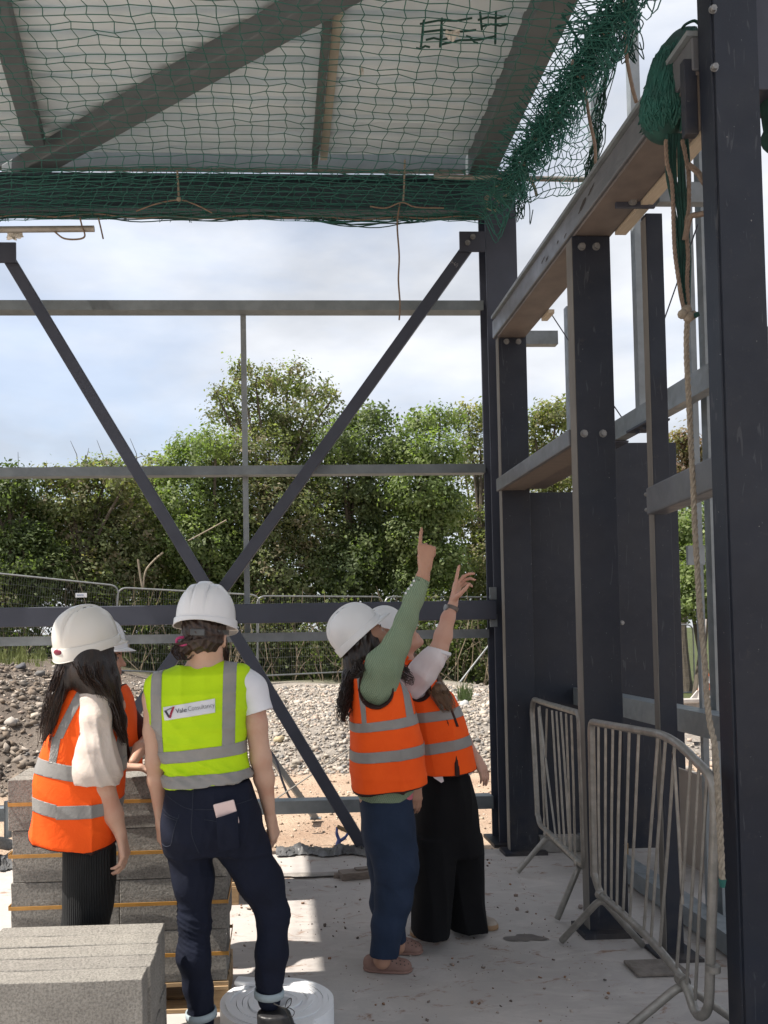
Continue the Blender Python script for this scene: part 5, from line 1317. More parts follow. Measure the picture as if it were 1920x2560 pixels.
class Pose:
    def __init__(s, Y0): s.Y0 = Y0; s.px = Y0 / F_PX
    def __call__(s, u, v, dy=0.0): return P(u, v, s.Y0 + dy)
    def rows(s, tab, cu=None, tilt=0):
        out = []
        for r in tab:
            v, uL, uR, b = r[:4]; dy = r[4] if len(r) > 4 else 0
            a, c = s(uL, v, dy), s(uR, v, dy); out.append(((a.z + c.z) / 2, (a.x + c.x) / 2, s.Y0 + dy, (c.x - a.x) / 2, b))
        return out
    def band(s, tl, tr, bl, br):
        """strip between a top line and a bottom line given in picture points"""
        t0, t1, b0, b1 = s(*tl), s(*tr), s(*bl), s(*br)
        return [line_plane(t0, t1, t0 + Vector((0, 0, 1))), line_plane(b0, b1, b0 - Vector((0, 0, 1)))]
    def strip(s, lt, lb, rt, rb):
        a, b, c, d = s(*lt), s(*lb), s(*rt), s(*rb)
        return [line_plane(a, b, a - Vector((1, 0, 0))), line_plane(c, d, c + Vector((1, 0, 0)))]
def frame_of(fwd, up):
    f = Vector(fwd).normalized(); u = Vector(up); u = (u - f * u.dot(f)).normalized(); r = f.cross(u)
    return Matrix((r, f, u)).transposed()
def head(fd, c, R_, neck_to, nr=0.052, s=1.0):
    g = lambda x, y, z: np.array(Vector(c) + R_ @ (Vector((x, y, z)) * s))
    E = lambda p, r, k: fd.ell(g(*p), np.array(r) * s, k, np.array(R_))
    E((0, -.012, .035), (.074, .094, .092), .02); E((0, .03, -.03), (.060, .058, .085), .03)
    fd.cap(g(-.045, .0, -.055), g(0, .062, -.094), .022 * s, .020 * s, .02); fd.cap(g(.045, .0, -.055), g(0, .062, -.094), .022 * s, .020 * s, .02)
    E((0, .074, -.098), (.019, .017, .017), .015); fd.cap(g(-.034, .074, .020), g(.034, .074, .020), .012 * s, .012 * s, .015)
    for x in (-1, 1): E((x * .036, .060, -.032), (.026, .024, .026), .02); E((x * .031, .090, .003), (.0135, .012, .010), .006, ) if False else fd.ell(g(x * .031, .094, .003), np.array((.014, .013, .010)) * s, .008, np.array(R_), 'sub')
    fd.cap(g(0, .083, .006), g(0, .106, -.030), .0085 * s, .0115 * s, .008); fd.ell(g(.010, .094, -.034), np.array((.008, .009, .007)) * s, .005, np.array(R_)); fd.ell(g(-.010, .094, -.034), np.array((.008, .009, .007)) * s, .005, np.array(R_))
    for x in (-1, 1):
        fd.ell(g(x * .077, -.006, -.012), np.array((.008, .019, .031)) * s, .006, np.array(R_)); fd.ell(g(x * .085, -.002, -.008), np.array((.005, .009, .017)) * s, .004, np.array(R_), 'sub')
    fd.cap(g(-.018, .084, -.060), g(.018, .084, -.060), .0075 * s, .0075 * s, .006); fd.cap(g(-.015, .083, -.072), g(.015, .083, -.072), .0085 * s, .0085 * s, .006)
    fd.cap(g(-.017, .094, -.066), g(.017, .094, -.066), .002, .002, .004, mode='sub')
    fd.cap(g(0, -.02, -.05), neck_to, nr, nr * 1.12, .035)
    return g
EYEW = M('eye_white', (0.42, 0.40, 0.38), (0.38, 0.36, 0.34), 20, 0.2)
IRIS = M('dark_iris', (0.03, 0.018, 0.01), (0.02, 0.012, 0.008), 20, 0.15)
LIPM = M('lips', (0.42, 0.16, 0.13), (0.36, 0.13, 0.11), 40, 0.45)
BROW = M('dark_brow', (0.03, 0.02, 0.015), (0.02, 0.014, 0.01), 40, 0.8)
def ball(name, c, r, m, parent, R_=None, sub=2):
    b = bmesh.new(); bmesh.ops.create_icosphere(b, subdivisions=sub, radius=1.0); me = bpy.data.meshes.new(name); b.to_mesh(me); b.free()
    S = Matrix.Diagonal(Vector(r)); me.transform(Matrix.Translation(Vector(c)) @ ((R_ if R_ is not None else Matrix.Identity(3)) @ S).to_4x4()); smooth(me); return link(name, me, m, parent)
def face_parts(g, R_, body):
    for x in (-1, 1):
        e = ball('eye', g(x * .031, .0715, .003), (.0120, .0120, .0105), EYEW, body, R_)
        ball('iris', g(x * .031, .0808, .003), (.0055, .0036, .0055), IRIS, e, R_)
        MB().tube([Vector(g(x * .017, .087, .0205)), Vector(g(x * .032, .088, .025)), Vector(g(x * .047, .076, .0195))], [.003, .0032, .0018], 5).build('eyebrow', BROW, body, sm=True)
    ball('lips', g(0, .0885, -.0595), (.018, .0065, .005), LIPM, body, R_); ball('lips', g(0, .0875, -.0715), (.016, .007, .006), LIPM, body, R_)
def hand(fd, W, f, n, s, L=1.0, curl=(.3, .4, .45, .5), thumb=(.55, .6, .35), bend=(1, 1, .8)):
    W = Vector(W); f = Vector(f).normalized(); n = Vector(n); n = (n - f * n.dot(f)).normalized(); s = Vector(s); s = (s - f * s.dot(f) - n * s.dot(n)).normalized()
    offs = (.027, .009, -.009, -.026); lens = ((.042, .025, .021), (.046, .029, .022), (.043, .026, .021), (.033, .021, .018))
    for i in range(4):
        K = W + f * (.088 - .004 * abs(i - 1)) * L + s * offs[i] * L
        fd.cap(W + s * offs[i] * .5 * L + f * .008, K, .0135 * L, .0115 * L, .012)
        p = K; a = 0
        for j in range(3):
            a += curl[i] * bend[j] if hasattr(curl[i], '__float__') or isinstance(curl[i], (int, float)) else curl[i][j]
            d = f * cos(a) + n * sin(a) + s * offs[i] * (1.6 if j == 0 else 0.4); d.normalize(); q = p + d * lens[i][j] * L
            fd.cap(p, q, (.0088 - .0008 * j) * L, (.0080 - .0008 * j) * L, .005); p = q
    T0 = W + f * .018 * L + s * .018 * L; fd.cap(W + f * .01, T0 + f * .02 * L + n * .006, .014 * L, .014 * L, .012)
    d1 = (f * thumb[0] + s * thumb[1] + n * thumb[2]).normalized(); T1 = T0 + d1 * .046 * L
    d2 = (f * (thumb[0] + .35) + s * (thumb[1] - .25) + n * thumb[2]).normalized(); T2 = T1 + d2 * .034 * L; d3 = (d2 + f * .25).normalized(); T3 = T2 + d3 * .026 * L
    fd.cap(T0, T1, .013 * L, .0105 * L, .010); fd.cap(T1, T2, .0100 * L, .0092 * L, .006); fd.cap(T2, T3, .0090 * L, .0072 * L, .005)

# ---------------------------------------------------------------- cloth, skin, hair
def cloth(name, c1, c2, rough=0.8, wscale=450, bump=0.12, scale=7, sheen=0.0):
    m = bpy.data.materials.new(name); t = NT(m)
    t.col(t.ramp(t.noise(scale, 6, 0.6), [(0.35, c1), (0.65, c2)])); t.b.inputs['Roughness'].default_value = rough; t.b.inputs['Specular IOR Level'].default_value = 0.2
    if sheen: t.b.inputs['Sheen Weight'].default_value = sheen
    t.bump(t.noise(wscale, 2), bump, 0.0015, t.bump(t.noise(22, 5, 0.6, 0.8), 0.25, 0.01)); return m
HV_O = cloth('fluorescent_orange_cloth', (0.86, 0.105, 0.010), (0.80, 0.088, 0.009), 0.75)
HV_Y = cloth('fluorescent_yellow_cloth', (0.44, 0.66, 0.009), (0.385, 0.60, 0.009), 0.75)
TAPE = cloth('grey_reflective_tape', (0.255, 0.25, 0.24), (0.215, 0.21, 0.203), 0.42, 900, 0.06)
TRIM = cloth('dark_binding', (0.045, 0.02, 0.018), (0.035, 0.016, 0.014), 0.85)
def ribbed(name, c1, c2, sc, strength=0.7, dist=0.004, axis='X', rough=0.85):
    m = bpy.data.materials.new(name); t = NT(m)
    w = t.n('TexWave', wave_type='BANDS', bands_direction=axis, Scale=sc, Distortion=1.2, Detail=1.0); t.l(t.tc.outputs['Object'], w.inputs['Vector'])
    t.col(t.mix(0.55, t.ramp(t.noise(9, 5), [(0.3, c1), (0.7, c2)]), t.ramp(w.outputs['Fac'], [(0.1, 0.55), (0.7, 1.05)]), 'MULTIPLY'))
    t.b.inputs['Roughness'].default_value = rough; t.b.inputs['Specular IOR Level'].default_value = 0.2
    t.bump(w.outputs['Fac'], strength, dist); return m
def skin_mat(name, c1, c2):
    m = bpy.data.materials.new(name); t = NT(m)
    t.col(t.mix(.5, t.ramp(t.noise(16, 6, 0.6), [(0.3, c1), (0.7, c2)]), t.ramp(t.noise(5.5, 5, .6, .6), [(.34, (c1[0] * 1.12, c1[1] * 1.12, c1[2] * 1.1)), (.5, c1), (.68, (c2[0] * .98, c2[1] * .74, c2[2] * .68))]))); t.b.inputs['Roughness'].default_value = 0.52; t.b.inputs['Specular IOR Level'].default_value = 0.35
    t.b.inputs['Subsurface Weight'].default_value = 0.12; t.b.inputs['Subsurface Radius'].default_value = (.012, .005, .003)
    t.bump(t.noise(260, 3), 0.08, 0.001); return m
SKIN_A = skin_mat('fair_skin', (0.50, 0.32, 0.235), (0.45, 0.27, 0.195)); SKIN_B = skin_mat('light_skin', (0.55, 0.35, 0.26), (0.49, 0.29, 0.21))
SKIN_C = skin_mat('tan_skin', (0.47, 0.27, 0.19), (0.40, 0.22, 0.15)); SKIN_D = skin_mat('brown_skin', (0.40, 0.225, 0.155), (0.34, 0.18, 0.12))
SKIN_E = skin_mat('rosy_skin', (0.52, 0.315, 0.24), (0.47, 0.26, 0.195))
def hair_mat(name, c1, c2):
    m = bpy.data.materials.new(name); t = NT(m)
    f = t.noise(60, 4, 0.6, sc=(1, 1, 0.06)); t.col(t.ramp(f, [(0.35, c1), (0.68, c2)])); t.b.inputs['Roughness'].default_value = 0.42; t.b.inputs['Specular IOR Level'].default_value = 0.45
    t.bump(t.noise(160, 3, 0.6, sc=(1, 1, 0.05)), 0.6, 0.003); return m
HAIR_K = hair_mat('black_brown_hair', (0.010, 0.007, 0.006), (0.032, 0.019, 0.014)); HAIR_B = hair_mat('dark_brown_hair', (0.016, 0.009, 0.007), (0.045, 0.024, 0.016)); HAIR_L = hair_mat('brown_hair', (0.075, 0.042, 0.022), (0.18, 0.105, 0.055))
def strands(name, paths, m, parent, r=0.0022, jit=0.02, per=40, wave=0.0, seed=1, flare=1.0):
    """paths: list of (points, radius list): hairs run along them"""
    g = random.Random(seed); mb = MB()
    for pts, rad in paths:
        pp = catmull(pts, 5); rr = np.interp(np.linspace(0, len(rad) - 1, len(pp)), range(len(rad)), rad)
        for _ in range(per):
            th = g.uniform(0, 2 * pi); q = sqrt(g.uniform(.35, 1.1)); ph = g.uniform(0, 6.28); s0 = g.uniform(0, .25); s1 = g.uniform(.72, 1.0); out = []
            for i, p in enumerate(pp):
                t = i / (len(pp) - 1)
                if t < s0 or t > s1: continue
                a = th + 0.35 * sin(3 * t + ph); w = wave * sin(t * 16 + ph)
                out.append(Vector(p) + Vector((cos(a) * rr[i] * q + w, sin(a) * rr[i] * q * .8 + w * .5, g.uniform(-1, 1) * .002)) + Vector((g.uniform(-1, 1), g.uniform(-1, 1), 0)) * jit * .1)
            if len(out) > 3: mb.tube(out, list(r * np.linspace(1.0, .35, len(out))), 3, False)
    o = mb.build(name, m, parent, sm=True); return tag(o, kind='stuff')
# ---------------------------------------------------------------- safety helmet
def helmet_mat(name, c):
    m = bpy.data.materials.new(name); t = NT(m); t.col(t.ramp(t.noise(5, 6), [(0.3, c), (0.75, tuple(x * .93 for x in c))])); t.b.inputs['Roughness'].default_value = 0.30
    t.b.inputs['Coat Weight'].default_value = 0.25; t.b.inputs['Coat Roughness'].default_value = 0.12; t.bump(t.noise(30, 4), 0.03, 0.002); return m
HELM = helmet_mat('white_helmet_plastic', (0.66, 0.665, 0.675)); HELM_C = helmet_mat('cream_helmet_plastic', (0.66, 0.635, 0.585)); HARN = M('grey_harness_plastic', (0.075, 0.08, 0.083), (0.055, 0.058, 0.06), 20, 0.5)
SLOT = M('vent_slot', (0.02, 0.02, 0.022), (0.015, 0.015, 0.016), 20, 0.8); BADGE = M('dark_red_badge', (0.22, 0.01, 0.04), (0.17, 0.008, 0.03), 20, 0.4)
def helmet(c, R_, parent, m=HELM, s=1.0, vents=True, badge=False, peak=0.055, arch=-.010):
    """c: middle of the rim plane"""
    c = Vector(c); nphi, nth = 200, 40; a, b, h = .113 * s, .142 * s, .142 * s
    rows = []
    for i in range(nth + 1):
        t = i / nth; th = t * pi / 2; row = []
        for j in range(nphi):
            ph = 2 * pi * j / nphi; sx = sin(th) ** 0.86; x = a * sx * cos(ph); y = b * sx * sin(ph); z = h * cos(th) ** 0.92
            fade = max(0, min(1, (1 - t) * 2.2)) * (1 if t > .02 else .5)
            rib = 0.0052 * fade * (1 / (1 + math.exp(-(0.021 - abs(x) / s) * 900))) + 0.004 * fade * math.exp(-((abs(x) / s - .052) / .010) ** 2) - 0.0058 * fade * math.exp(-((abs(x) / s - .0285) / .0035) ** 2)
            nrm = Vector((x / a ** 2, y / b ** 2, z / h ** 2)).normalized(); row.append(Vector((x, y, z)) + nrm * rib * s)
        rows.append(row)
    def skirt(out, dz, back, side):
        row = []
        for j in range(nphi):
            ph = 2 * pi * j / nphi; fr = max(0.0, sin(ph)); bk = max(0.0, -sin(ph)); sd = abs(cos(ph))
            row.append(Vector((cos(ph) * (a + out * s), sin(ph) * (b + out * s), (dz - back * bk ** 2 + side * sd ** 2 * (0.6 + .4 * bk)) * s)))
        return row
    rows.append(skirt(.0055, -.001, .0, .0)); rows.append(skirt(.0075, -.004, .0, .0)); rows.append(skirt(.0085, -.034, -arch, .004)); 
    rim = []
    for j in range(nphi):
        ph = 2 * pi * j / nphi; p = rows[-1][j]; fr = max(0.0, (sin(ph) - .28) / .72)
        rim.append(Vector((p.x * (1 + .02), p.y * (1 + .015) + peak * s * fr ** .75, p.z - .002 * s - .010 * s * fr)))
    rows[-1] = [q if sin(2 * pi * j / nphi) < .2 else Vector((q.x, q.y, q.z + .012 * s * max(0, sin(2 * pi * j / nphi) - .2))) for j, q in enumerate(rows[-1])]
    rows.append(rim)
    V = [c + R_ @ q for r in rows for q in r]; n = len(rows)
    Fs = [(i * nphi + j, i * nphi + (j + 1) % nphi, (i + 1) * nphi + (j + 1) % nphi, (i + 1) * nphi + j) for i in range(n - 1) for j in range(nphi)]
    Fs = [f[::-1] for f in Fs]
    t = MB().add(V, Fs); o = t.build('helmet', m, parent, sm=radians(38)); md = o.modifiers.new('thick', 'SOLIDIFY'); md.thickness = 0.003
    g = lambda x, y, z: c + R_ @ (Vector((x, y, z)) * s)
    if vents:
        for sx in (-1, 1):
            for k in range(3):
                y = -.045 + .036 * k; x = sx * .040; zz = h / s * sqrt(max(0, 1 - (x / .113) ** 2 - (y / .142) ** 2)) + 0.0035
                e = ball('vent', g(x, y, zz), (.0035 * s, .011 * s, .0025 * s), SLOT, o, R_ @ Matrix.Rotation(-math.asin(min(.9, y / .16)), 3, 'X'))
    # headband and ratchet under the rim
    mb = MB(); pts = [g(.088 * cos(q), .112 * sin(q), -.048 - .012 * max(0, -sin(q))) for q in np.linspace(pi * .95, pi * 2.05, 25)]
    for i in range(24): mb.bar(pts[i], pts[i + 1], .004 * s, .018 * s, up=R_ @ Vector((0, 0, 1)))
    hb = mb.build('headband', HARN, o)
    MB().box(g(0, -.116, -.060), (.055 * s, .012 * s, .026 * s), R_).build('ratchet', HARN, hb, bevel=.004)
    if badge:
        ball('badge', g(0.0, -.1475, -.012), (.024 * s, .005 * s, .013 * s), BADGE, o, R_); 
    return o
def shoe(name, heel, toe, m, parent, w=.044, h=.07, sole=None, sole_h=.022, up=None, h5=0.005):
    heel = Vector(heel); toe = Vector(toe); d = (toe - heel).normalized(); L_ = (toe - heel).length; lo = [min(heel[i], toe[i]) - .09 for i in range(3)]; hi = [max(heel[i], toe[i]) + .09 for i in range(3)]; hi[2] += h
    fd = Field(lo, hi, h5); Z = Vector((0, 0, 1))
    fd.cap(heel + d * w * .9 + Z * .03, heel + d * L_ * .45 + Z * .034, w * .86, w * .9, .02); fd.cap(heel + d * L_ * .45 + Z * .03, toe - d * w * 1.0 + Z * .022, w * .95, w * .98, .02, (Z, .75))
    fd.cap(heel + d * .045 + Z * .03, heel + d * .06 + Z * h, w * .8, w * .72, .025); fd.cap(heel + d * .06 + Z * h * .9, heel + d * L_ * .55 + Z * .04, w * .66, w * .66, .03)
    fd.keep((0, 0, heel.z + .002), (0, 0, -1)); fd.keep((0, 0, heel.z + h), (0, 0, 1))
    V, Q = fd.skin(relax=1)
    o = put_mesh(name, V, Q, m, parent)
    if sole:
        f2 = Field(lo, hi, h5); f2.cap(heel + d * w * .9 + Z * .012, heel + d * L_ * .5 + Z * .012, w * .96, w * .95, .02); f2.cap(heel + d * L_ * .45 + Z * .012, toe - d * w + Z * .012, w * 1.04, w * 1.06, .02)
        f2.keep((0, 0, heel.z + .001), (0, 0, -1)); f2.keep((0, 0, heel.z + sole_h), (0, 0, 1)); V, Q = f2.skin(relax=0); put_mesh('sole', V, Q, sole, o)
    return o
# ================================================================ woman in the yellow vest, seen from behind
DENIM_D = cloth('dark_navy_denim', (0.0085, 0.0115, 0.025), (0.006, 0.0082, 0.018), 0.85, 700, 0.2)
DENIM_E = cloth('denim_seam', (0.03, 0.035, 0.05), (0.024, 0.028, 0.042), 0.85)
CUFF = cloth('pale_denim_turn_up', (0.34, 0.40, 0.43), (0.28, 0.34, 0.37), 0.9, 500, 0.2)
TEE = cloth('white_tee', (0.68, 0.69, 0.73), (0.62, 0.63, 0.67), 0.85)
LEATH = M('black_leather', (0.022, 0.022, 0.024), (0.015, 0.015, 0.017), 15, 0.45, 0, 0.1, 120, .002)
RUBBER = M('dark_sole', (0.03, 0.028, 0.026), (0.02, 0.02, 0.019), 20, 0.8)
J = Pose(3.08)
A = thing('person', 'woman seen from behind in a yellow vest, dark jeans and white helmet', 'person', PZ(600, 2590))
c = J(513, 1590); Rh = frame_of((0.16, 1, -0.10), (0.05, 0.1, 1))
lo = J(330, 2600); hi = J(730, 1450); f = Field((lo.x - .05, 2.72, -0.02), (hi.x + .08, 3.42, 1.80), .0055)
g = head(f, c, Rh, np.array(J(516, 1705, .02)), .052)
f.cap(J(516, 1690, .01), J(430, 1715, .01), .05, .05, .05); f.cap(J(516, 1690, .01), J(595, 1695, .01), .05, .05, .05)
f.cap(J(510, 1740), J(520, 1990), .10, .10, .05); f.cap(J(430, 1715, .01), J(388, 1745, .01), .05, .045, .03); f.cap(J(595, 1695, .01), J(630, 1725, .01), .05, .046, .03)
f.chain([J(388, 1745, .01), J(385, 1830, .0), J(388, 1905, .0), J(394, 1950, .03), J(402, 2052, .06)], [.045, .038, .034, .036, .020], .02)
f.chain([J(630, 1725, .01), J(640, 1810), J(652, 1895), J(660, 1945, .02), J(675, 2040, .05)], [.047, .041, .038, .037, .021], .02)
hand(f, J(402, 2052, .06), (.05, .18, -1), (.75, .5, .1), (.35, .9, 0), .98, (.35, .42, .45, .5), (.8, .25, .4))
hand(f, J(675, 2040, .05), (.20, .25, -1), (-.80, .35, -.1), (-.3, .9, 0), 1.02, (.45, .55, .6, .65), (.8, .2, .5))
f.chain([J(520, 1990), J(480, 2110), J(487, 2310), J(500, 2545)], [.10, .06, .045, .032], .03); f.chain([J(520, 1990), J(600, 2090), J(684, 2290, .02), J(676, 2525, .02)], [.1, .06, .045, .033], .03)
V, Q = f.skin(); body = put_mesh('body', V, Q, SKIN_A, A); face_parts(g, Rh, body)
# hair
f = Field((c.x - .17, c.y - .2, c.z - .2), (c.x + .17, c.y + .17, c.z + .2), .005)
f.ell(g(0, -.018, .03), (.083, .10, .10), .01, np.array(Rh)); f.ell(g(0, -.045, -.015), (.070, .058, .055), .03, np.array(Rh))
f.ell(g(-.064, -.058, -.050), (.028, .034, .032), .015, np.array(Rh)); f.cap(g(.072, .0, -.02), g(.078, .01, -.075), .014, .008, .02); f.cap(g(-.072, .0, -.02), g(-.074, .0, -.06), .014, .01, .02)
f.keep(g(0, .055, 0), Rh @ Vector((0, 1, 0)))
V, Q = f.skin(); V = folds(V, Q, .0025, 5, f=(60, 120)); hr = put_mesh('hair', V, Q, HAIR_B, body)
pa = [([g(-.02, -.098, .0), g(-.045, -.105, -.03), g(-.075, -.085, -.04), g(-.085, -.06, -.05)], [.015, .018, .018, .018]), ([g(.05, -.085, -.005), g(.02, -.105, -.02), g(-.03, -.108, -.03), g(-.07, -.09, -.04)], [.012, .014, .014, .014]),
      ([g(-.06, -.06, -.02), g(-.085, -.08, -.06), g(-.06, -.075, -.095), g(-.035, -.07, -.07)], [.02, .02, .02, .02]), ([g(.076, .0, -.03), g(.082, .012, -.07), g(.076, .02, -.11), g(.08, .015, -.14)], [.008, .009, .007, .004])]
strands('hair_strands', [([Vector(p) for p in q], r) for q, r in pa], HAIR_B, hr, .0016, per=50, seed=4)
MB().tube([Vector(g(-.062 + .022 * cos(q), -.088 + .004 * sin(2 * q), -.028 + .014 * sin(q))) for q in np.linspace(0, 2 * pi, 14)], .0055, 6).build('hair_tie', M('pink_hair_tie', (0.45, 0.04, 0.16), (0.36, 0.03, 0.12), 30, 0.6), hr, sm=True)
helmet(g(0, 0, .062), Rh, A, HELM, 0.97, arch=.022)
# white tee sleeves
f = Field((lo.x, 2.85, .95), (hi.x + .02, 3.32, 1.55), .006)
f.chain([J(600, 1702, .01), J(628, 1722, .01), J(645, 1778, .0)], [.055, .058, .058], .03); f.keep(J(645, 1783), (.28, -.1, -1)); f.cap(J(646, 1774), J(650, 1830), .043, .045, .004, mode='sub')
f.chain([J(415, 1735, .01), J(396, 1760, .01), J(388, 1812)], [.045, .046, .040], .03)
f.cap(J(430, 1730, .01), J(605, 1708, .01), .05, .055, .03)
V, Q = f.skin(); ok = V[:, 2] > -9; V = folds(V, Q, .003, 3); put_mesh('tee', V, Q, TEE, A)
# vest
f = Field((lo.x - .02, 2.85, .95), (hi.x + .02, 3.33, 1.62), .006)
f.loft(J.rows([(1656, 440, 560, .05), (1665, 402, 592, .066), (1673, 374, 614, .078), (1683, 361, 625, .088), (1702, 358, 628, .098), (1740, 363, 627, .112), (1780, 374, 622, .122), (1820, 388, 618, .122), (1865, 399, 617, .116), (1900, 400, 621, .112), (1928, 408, 627, .119), (1956, 410, 633, .130)]), .0, 2.5, tilt=.10)
f.cap(J(520, 1700, .09), J(520, 1640, .09), .07, .07, .01, mode='sub')
V, Q = f.skin()
zt = (V[:, 2] - V[:, 2].min()) / (V[:, 2].max() - V[:, 2].min())
V = folds(V, Q, .0040, 8, dirs=((1, .2, .35), (.8, .1, -.6), (.2, 0, 1)), f=(20, 40)); bot = np.exp(-((zt - .14) / .07) ** 2)
V = folds(V, Q, .0055, 12, dirs=((.3, 0, 1), (-.25, .1, 1), (.6, 0, 1)), f=(40, 85), fade=bot)
vest = put_mesh('vest', V, Q, HV_Y, A)
patch(V, Q, J.band((400, 1875), (622, 1846), (400, 1904), (622, 1875)), .0025, 'reflective_strip', TAPE, vest)
patch(V, Q, J.band((400, 1934), (640, 1913), (400, 1963), (640, 1946)), .0025, 'reflective_strip', TAPE, vest)
patch(V, Q, J.strip((384, 1690), (383, 1880), (411, 1690), (414, 1880)) + J.band((300, 1600), (700, 1600), (400, 1876), (622, 1847)), .0020, 'reflective_strip', TAPE, vest)
patch(V, Q, J.strip((562, 1660), (560, 1870), (594, 1660), (590, 1870)) + J.band((300, 1600), (700, 1600), (400, 1876), (622, 1847)), .0020, 'reflective_strip', TAPE, vest)
LABEL = M('white_label', (0.62, 0.63, 0.66), (0.56, 0.57, 0.60), 12, 0.6); INK = M('dark_grey_print', (0.05, 0.05, 0.06), (0.045, 0.045, 0.055), 20, 0.7); INK2 = M('mid_grey_print', (0.17, 0.17, 0.18), (0.15, 0.15, 0.16), 20, 0.7); INKR = M('dark_red_print', (0.32, 0.02, 0.05), (0.28, 0.018, 0.045), 20, 0.7)
lab = patch(V, Q, J.band((416, 1762), (543, 1740), (420, 1794), (544, 1773)) + J.strip((417, 1762), (421, 1794), (543, 1741), (544, 1773)), .0022, 'back_label', LABEL, vest, face=(0, -1, 0))
bvh = BVHTree.FromPolygons([tuple(x) for x in V], [tuple(q) for q in Q])
def onto(p, off):
    h = bvh.ray_cast(Vector((p.x, p.y - .4, p.z)), YV)
    return (h[0] + h[1] * off) if h[0] is not None else p
def print_on(mb_or_mesh, name, m, off=.0045):
    me = mb_or_mesh
    for v in me.vertices: v.co = onto(v.co.copy(), off)
    return link(name, me, m, vest)
def text_mesh(body, O, ex, size, gap=1.0, bold=0.0):
    cu = bpy.data.curves.new('lettering', 'FONT'); cu.body = body; cu.size = size; cu.space_character = gap; cu.offset = bold; cu.resolution_u = 3
    o = bpy.data.objects.new('lettering', cu); col.objects.link(o); bpy.context.view_layer.update()
    me = bpy.data.meshes.new_from_object(o.evaluated_get(bpy.context.evaluated_depsgraph_get())); bpy.data.objects.remove(o); bpy.data.curves.remove(cu)
    W = max(v.co.x for v in me.vertices); ez = Vector((-ex.z, 0, ex.x)).normalized()
    for v in me.vertices: v.co = Vector(O) + ex * v.co.x + ez * v.co.y
    return me, W
q0 = J(450, 1776.5); q1 = J(543, 1761); exv = (q1 - q0).normalized()
me, W = text_mesh('Vale', q0, exv, .0245, .98, .0001); s_ = (J(476, 1772) - q0).length / W
for v in me.vertices: v.co = q0 + (v.co - q0) * s_
print_on(me, 'lettering', INK)
q0b = J(478.5, 1771.5); me, W = text_mesh('Consultancy', q0b, exv, .0245, .98, -.0002); s_ = (J(542.5, 1760.8) - q0b).length / W
for v in me.vertices:
    d_ = v.co - q0b; v.co = q0b + exv * d_.dot(exv) * s_ + Vector((-exv.z, 0, exv.x)) * d_.dot(Vector((-exv.z, 0, exv.x))) * max(s_, 1.0)
print_on(me, 'lettering', INK2)
def poly_print(pts, m, name='logo_mark'):
    n_ = 6; ring = []
    for i in range(len(pts)):
        a_, b_ = pts[i], pts[(i + 1) % len(pts)]
        for k in range(n_): ring.append(J(a_[0] + (b_[0] - a_[0]) * k / n_, a_[1] + (b_[1] - a_[1]) * k / n_))
    me = bpy.data.meshes.new(name); me.from_pydata([tuple(x) for x in ring], [], [tuple(range(len(ring)))]); return print_on(me, name, m)
poly_print([(420, 1771), (425, 1769.5), (436, 1784), (432, 1787)], INK); poly_print([(420, 1771), (441, 1761), (444, 1763), (425, 1771.5)], INK2); poly_print([(441, 1760.5), (446.5, 1760), (437, 1787), (431.5, 1786.5)], INKR)
# jeans
f = Field((lo.x, 2.75, .12), (hi.x + .06, 3.42, 1.1), .006)
f.loft(J.rows([(1948, 419, 624, .108), (1962, 415, 631, .120), (1995, 411, 640, .128), (2040, 408, 648, .135), (2085, 408, 660, .13), (2125, 416, 672, .11)]), .01, 2.4)
f.ell(J(472, 2068, -.05), (.088, .085, .095), .05); f.ell(J(585, 2062, -.05), (.092, .085, .095), .05)
f.chain([J(470, 2105, -.01), J(484, 2200, -.01), J(487, 2300, -.01), J(484, 2390, -.03), J(496, 2470, -.03), J(504, 2552, -.03)], [.086, .075, .058, .060, .050, .046], .03)
f.chain([J(592, 2095, 0), J(650, 2200, .01), J(684, 2285, .02), J(678, 2385, .0), J(675, 2440, .0), J(673, 2498, .0)], [.098, .083, .061, .058, .049, .046], .03)
V, Q = f.skin(); zk = np.exp(-((V[:, 2] - J(684, 2285).z) / .10) ** 2) + .35 * np.exp(-((V[:, 2] - J(684, 2130).z) / .08) ** 2) + .5 * np.exp(-((V[:, 2] - J(684, 2480).z) / .06) ** 2)
V = folds(V, Q, .0015, 3, f=(30, 60)); V = folds(V, Q, .0024, 6, dirs=((.25, .1, 1), (-.3, .1, 1)), f=(70, 110), fade=zk)
jean = put_mesh('jeans', V, Q, DENIM_D, A)
bvh = BVHTree.FromPolygons([tuple(x) for x in V], [tuple(q) for q in Q])
def seam(px, r=.0014, name='seam', m=DENIM_E):
    pts = catmull([onto(J(u, v), .0008) for u, v in px], 6); pts = [onto(p, .0006) for p in pts]; MB().tube(pts, r, 5).build(name, m, jean)
seam([(414, 1974), (440, 1987), (468, 2000), (489, 2005)]); seam([(491, 1950), (490, 2005), (489, 2060), (505, 2110)]); seam([(632, 1988), (590, 1995), (550, 2004), (495, 2005)])
seam([(412, 2013), (435, 2022), (455, 2026), (458, 2017)]); seam([(455, 2026), (447, 2052), (441, 2080), (436, 2094)]); seam([(436, 2094), (424, 2100), (412, 2098)]); seam([(418, 2024), (452, 2031)]); seam([(518, 2028), (560, 2033), (590, 2030)])
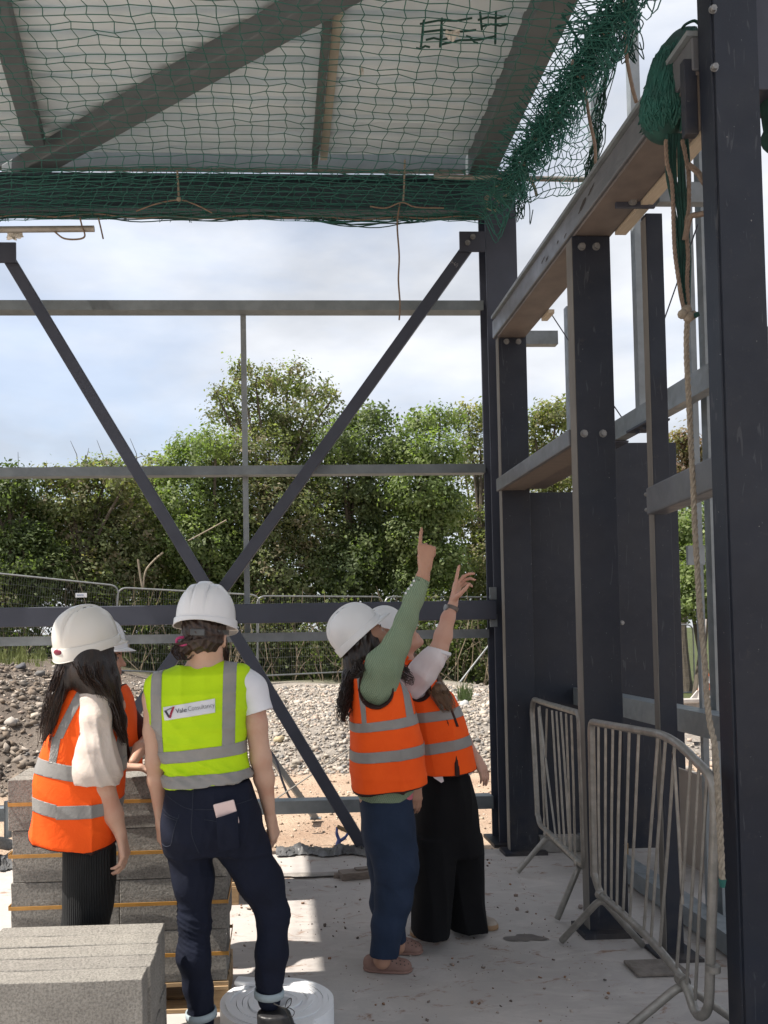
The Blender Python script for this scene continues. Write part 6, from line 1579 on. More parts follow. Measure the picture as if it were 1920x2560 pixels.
for (u, v, t_, w_, n_) in ((504, 2542, .005, .050, 1), (673, 2490, .0, .0485, 2)):
    c_ = J(u, v, -.03 if n_ == 1 else 0); c2 = J(u - (2 if n_ == 1 else 0), v - 17, -.03 if n_ == 1 else 0)
    V2 = []; mb = MB(); mb.tube([c_, c_.lerp(c2, .5), c2], [w_ + .001, w_ + .002, w_], 28, False); o = mb.build('turn_up', CUFF, jean, sm=True); md = o.modifiers.new('thick', 'SOLIDIFY'); md.thickness = .006; md.offset = 1
def boot(hu, hv, Y, zt, m, k):
    h0 = P(hu, hv, Y).x; fd = Field((h0 - .05, Y - .12, -.01), (h0 + .33, Y + .14, zt + .03), .005)
    prof = [(.0, .128), (.03, .131), (.06, .122), (.09, .104), (.125, .084), (.155, .069), (zt, .060)]
    fd.loft([(z, h0 + a + .012 * (z > .1), Y + .03 * (a / .13), a, .047 if z < .1 else .046 + .004 * (z > .15)) for z, a in prof if z <= zt], 0, 2.3)
    V, Q = fd.skin(relax=2); o = put_mesh('shoe', V, Q, m, A)
    f2 = Field((h0 - .05, Y - .12, -.01), (h0 + .33, Y + .14, .06), .005); f2.loft([(.001, h0 + .128, Y + .03, .134, .052), (.026, h0 + .128, Y + .03, .134, .052)], 0, 2.3); V, Q = f2.skin(relax=1); put_mesh('sole', V, Q, RUBBER, o)
    return o
boot(486, 2555, 2.98, .17, LEATH, 0); s_ = boot(634, 2545, 3.03, .205, LEATH, 1)
lc = P(712, 2522, 2.975)
MB().tube([P(684, 2509, 2.985), P(700, 2516, 2.98), P(714, 2524, 2.98)], .0022, 5).build('lace', RUBBER, s_, sm=True)
for k, pts in enumerate((((712, 2522), (718, 2502), (728, 2496), (726, 2512), (714, 2522)), ((713, 2522), (724, 2520), (736, 2530), (728, 2542), (714, 2524)), ((713, 2523), (720, 2538), (727, 2556)))):
    MB().tube(catmull([P(u, v, 2.972) for u, v in pts], 5), .0016, 5).build('lace_loop', RUBBER, s_, sm=True)
# phone in the back pocket
a_, b_ = J(545, 2012), J(596, 1999); ph = bvh.ray_cast(Vector((J(570, 2008).x, 2.5, J(570, 2008).z)), YV)[0]
phone = thing('phone', 'pale pink phone sticking out of the back pocket of the dark jeans', 'phone', ph)
ex = (b_ - a_).normalized(); ez = Vector((-ex.z, -.12, ex.x)).normalized(); ey = ez.cross(ex); Rp = Matrix((ex, ey, ez)).transposed()
MB().box(ph + ez * -.028 + Vector((0, -.004, 0)), (.076, .010, .125), Rp).build('case', M('pale_pink_case', (0.66, 0.52, 0.50), (0.62, 0.48, 0.46), 10, 0.5), phone, bevel=.0045, seg=3)
# pocket cloth over its lower part
pk = patch(V, Q, J.band((530, 2027), (610, 2003), (520, 2110), (610, 2095)) + J.strip((548, 2020), (553, 2110), (600, 2020), (604, 2110)), .016, 'back_pocket', DENIM_D, jean, face=(0, -1, 0))
def orange_vest(V, Q, bands, strips, parent, name='vest'):
    vest = put_mesh(name, V, Q, HV_O, parent)
    for b in bands: patch(V, Q, b, .0026, 'reflective_strip', TAPE, vest)
    for b in strips: patch(V, Q, b, .0018, 'reflective_strip', TAPE, vest)
    return vest
def trim_from(f, D2, vest, th=.0045, near=.0045):
    V, Q = f.skin(np.maximum(np.abs(f.D) - th, np.abs(D2) - near), relax=1)
    lab = np.arange(len(V))
    while True:
        m = lab[Q].min(1); new = lab.copy(); np.minimum.at(new, Q.ravel(), np.repeat(m, 4))
        if (new == lab).all(): break
        lab = new
    for l in np.unique(lab):
        ok = lab[Q[:, 0]] == l
        if ok.sum() > 30:
            u, inv = np.unique(Q[ok], return_inverse=True); put_mesh('binding', V[u], inv.reshape(-1, 4), TRIM, vest)
# ================================================================ woman in orange at the left, long dark hair
BLOUSE = bpy.data.materials.new('sheer_cream_blouse'); t_ = NT(BLOUSE); t_.col(t_.ramp(t_.noise(9, 5), [(.3, (.60, .53, .48)), (.7, (.53, .46, .41))])); t_.b.inputs['Roughness'].default_value = .75; t_.b.inputs['Specular IOR Level'].default_value = .2
t_.b.inputs['Transmission Weight'].default_value = 0.0; t_.b.inputs['Subsurface Weight'].default_value = .25; t_.b.inputs['Subsurface Radius'].default_value = (.03, .02, .015); t_.bump(t_.noise(14, 6, .6, 1.0), .35, .012)
RIBT = ribbed('ribbed_black_trousers', (.020, .021, .022), (.013, .0135, .014), 38, .8, .004)
J = Pose(3.2)
B = thing('person', 'woman at the left with long dark hair, orange vest and cream puffed sleeve', 'person', PZ(225, 2630))
c = J(222, 1634, .02); Rh = frame_of((.80, .60, -.06), (.03, .03, 1))
lo = J(60, 2560); hi = J(360, 1480); f = Field((lo.x - .03, 2.88, .35), (hi.x + .06, 3.6, 1.76), .0055)
g = head(f, c, Rh, np.array(J(212, 1760, .03)), .05)
f.cap(J(212, 1745, .03), J(205, 1980, .02), .09, .10, .04); f.cap(J(212, 1735, .03), J(245, 1755, -.06), .05, .045, .04); f.cap(J(212, 1735, .03), J(190, 1745, .14), .05, .045, .04)
f.chain([J(245, 1755, -.06), J(248, 1850, -.09), J(256, 1960, -.08), J(282, 2035, -.06), J(301, 2082, -.05)], [.045, .042, .043, .037, .024], .02)
hand(f, J(301, 2082, -.05), (.22, -.02, -1), (-.9, .15, -.15), (-.1, 1, 0), 1.0, (.5, .5, .5, .55), (.9, .3, .5))
f.chain([J(190, 1745, .14), J(225, 1850, .20), J(268, 1915, .24), J(300, 1918, .27)], [.042, .038, .034, .024], .02)
hand(f, J(300, 1918, .27), (1, .12, -.05), (-.05, 0, -1), (.1, 1, .1), 1.0, (.22, .28, .34, .42), (.9, .35, .2))
f.chain([J(215, 1990, .02), J(215, 2180, .02), J(215, 2330, .02)], [.10, .07, .05], .03)
V, Q = f.skin(); body = put_mesh('body', V, Q, SKIN_B, B); face_parts(g, Rh, body)
# trousers
f = Field((lo.x, 2.9, .0), (hi.x, 3.5, 1.15), .007)
f.loft(J.rows([(2075, 162, 272, .10), (2102, 160, 278, .10), (2124, 157, 287, .112), (2200, 158, 287, .12), (2270, 160, 281, .115), (2330, 152, 268, .11), (2400, 146, 262, .115), (2560, 140, 258, .12)]), .01, 2.3)
V, Q = f.skin(); V = folds(V, Q, .004, 31, dirs=((1, .5, .06), (.7, -.6, .1)), f=(18, 34)); put_mesh('trousers', V, Q, RIBT, B)
shoe('shoe', Vector((J(190, 2600).x, 3.10, 0)), Vector((J(190, 2600).x + .22, 3.24, 0)), LEATH, B, .042, .07, RUBBER)
# blouse: shoulders and puffed sleeve
f = Field((lo.x, 2.85, .9), (hi.x + .02, 3.5, 1.55), .006)
f.chain([J(205, 1742, .06), J(238, 1748, -.06)], [.07, .058], .03)
f.chain([J(238, 1748, -.06), J(240, 1800, -.09), J(240, 1870, -.095), J(243, 1925, -.09), J(242, 1954, -.085)], [.050, .056, .074, .090, .083], .03)
f.keep(J(242, 1963, -.085), (-.03, -.1, -1)); f.cap(J(246, 1930, -.085), J(262, 2010, -.08), .05, .05, .008, mode='sub')
V, Q = f.skin(); fd_ = np.clip((J(240, 1750).z - V[:, 2]) / .12, 0.1, 1); V = folds(V, Q, .0042, 14, dirs=((1, .5, .08), (.8, -.7, .1), (.9, .4, .35)), f=(34, 64), fade=fd_); put_mesh('blouse', V, Q, BLOUSE, B)
# vest
f = Field((lo.x - .05, 2.85, .68), (hi.x + .05, 3.55, 1.6), .006)
f.loft(J.rows([(1698, 186, 246, .06, .03), (1706, 176, 254, .085, .03), (1718, 165, 262, .11, .03), (1735, 154, 276, .13, .03), (1775, 141, 292, .15, .03), (1845, 120, 311, .165, .03), (1912, 101, 314, .17, .03), (1978, 91, 309, .172, .03), (2050, 84, 299, .172, .03), (2112, 78, 288, .172, .03)]), .0, 2.5)
aR = np.array((J(246, 1745, -.14), J(232, 1835, -.16))); D0 = f.like()
D0.cap(J(248, 1738, -.16), J(236, 1838, -.18), .062, .078, .01); f.cap(J(248, 1738, -.16), J(236, 1838, -.18), .062, .078, .004, mode='sub')
f.keep(J(180, 2112), (-.06, 0, -1)); f.keep(J(78, 2096), (-.20, -.1, -1))
V, Q = f.skin(); V = crease(V, Q, J(222, 2050), (1, .3, 0), .012, .016, .6, J(200, 1975).z); V = crease(V, Q, J(134, 1990), (1, -.5, .08), .012, .020, .6, J(200, 1830).z); V = folds(V, Q, .0045, 21, dirs=((1, .4, .12), (.8, -.5, .1), (.6, .2, .8)), f=(13, 26))
sb = [J.band((80, 1884), (215, 1902), (80, 1921), (215, 1940)) + [line_plane(J(213, 1700), J(213, 2100), J(400, 1900))], J.band((205, 1903), (330, 1890), (205, 1940), (330, 1925)) + [line_plane(J(211, 1700), J(211, 2100), J(0, 1900))],
      J.band((70, 1974), (180, 1996), (70, 2007), (180, 2029)) + [line_plane(J(166, 1700), J(166, 2100), J(400, 1900))], J.band((160, 1996), (330, 1994), (160, 2029), (330, 2024)) + [line_plane(J(164, 1700), J(164, 2100), J(0, 1900))]]
ss = [J.strip((212, 1712), (152, 1835), (236, 1712), (178, 1835)) + J.band((0, 1700), (300, 1700), (0, 1836), (300, 1836)), J.strip((146, 1834), (140, 1900), (172, 1834), (160, 1900)) + J.band((0, 1834), (300, 1834), (0, 1895), (300, 1905)), J.strip((304, 1800), (294, 1900), (318, 1830), (312, 1900)) + J.band((200, 1790), (400, 1830), (200, 1896), (400, 1892))]
vest = orange_vest(V, Q, sb, ss, B)
trim_from(f, D0.D, vest)
f2 = [line_plane(J(60, 2090), J(300, 2122), J(200, 1900)), line_plane(J(40, 2200), J(300, 2200), J(200, 2400))]
patch(V, Q, [line_plane(J(76, 2088), J(215, 2113), J(100, 1900)), line_plane(J(214, 1900), J(214, 2200), J(400, 2000))], .002, 'binding', TRIM, vest); patch(V, Q, [line_plane(J(214, 2113), J(300, 2103), J(250, 1900)), line_plane(J(213, 1900), J(213, 2200), J(0, 2000))], .002, 'binding', TRIM, vest)
Rb = frame_of((.60, .80, .22), (.0, .03, 1)); helmet(g(-.004, -.012, .050), Rb, B, HELM_C, .955, badge=True, peak=.04, arch=-.020)
# hair
f = Field((lo.x - .03, 2.8, 1.1), (hi.x + .05, 3.5, 1.75), .006)
f.ell(g(0, -.018, .02), (.086, .105, .105), .01, np.array(Rh)); f.keep(g(0, .068, 0), Rh @ Vector((0, 1, 0)))
f.chain([J(215, 1640, -.03), J(224, 1685, -.05), J(246, 1715, -.06), J(270, 1745, -.06)], [.078, .076, .058, .034], .03)
f.chain([J(262, 1640, .0), J(268, 1700, -.02), J(280, 1750, -.04), J(295, 1800, -.05), J(312, 1850, -.04)], [.04, .042, .034, .029, .014], .03)
f.chain([J(180, 1650, -.03), J(158, 1700, -.06), J(140, 1745, -.09), J(124, 1800, -.10), J(112, 1850, -.09)], [.055, .036, .028, .024, .010], .025)
V, Q = f.skin(); V = folds(V, Q, .005, 5, dirs=((1, .6, .05), (.8, -.7, .1)), f=(50, 100)); hr = put_mesh('hair', V, Q, HAIR_K, body)
strands('hair_strands', [([J(172, 1640, -.06), J(150, 1700, -.08), J(132, 1760, -.11), J(116, 1820, -.12), J(106, 1880, -.10)], [.03, .036, .034, .028, .018]), ([J(215, 1645, -.10), J(226, 1690, -.11), J(250, 1720, -.11), J(276, 1760, -.10)], [.06, .05, .036, .026]), ([J(268, 1650, -.03), J(272, 1700, -.05), J(284, 1760, -.07), J(300, 1820, -.08), J(320, 1875, -.06)], [.03, .034, .032, .027, .014])], HAIR_B, hr, .0018, per=85, wave=.003, seed=6)

# ================================================================ woman behind her, in profile
J = Pose(4.05)
C_ = thing('person', 'woman in profile half hidden behind the left woman, hand on the block pack', 'person', PZ(290, 2400))
c = J(257, 1644); Rh = frame_of((1, -.02, -.06), (.06, 0, 1))
lo = J(200, 2420); hi = J(420, 1520); f = Field((lo.x - .12, 3.72, -.01), (hi.x + .08, 4.35, 1.75), .006)
g = head(f, c, Rh, np.array(J(268, 1735)), .05)
f.cap(J(270, 1745), J(285, 1990), .09, .10, .04); f.cap(J(270, 1740), J(290, 1765, -.12), .05, .045, .04); f.cap(J(270, 1740), J(300, 1765, .12), .05, .045, .04)
f.chain([J(285, 1765, -.14), J(272, 1840, -.20), J(285, 1900, -.25), J(316, 1918, -.36)], [.045, .04, .036, .023], .02)
hand(f, J(316, 1919, -.36), (1, -.1, -.02), (0, 0, -1), (-.1, -1, 0), 1.0, (.16, .22, .25, .3), (.8, .5, .2))
f.chain([J(305, 1770, .10), J(340, 1820, .05), J(372, 1850, -.02), J(350, 1872, -.14), J(332, 1905, -.22)], [.045, .04, .037, .032, .022], .02)
f.chain([J(285, 1990), J(285, 2200), J(285, 2380)], [.1, .07, .05], .03)
V, Q = f.skin(); body = put_mesh('body', V, Q, SKIN_C, C_); face_parts(g, Rh, body)
f = Field((lo.x - .1, 3.75, .9), (hi.x + .05, 4.35, 1.6), .007)
f.loft(J.rows([(1712, 268, 316, .08), (1722, 262, 322, .12), (1745, 258, 332, .15), (1800, 254, 345, .16), (1850, 252, 352, .16), (1900, 250, 356, .165), (1960, 248, 358, .165)]), .0, 2.4)
V, Q = f.skin(); V = folds(V, Q, .005, 44, f=(14, 28)); vest = orange_vest(V, Q, [J.band((200, 1862), (420, 1856), (200, 1884), (420, 1878))], [], C_)
patch(V, Q, J.strip((306, 1720), (322, 1830), (311, 1718), (329, 1825)), .003, 'binding', TRIM, vest)
f = Field((lo.x, 3.75, 1.0), (hi.x + .08, 4.35, 1.5), .006); f.chain([J(305, 1770, .10), J(340, 1818, .05), J(368, 1842, -.01)], [.056, .052, .050], .02)
V, Q = f.skin(); put_mesh('sleeve', V, Q, cloth('burgundy_top', (.06, .016, .014), (.045, .012, .011)), C_)
f = Field((lo.x - .1, 3.75, .0), (hi.x + .05, 4.35, 1.1), .009); f.loft(J.rows([(1940, 250, 350, .14), (2100, 240, 345, .14), (2250, 240, 335, .12), (2395, 240, 325, .12)]), .0, 2.3); V, Q = f.skin(); put_mesh('trousers', V, Q, RIBT, C_)
shoe('shoe', Vector((J(270, 2400).x, 4.0, 0)), Vector((J(270, 2400).x + .24, 4.0, 0)), LEATH, C_, .042, .07, RUBBER)
helmet(g(0, -.028, .056), frame_of((1, -.02, .10), (-.1, 0, 1)), C_, HELM, .97, peak=.036)
f = Field((lo.x - .1, 3.75, 1.2), (hi.x + .05, 4.3, 1.75), .006)
f.ell(g(0, -.018, .02), (.084, .10, .10), .01, np.array(Rh)); f.keep(g(0, .055, 0), Rh @ Vector((0, 1, 0)))
f.chain([J(262, 1650, -.05), J(270, 1700, -.08), J(288, 1740, -.10), J(298, 1775, -.11)], [.06, .045, .035, .015], .03)
V, Q = f.skin(); V = folds(V, Q, .004, 7, f=(50, 100)); hr = put_mesh('hair', V, Q, HAIR_K, body)
strands('hair_strands', [([J(270, 1660, -.08), J(280, 1710, -.11), J(296, 1750, -.13), J(300, 1790, -.13)], [.03, .03, .025, .012])], HAIR_K, hr, .002, per=60, seed=9)

# ================================================================ woman pointing, green sweater
SWEAT = ribbed('sage_green_ribbed_knit', (.205, .275, .185), (.165, .225, .15), 30, .55, .004, 'Y', .9)
def knit_mat():
    m = bpy.data.materials.new('sage_green_knit'); t = NT(m)
    mp = t.n('Mapping'); mp.inputs['Rotation'].default_value = (0, radians(-27), 0); t.l(t.tc.outputs['Object'], mp.inputs['Vector'])
    w = t.n('TexWave', wave_type='BANDS', bands_direction='X', Scale=40, Distortion=.5, Detail=1.0); t.l(mp.outputs[0], w.inputs['Vector'])
    t.col(t.mix(.5, t.ramp(t.noise(8, 5), [(.3, (.23, .30, .205)), (.7, (.185, .25, .168))]), t.ramp(w.outputs['Fac'], [(.1, .6), (.7, 1.05)]), 'MULTIPLY'))
    t.b.inputs['Roughness'].default_value = .9; t.b.inputs['Specular IOR Level'].default_value = .15; t.bump(w.outputs['Fac'], .5, .004); return m
SWEAT = knit_mat()
DENIM_M = cloth('mid_blue_denim', (.021, .034, .066), (.014, .024, .047), .88, 600, .25, 5)
PINKT = cloth('pink_top', (.62, .17, .22), (.55, .14, .19))
CLOG = M('dusty_pink_suede', (.26, .155, .125), (.21, .12, .095), 14, .8, 0, .15, 200, .001)
J = Pose(3.85)
D_ = thing('person', 'woman in a sage green sweater and orange vest pointing straight up, blue jeans', 'person', PZ(965, 2425))
c = J(923, 1604, .0); Rh = frame_of((.74, .04, .64), (-.64, 0, .74))
lo = J(840, 2440); hi = J(1110, 1320); f = Field((lo.x - .05, 3.5, -.01), (hi.x + .04, 4.2, 2.10), .0055)
g = head(f, c, Rh, np.array(J(925, 1700)), .05)
f.cap(J(930, 1700), J(950, 1960), .09, .10, .04); f.cap(J(928, 1700), J(948, 1700, -.15), .05, .05, .04); f.cap(J(928, 1700), J(950, 1710, .15), .05, .05, .04)
f.chain([J(948, 1690, -.15), J(994, 1607, -.19), J(1016, 1551, -.19), J(1035, 1496, -.185), J(1056, 1447, -.18), J(1063, 1418, -.18)], [.05, .040, .036, .032, .029, .027], .02)
hand(f, J(1063, 1420, -.18), (.10, .05, 1), (.30, .95, 0), (-.95, .30, 0), 1.12, ((.18, .2, .15), 1.25, 1.3, 1.35), (.75, .25, .65))
f.chain([J(950, 1715, .15), J(1000, 1830, .17), J(1022, 1900, .10), J(1038, 1955, .03)], [.045, .04, .036, .025], .02)
hand(f, J(1038, 1955, .03), (.02, -.05, -1), (-.4, .9, 0), (.9, .4, 0), .95, (.3, .35, .4, .45), (.9, .3, .3))
f.chain([J(955, 1990), J(975, 2170, -.06), J(955, 2400, -.06)], [.1, .06, .04], .03); f.chain([J(955, 1990), J(975, 2200, .1), J(992, 2365, .10)], [.1, .06, .04], .03)
V, Q = f.skin(); body = put_mesh('body', V, Q, SKIN_D, D_); face_parts(g, Rh, body)
# sweater
f = Field((lo.x - .04, 3.45, .7), (hi.x + .02, 4.2, 2.0), .006)
f.loft(J.rows([(1668, 905, 955, .10), (1690, 892, 985, .15), (1740, 890, 1010, .165), (1800, 890, 1022, .16), (1880, 892, 1030, .16), (1960, 890, 1034, .165), (1992, 893, 1033, .16)]), .0, 2.4)
f.chain([J(946, 1712, -.13), J(960, 1665, -.17), J(994, 1607, -.19), J(1016, 1551, -.19), J(1035, 1496, -.185), J(1055, 1450, -.18)], [.098, .082, .056, .047, .042, .037], .03)
f.keep(J(1056, 1446, -.18), (.42, 0, .9)); f.cap(J(1052, 1458, -.18), J(1064, 1420, -.18), .031, .031, .004, mode='sub')
f.keep(J(910, 2012), (-.05, 0, -1)); f.keep(J(1000, 1985), (.45, 0, -1)) 
f.chain([J(955, 1730, .14), J(1002, 1830, .17), J(1022, 1895, .10), J(1036, 1945, .04)], [.07, .054, .046, .036], .02)
V, Q = f.skin(); V = folds(V, Q, .004, 61, dirs=((.7, .3, -.7), (.9, .2, .2)), f=(22, 44)); sw = put_mesh('sweater', V, Q, SWEAT, D_)
bvhS = BVHTree.FromPolygons([tuple(x) for x in V], [tuple(q) for q in Q])
for (u, v) in ((1036, 1453), (1030, 1464), (1025, 1476), (1020, 1486)):
    h = bvhS.find_nearest(J(u, v, -.20)); ball('button', h[0] + h[1] * .002, (.006, .006, .006), TEE, sw)
f = Field((lo.x, 3.5, .75), (hi.x, 4.2, 1.0), .006); f.loft(J.rows([(1950, 900, 1030, .15), (1999, 903, 1030, .15)]), 0, 2.4, tilt=.12); V, Q = f.skin(); put_mesh('pink_hem', V, Q, PINKT, D_)
# jeans
f = Field((lo.x - .02, 3.45, .04), (hi.x + .02, 4.25, .95), .006)
f.loft(J.rows([(1975, 903, 1028, .15), (2005, 899, 1030, .16), (2060, 904, 1036, .165), (2110, 915, 1040, .15)]), .0, 2.4)
f.chain([J(972, 2085, -.06), J(990, 2165, -.07), J(985, 2240, -.07), J(970, 2310, -.07), J(960, 2388, -.07)], [.118, .103, .086, .074, .069], .03)
f.chain([J(962, 2080, .08), J(975, 2170, .10), J(968, 2260, .10), J(985, 2352, .10)], [.115, .098, .080, .064], .03)
f.keep(J(960, 2388, -.07), (0, 0, -1))
V, Q = f.skin(); V = folds(V, Q, .0034, 71, dirs=((.6, .3, .5), (1, .2, .25), (1, .5, .1)), f=(14, 30)); put_mesh('jeans', V, Q, DENIM_M, D_)
for (he, to, dy) in (((911, 2412), (1034, 2428), -.07), ((968, 2372), (1061, 2388), .10)):
    a_ = PZ(*he); b_ = PZ(he[0] + 124 if dy < 0 else to[0], to[1]); a_.z = b_.z = 0; a_ = PZ(he[0], (2432 if dy < 0 else 2386)); b_ = PZ(to[0], (2437 if dy < 0 else 2390)); a_.z = b_.z = 0
    s_ = shoe('clog', a_ + Vector((0, .04, 0)), b_ + Vector((0, .04, 0)), CLOG, D_, .046, .062, CLOG, .014)
    d_ = (b_ - a_).normalized()
    me = s_.data; vv = np.array([v.co[:] for v in me.vertices]) + np.array(OFF[s_.name]); 
    bv = BVHTree.FromPolygons([tuple(x) for x in vv], [tuple(p.vertices) for p in me.polygons]); mb = MB()
    for i in range(5):
        for j in range(4):
            p = b_ + Vector((0, .04, 0)) - d_ * (.02 + .019 * i) + Vector((0, -.05 + .022 * j, .06)); h = bv.ray_cast(p + Vector((0, -.03 + .0 * j, .05)), Vector((0, .25 - .12 * j, -1)))
            if h[0] is not None: mb.tube([h[0] - h[1] * .002, h[0] + h[1] * .0008], .0032, 6)
    if mb.v: tag(mb.build('perforations', SLOT, s_), kind='stuff')
# vest
f = Field((lo.x - .04, 3.4, .75), (hi.x + .06, 4.3, 1.6), .006)
f.loft(J.rows([(1645, 901, 925, .16), (1656, 893, 945, .18), (1672, 882, 968, .20), (1692, 873, 992, .205), (1730, 872, 1022, .215), (1790, 875, 1038, .215), (1850, 876, 1056, .215), (1900, 875, 1060, .215), (1972, 879, 1066, .215)]), .0, 2.7)
D0 = f.like()
for q, md in ((D0, 'u'), (f, 'sub')): q.cap(J(942, 1650, -.21), J(938, 1726, -.21), .066, .080, .01 if md == 'u' else .004, mode=md)
f.keep(J(885, 1975), (-.17, 0, -1)); f.keep(J(970, 1962), (.135, 0, -1))
V, Q = f.skin(); V = crease(V, Q, J(985, 1900), (1, 0, .06), .010, .018, J(985, 1975).z, J(985, 1800).z); V = crease(V, Q, J(960, 1930), (0, 0, 1), .004, .012, 0, 3); V = folds(V, Q, .0042, 81, dirs=((1, .3, .1), (.7, .2, .7), (.8, .1, -.5)), f=(12, 26))
vest = orange_vest(V, Q, [J.band((872, 1802), (1040, 1775), (872, 1824), (1040, 1799)), J.band((872, 1872), (1062, 1847), (872, 1897), (1062, 1875))],
    [J.strip((881, 1660), (893, 1780), (896, 1670), (904, 1780)) + J.band((850, 1640), (1100, 1640), (850, 1805), (1100, 1770)), J.strip((987, 1680), (1001, 1790), (1004, 1690), (1024, 1790)) + J.band((850, 1640), (1100, 1640), (850, 1805), (1100, 1770))], D_)
trim_from(f, D0.D, vest)
patch(V, Q, [line_plane(J(870, 1972), J(1066, 1945.5), J(960, 1800))], .002, 'binding', TRIM, vest)
helmet(g(0, -.016, .078), Rh, D_, HELM, .91, peak=.045)
f = Field((lo.x - .1, 3.5, 1.0), (hi.x, 4.2, 1.9), .006)
f.ell(g(0, -.02, .02), (.086, .104, .104), .01, np.array(Rh)); f.keep(g(0, .022, 0), Rh @ Vector((0, 1, -.30)))
f.chain([g(-.03, -.05, -.02), J(893, 1650, -.03), J(878, 1700, -.06), J(862, 1750, -.07), J(860, 1800, -.06)], [.07, .062, .040, .030, .012], .03)
f.cap(g(.05, .0, -.03), g(.05, .0, -.10), .04, .02, .03); f.cap(g(.055, -.01, .0), J(918, 1640, -.08), .035, .03, .03)
V, Q = f.skin(); V = folds(V, Q, .005, 9, f=(50, 100)); hr = put_mesh('hair', V, Q, HAIR_K, body)
strands('hair_strands', [([J(898, 1640, -.05), J(885, 1690, -.08), J(868, 1740, -.10), J(858, 1790, -.10), J(862, 1830, -.08)], [.035, .04, .038, .030, .012]), ([J(895, 1640, -.12), J(895, 1675, -.2), J(890, 1690, -.22), J(880, 1700, -.22)], [.02, .022, .018, .01])], HAIR_K, hr, .0019, per=95, wave=.011, seed=12)
strands('loose_curls', [([J(990, 1650, .12), J(1004, 1675, .08), J(1015, 1695, .06), J(1030, 1718, .06)], [.015, .03, .03, .012])], HAIR_K, hr, .002, per=60, wave=.014, seed=13)

# ================================================================ woman pointing, white shirt and wide black trousers
SHIRT = cloth('pinkish_white_linen', (.70, .655, .67), (.62, .57, .59), .85, 500, .2)
BLACKT = cloth('black_wide_trousers', (.0065, .0065, .0075), (.0045, .0045, .0055), .9, 400, .1)
SNEAK = M('cream_suede', (.36, .31, .26), (.30, .25, .205), 18, .8, 0, .15, 150, .001); GUM = M('gum_sole', (.30, .185, .10), (.26, .16, .085), 20, .6)
J = Pose(4.22)
E_ = thing('person', 'woman in a white shirt, orange vest and wide black trousers pointing upwards with a watch', 'person', PZ(1130, 2345))
c = J(993, 1592); Rh = frame_of((.75, .10, .64), (-.64, 0, .75))
lo = J(960, 2350); hi = J(1230, 1405); f = Field((lo.x - .12, 3.9, -.01), (hi.x + .04, 4.6, 2.0), .0055)
g = head(f, c, Rh, np.array(J(1015, 1690)), .05)
f.cap(J(1015, 1690), J(1080, 1960), .09, .10, .04); f.cap(J(1018, 1695), J(1040, 1690, -.14), .05, .05, .04); f.cap(J(1018, 1695), J(1060, 1705, .15), .05, .05, .04)
f.chain([J(1035, 1690, -.15), J(1098, 1622, -.20), J(1108, 1590, -.20), J(1120, 1545, -.20), J(1132, 1512, -.19)], [.05, .042, .043, .033, .025], .02)
hand(f, J(1133, 1511, -.19), (.25, .05, 1), (.80, -.5, -.1), (.60, -.8, -.0), 1.12, ((.0, .0, .05), .50, .62, .75), (.55, .45, .75))
f.chain([J(1060, 1705, .15), J(1120, 1790, .17), J(1160, 1850, .10), J(1186, 1888, .02)], [.045, .04, .036, .024], .02)
hand(f, J(1186, 1888, .02), (.55, -.1, -1), (-.6, .5, .3), (.3, .9, 0), 1.0, (.30, .3, .3, .32), (.8, .45, .3))
f.chain([J(1085, 1960), J(1075, 2160), J(1075, 2320, -.05)], [.1, .06, .04], .03); f.chain([J(1090, 1960), J(1160, 2160, .05), J(1190, 2300, .08)], [.1, .06, .04], .03)
V, Q = f.skin(); body = put_mesh('body', V, Q, SKIN_E, E_); face_parts(g, Rh, body)
# watch
wc = J(1131, 1521, -.195); ax = (J(1133, 1510, -.19) - J(1120, 1545, -.20)).normalized()
wt = MB().tube([wc - ax * .010, wc + ax * .010], .030, 18).build('watch_strap', M('brown_grey_strap', (.12, .095, .085), (.10, .08, .07), 20, .6), E_, sm=True)
MB().tube([wc + Vector((-.030, -.008, .004)), wc + Vector((-.039, -.011, .006))], .016, 16).build('watch_case', BOLT, wt, sm=True)
# shirt
f = Field((lo.x - .08, 3.9, .8), (hi.x, 4.6, 1.75), .006)
f.loft(J.rows([(1655, 1000, 1030, .09), (1680, 990, 1070, .15), (1740, 990, 1090, .16), (1850, 1020, 1135, .155), (1925, 1040, 1160, .15)]), .0, 2.4)
f.chain([J(1032, 1712, -.14), J(1056, 1678, -.18), J(1080, 1648, -.20), J(1099, 1622, -.20)], [.075, .068, .061, .057], .03)
f.keep(J(1101, 1623, -.20), (.38, .0, .92)); f.cap(J(1098, 1630, -.20), J(1108, 1590, -.20), .049, .049, .004, mode='sub')
f.chain([J(1072, 1700, .15), J(1120, 1785, .17), J(1150, 1835, .12)], [.06, .055, .052], .03)
V, Q = f.skin(); V = folds(V, Q, .0048, 91, dirs=((.7, .3, -.7), (.5, .2, .8), (1, .2, .2)), f=(24, 50)); sh = put_mesh('shirt', V, Q, SHIRT, E_)
mb = MB(); a_ = J(1100, 1622, -.20); ax = (J(1108, 1590, -.2) - J(1095, 1635, -.2)).normalized(); mb.tube([a_ - ax * .022, a_ - ax * .004], [.060, .060], 26); mb.build('cuff', TEE, sh, sm=True, bevel=.004)
MB().add([J(1075, 1930, -.17), J(1102, 1924, -.17), J(1109, 1953, -.175), J(1103, 1957, -.175), J(1085, 1945, -.175)], [(0, 1, 2, 3, 4)]).build('shirt_tail', SHIRT, sh)
MB().add([J(1165, 1910, -.1), J(1186, 1910, -.1), J(1181, 1932, -.1), J(1172, 1940, -.1)], [(0, 1, 2, 3)]).build('shirt_tail', SHIRT, sh)
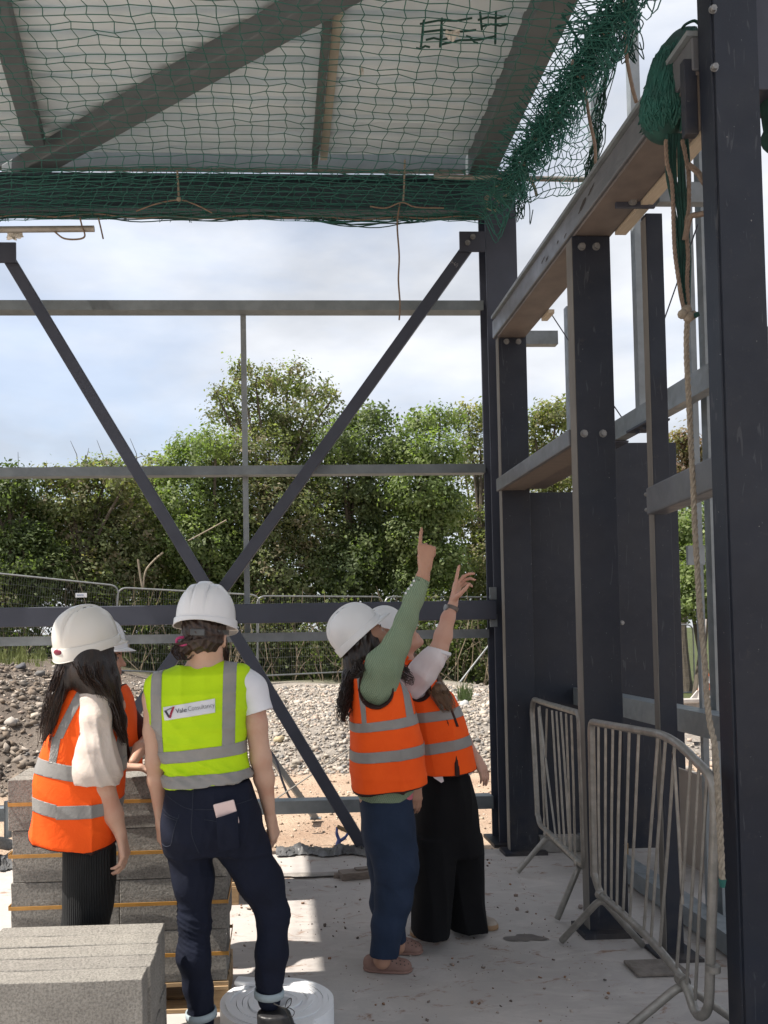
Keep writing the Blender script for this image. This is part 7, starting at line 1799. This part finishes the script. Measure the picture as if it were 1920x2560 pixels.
for nm in ('shirt_tail', 'shirt_tail.001'):
    md = bpy.data.objects[nm].modifiers.new('thick', 'SOLIDIFY'); md.thickness = .006
# trousers
f = Field((lo.x - .04, 3.85, .02), (hi.x + .02, 4.75, 1.0), .0065)
f.loft(J.rows([(1900, 1050, 1160, .14), (1940, 1045, 1175, .16), (2000, 1036, 1188, .17), (2090, 1031, 1202, .17), (2130, 1030, 1204, .165)]), .0, 2.5)
f.loft(J.rows([(2085, 1030, 1150, .14, -.04), (2165, 1030, 1140, .14, -.06), (2250, 1030, 1128, .14, -.07), (2330, 1029, 1124, .145, -.07)]), .02, 2.3)
f.loft(J.rows([(2085, 1085, 1204, .14, .06), (2165, 1098, 1207, .14, .08), (2250, 1112, 1212, .14, .09), (2316, 1118, 1220, .145, .09)]), .02, 2.3)
V, Q = f.skin(); V = folds(V, Q, .0055, 95, dirs=((1, .4, .06), (.8, -.6, .1)), f=(16, 34)); put_mesh('trousers', V, Q, BLACKT, E_)
for (u0, v0, u1, v1) in ((1030, 2350, 1117, 2360), (1150, 2318, 1249, 2336)):
    a_, b_ = PZ(u0, v0 - 6), PZ(u1, v1 - 4); a_.z = b_.z = 0; shoe('sneaker', a_ + Vector((0, .04, 0)), b_ + Vector((0, .04, 0)), SNEAK, E_, .046, .075, GUM, .030)
# vest
f = Field((lo.x - .1, 3.8, .8), (hi.x + .06, 4.65, 1.65), .006)
f.loft(J.rows([(1648, 1010, 1030, .10), (1662, 1000, 1050, .15), (1690, 985, 1082, .19), (1735, 985, 1128, .20), (1790, 1000, 1153, .205), (1850, 1015, 1172, .205), (1925, 1030, 1188, .205)]), .0, 2.6)
D0 = f.like()
for q, md in ((D0, 'u'), (f, 'sub')):
    q.cap(J(1040, 1660, -.20), J(1046, 1722, -.20), .075, .062, .01 if md == 'u' else .004, mode=md)
    q.cap(J(1118, 1800, -.21), J(1139, 1862, -.22), .003, .009, .004, mode=md); q.cap(J(1139, 1862, -.22), J(1146, 1935, -.22), .009, .017, .004, mode=md)
f.keep(J(1100, 1928), (.155, 0, -1))
V, Q = f.skin(); V = folds(V, Q, .0045, 99, dirs=((1, .3, .1), (.7, .2, .7)), f=(13, 28))
vest = orange_vest(V, Q, [J.band((1000, 1778), (1160, 1757), (1000, 1802), (1160, 1781)), J.band((1000, 1857), (1180, 1826), (1000, 1884), (1180, 1851))], [J.strip((1079, 1740), (1081, 1780), (1086, 1740), (1093, 1780)) + J.band((900, 1735), (1200, 1735), (900, 1780), (1200, 1765))], E_)
trim_from(f, D0.D, vest)
patch(V, Q, [line_plane(J(1000, 1940), J(1190, 1910.5), J(1100, 1800))], .002, 'binding', TRIM, vest)
patch(V, Q, J.strip((1079, 1695), (1121, 1806), (1085, 1694), (1127, 1804)) + J.band((900, 1692), (1300, 1692), (900, 1806), (1300, 1806)), .003, 'binding', TRIM, vest, face=(0, -1, 0))
MB().tube(catmull([J(1018, 1642, -.12), J(1010, 1650, -.13), J(1004, 1660, -.13)], 4), .012, 7).build('collar', HV_O, vest, sm=True)
helmet(g(0, -.032, .062), Rh, E_, HELM, .90, peak=.025)
f = Field((lo.x - .1, 3.9, 1.05), (hi.x, 4.6, 1.85), .006)
f.ell(g(0, -.02, .02), (.085, .103, .103), .01, np.array(Rh)); f.keep(g(0, .04, 0), Rh @ Vector((0, 1, -.35)))
f.chain([g(-.02, -.05, -.03), J(1030, 1660, .10), J(1075, 1690, .02), J(1098, 1730, -.18), J(1118, 1772, -.20)], [.06, .05, .042, .038, .014], .03)
V, Q = f.skin(); V = folds(V, Q, .004, 13, f=(60, 110)); hr = put_mesh('hair', V, Q, HAIR_L, body)
strands('hair_strands', [([J(1050, 1640, .06), J(1075, 1690, -.02), J(1098, 1730, -.20), J(1116, 1765, -.22), J(1122, 1785, -.22)], [.03, .046, .052, .045, .026])], HAIR_L, hr, .0018, per=110, wave=.002, seed=15)
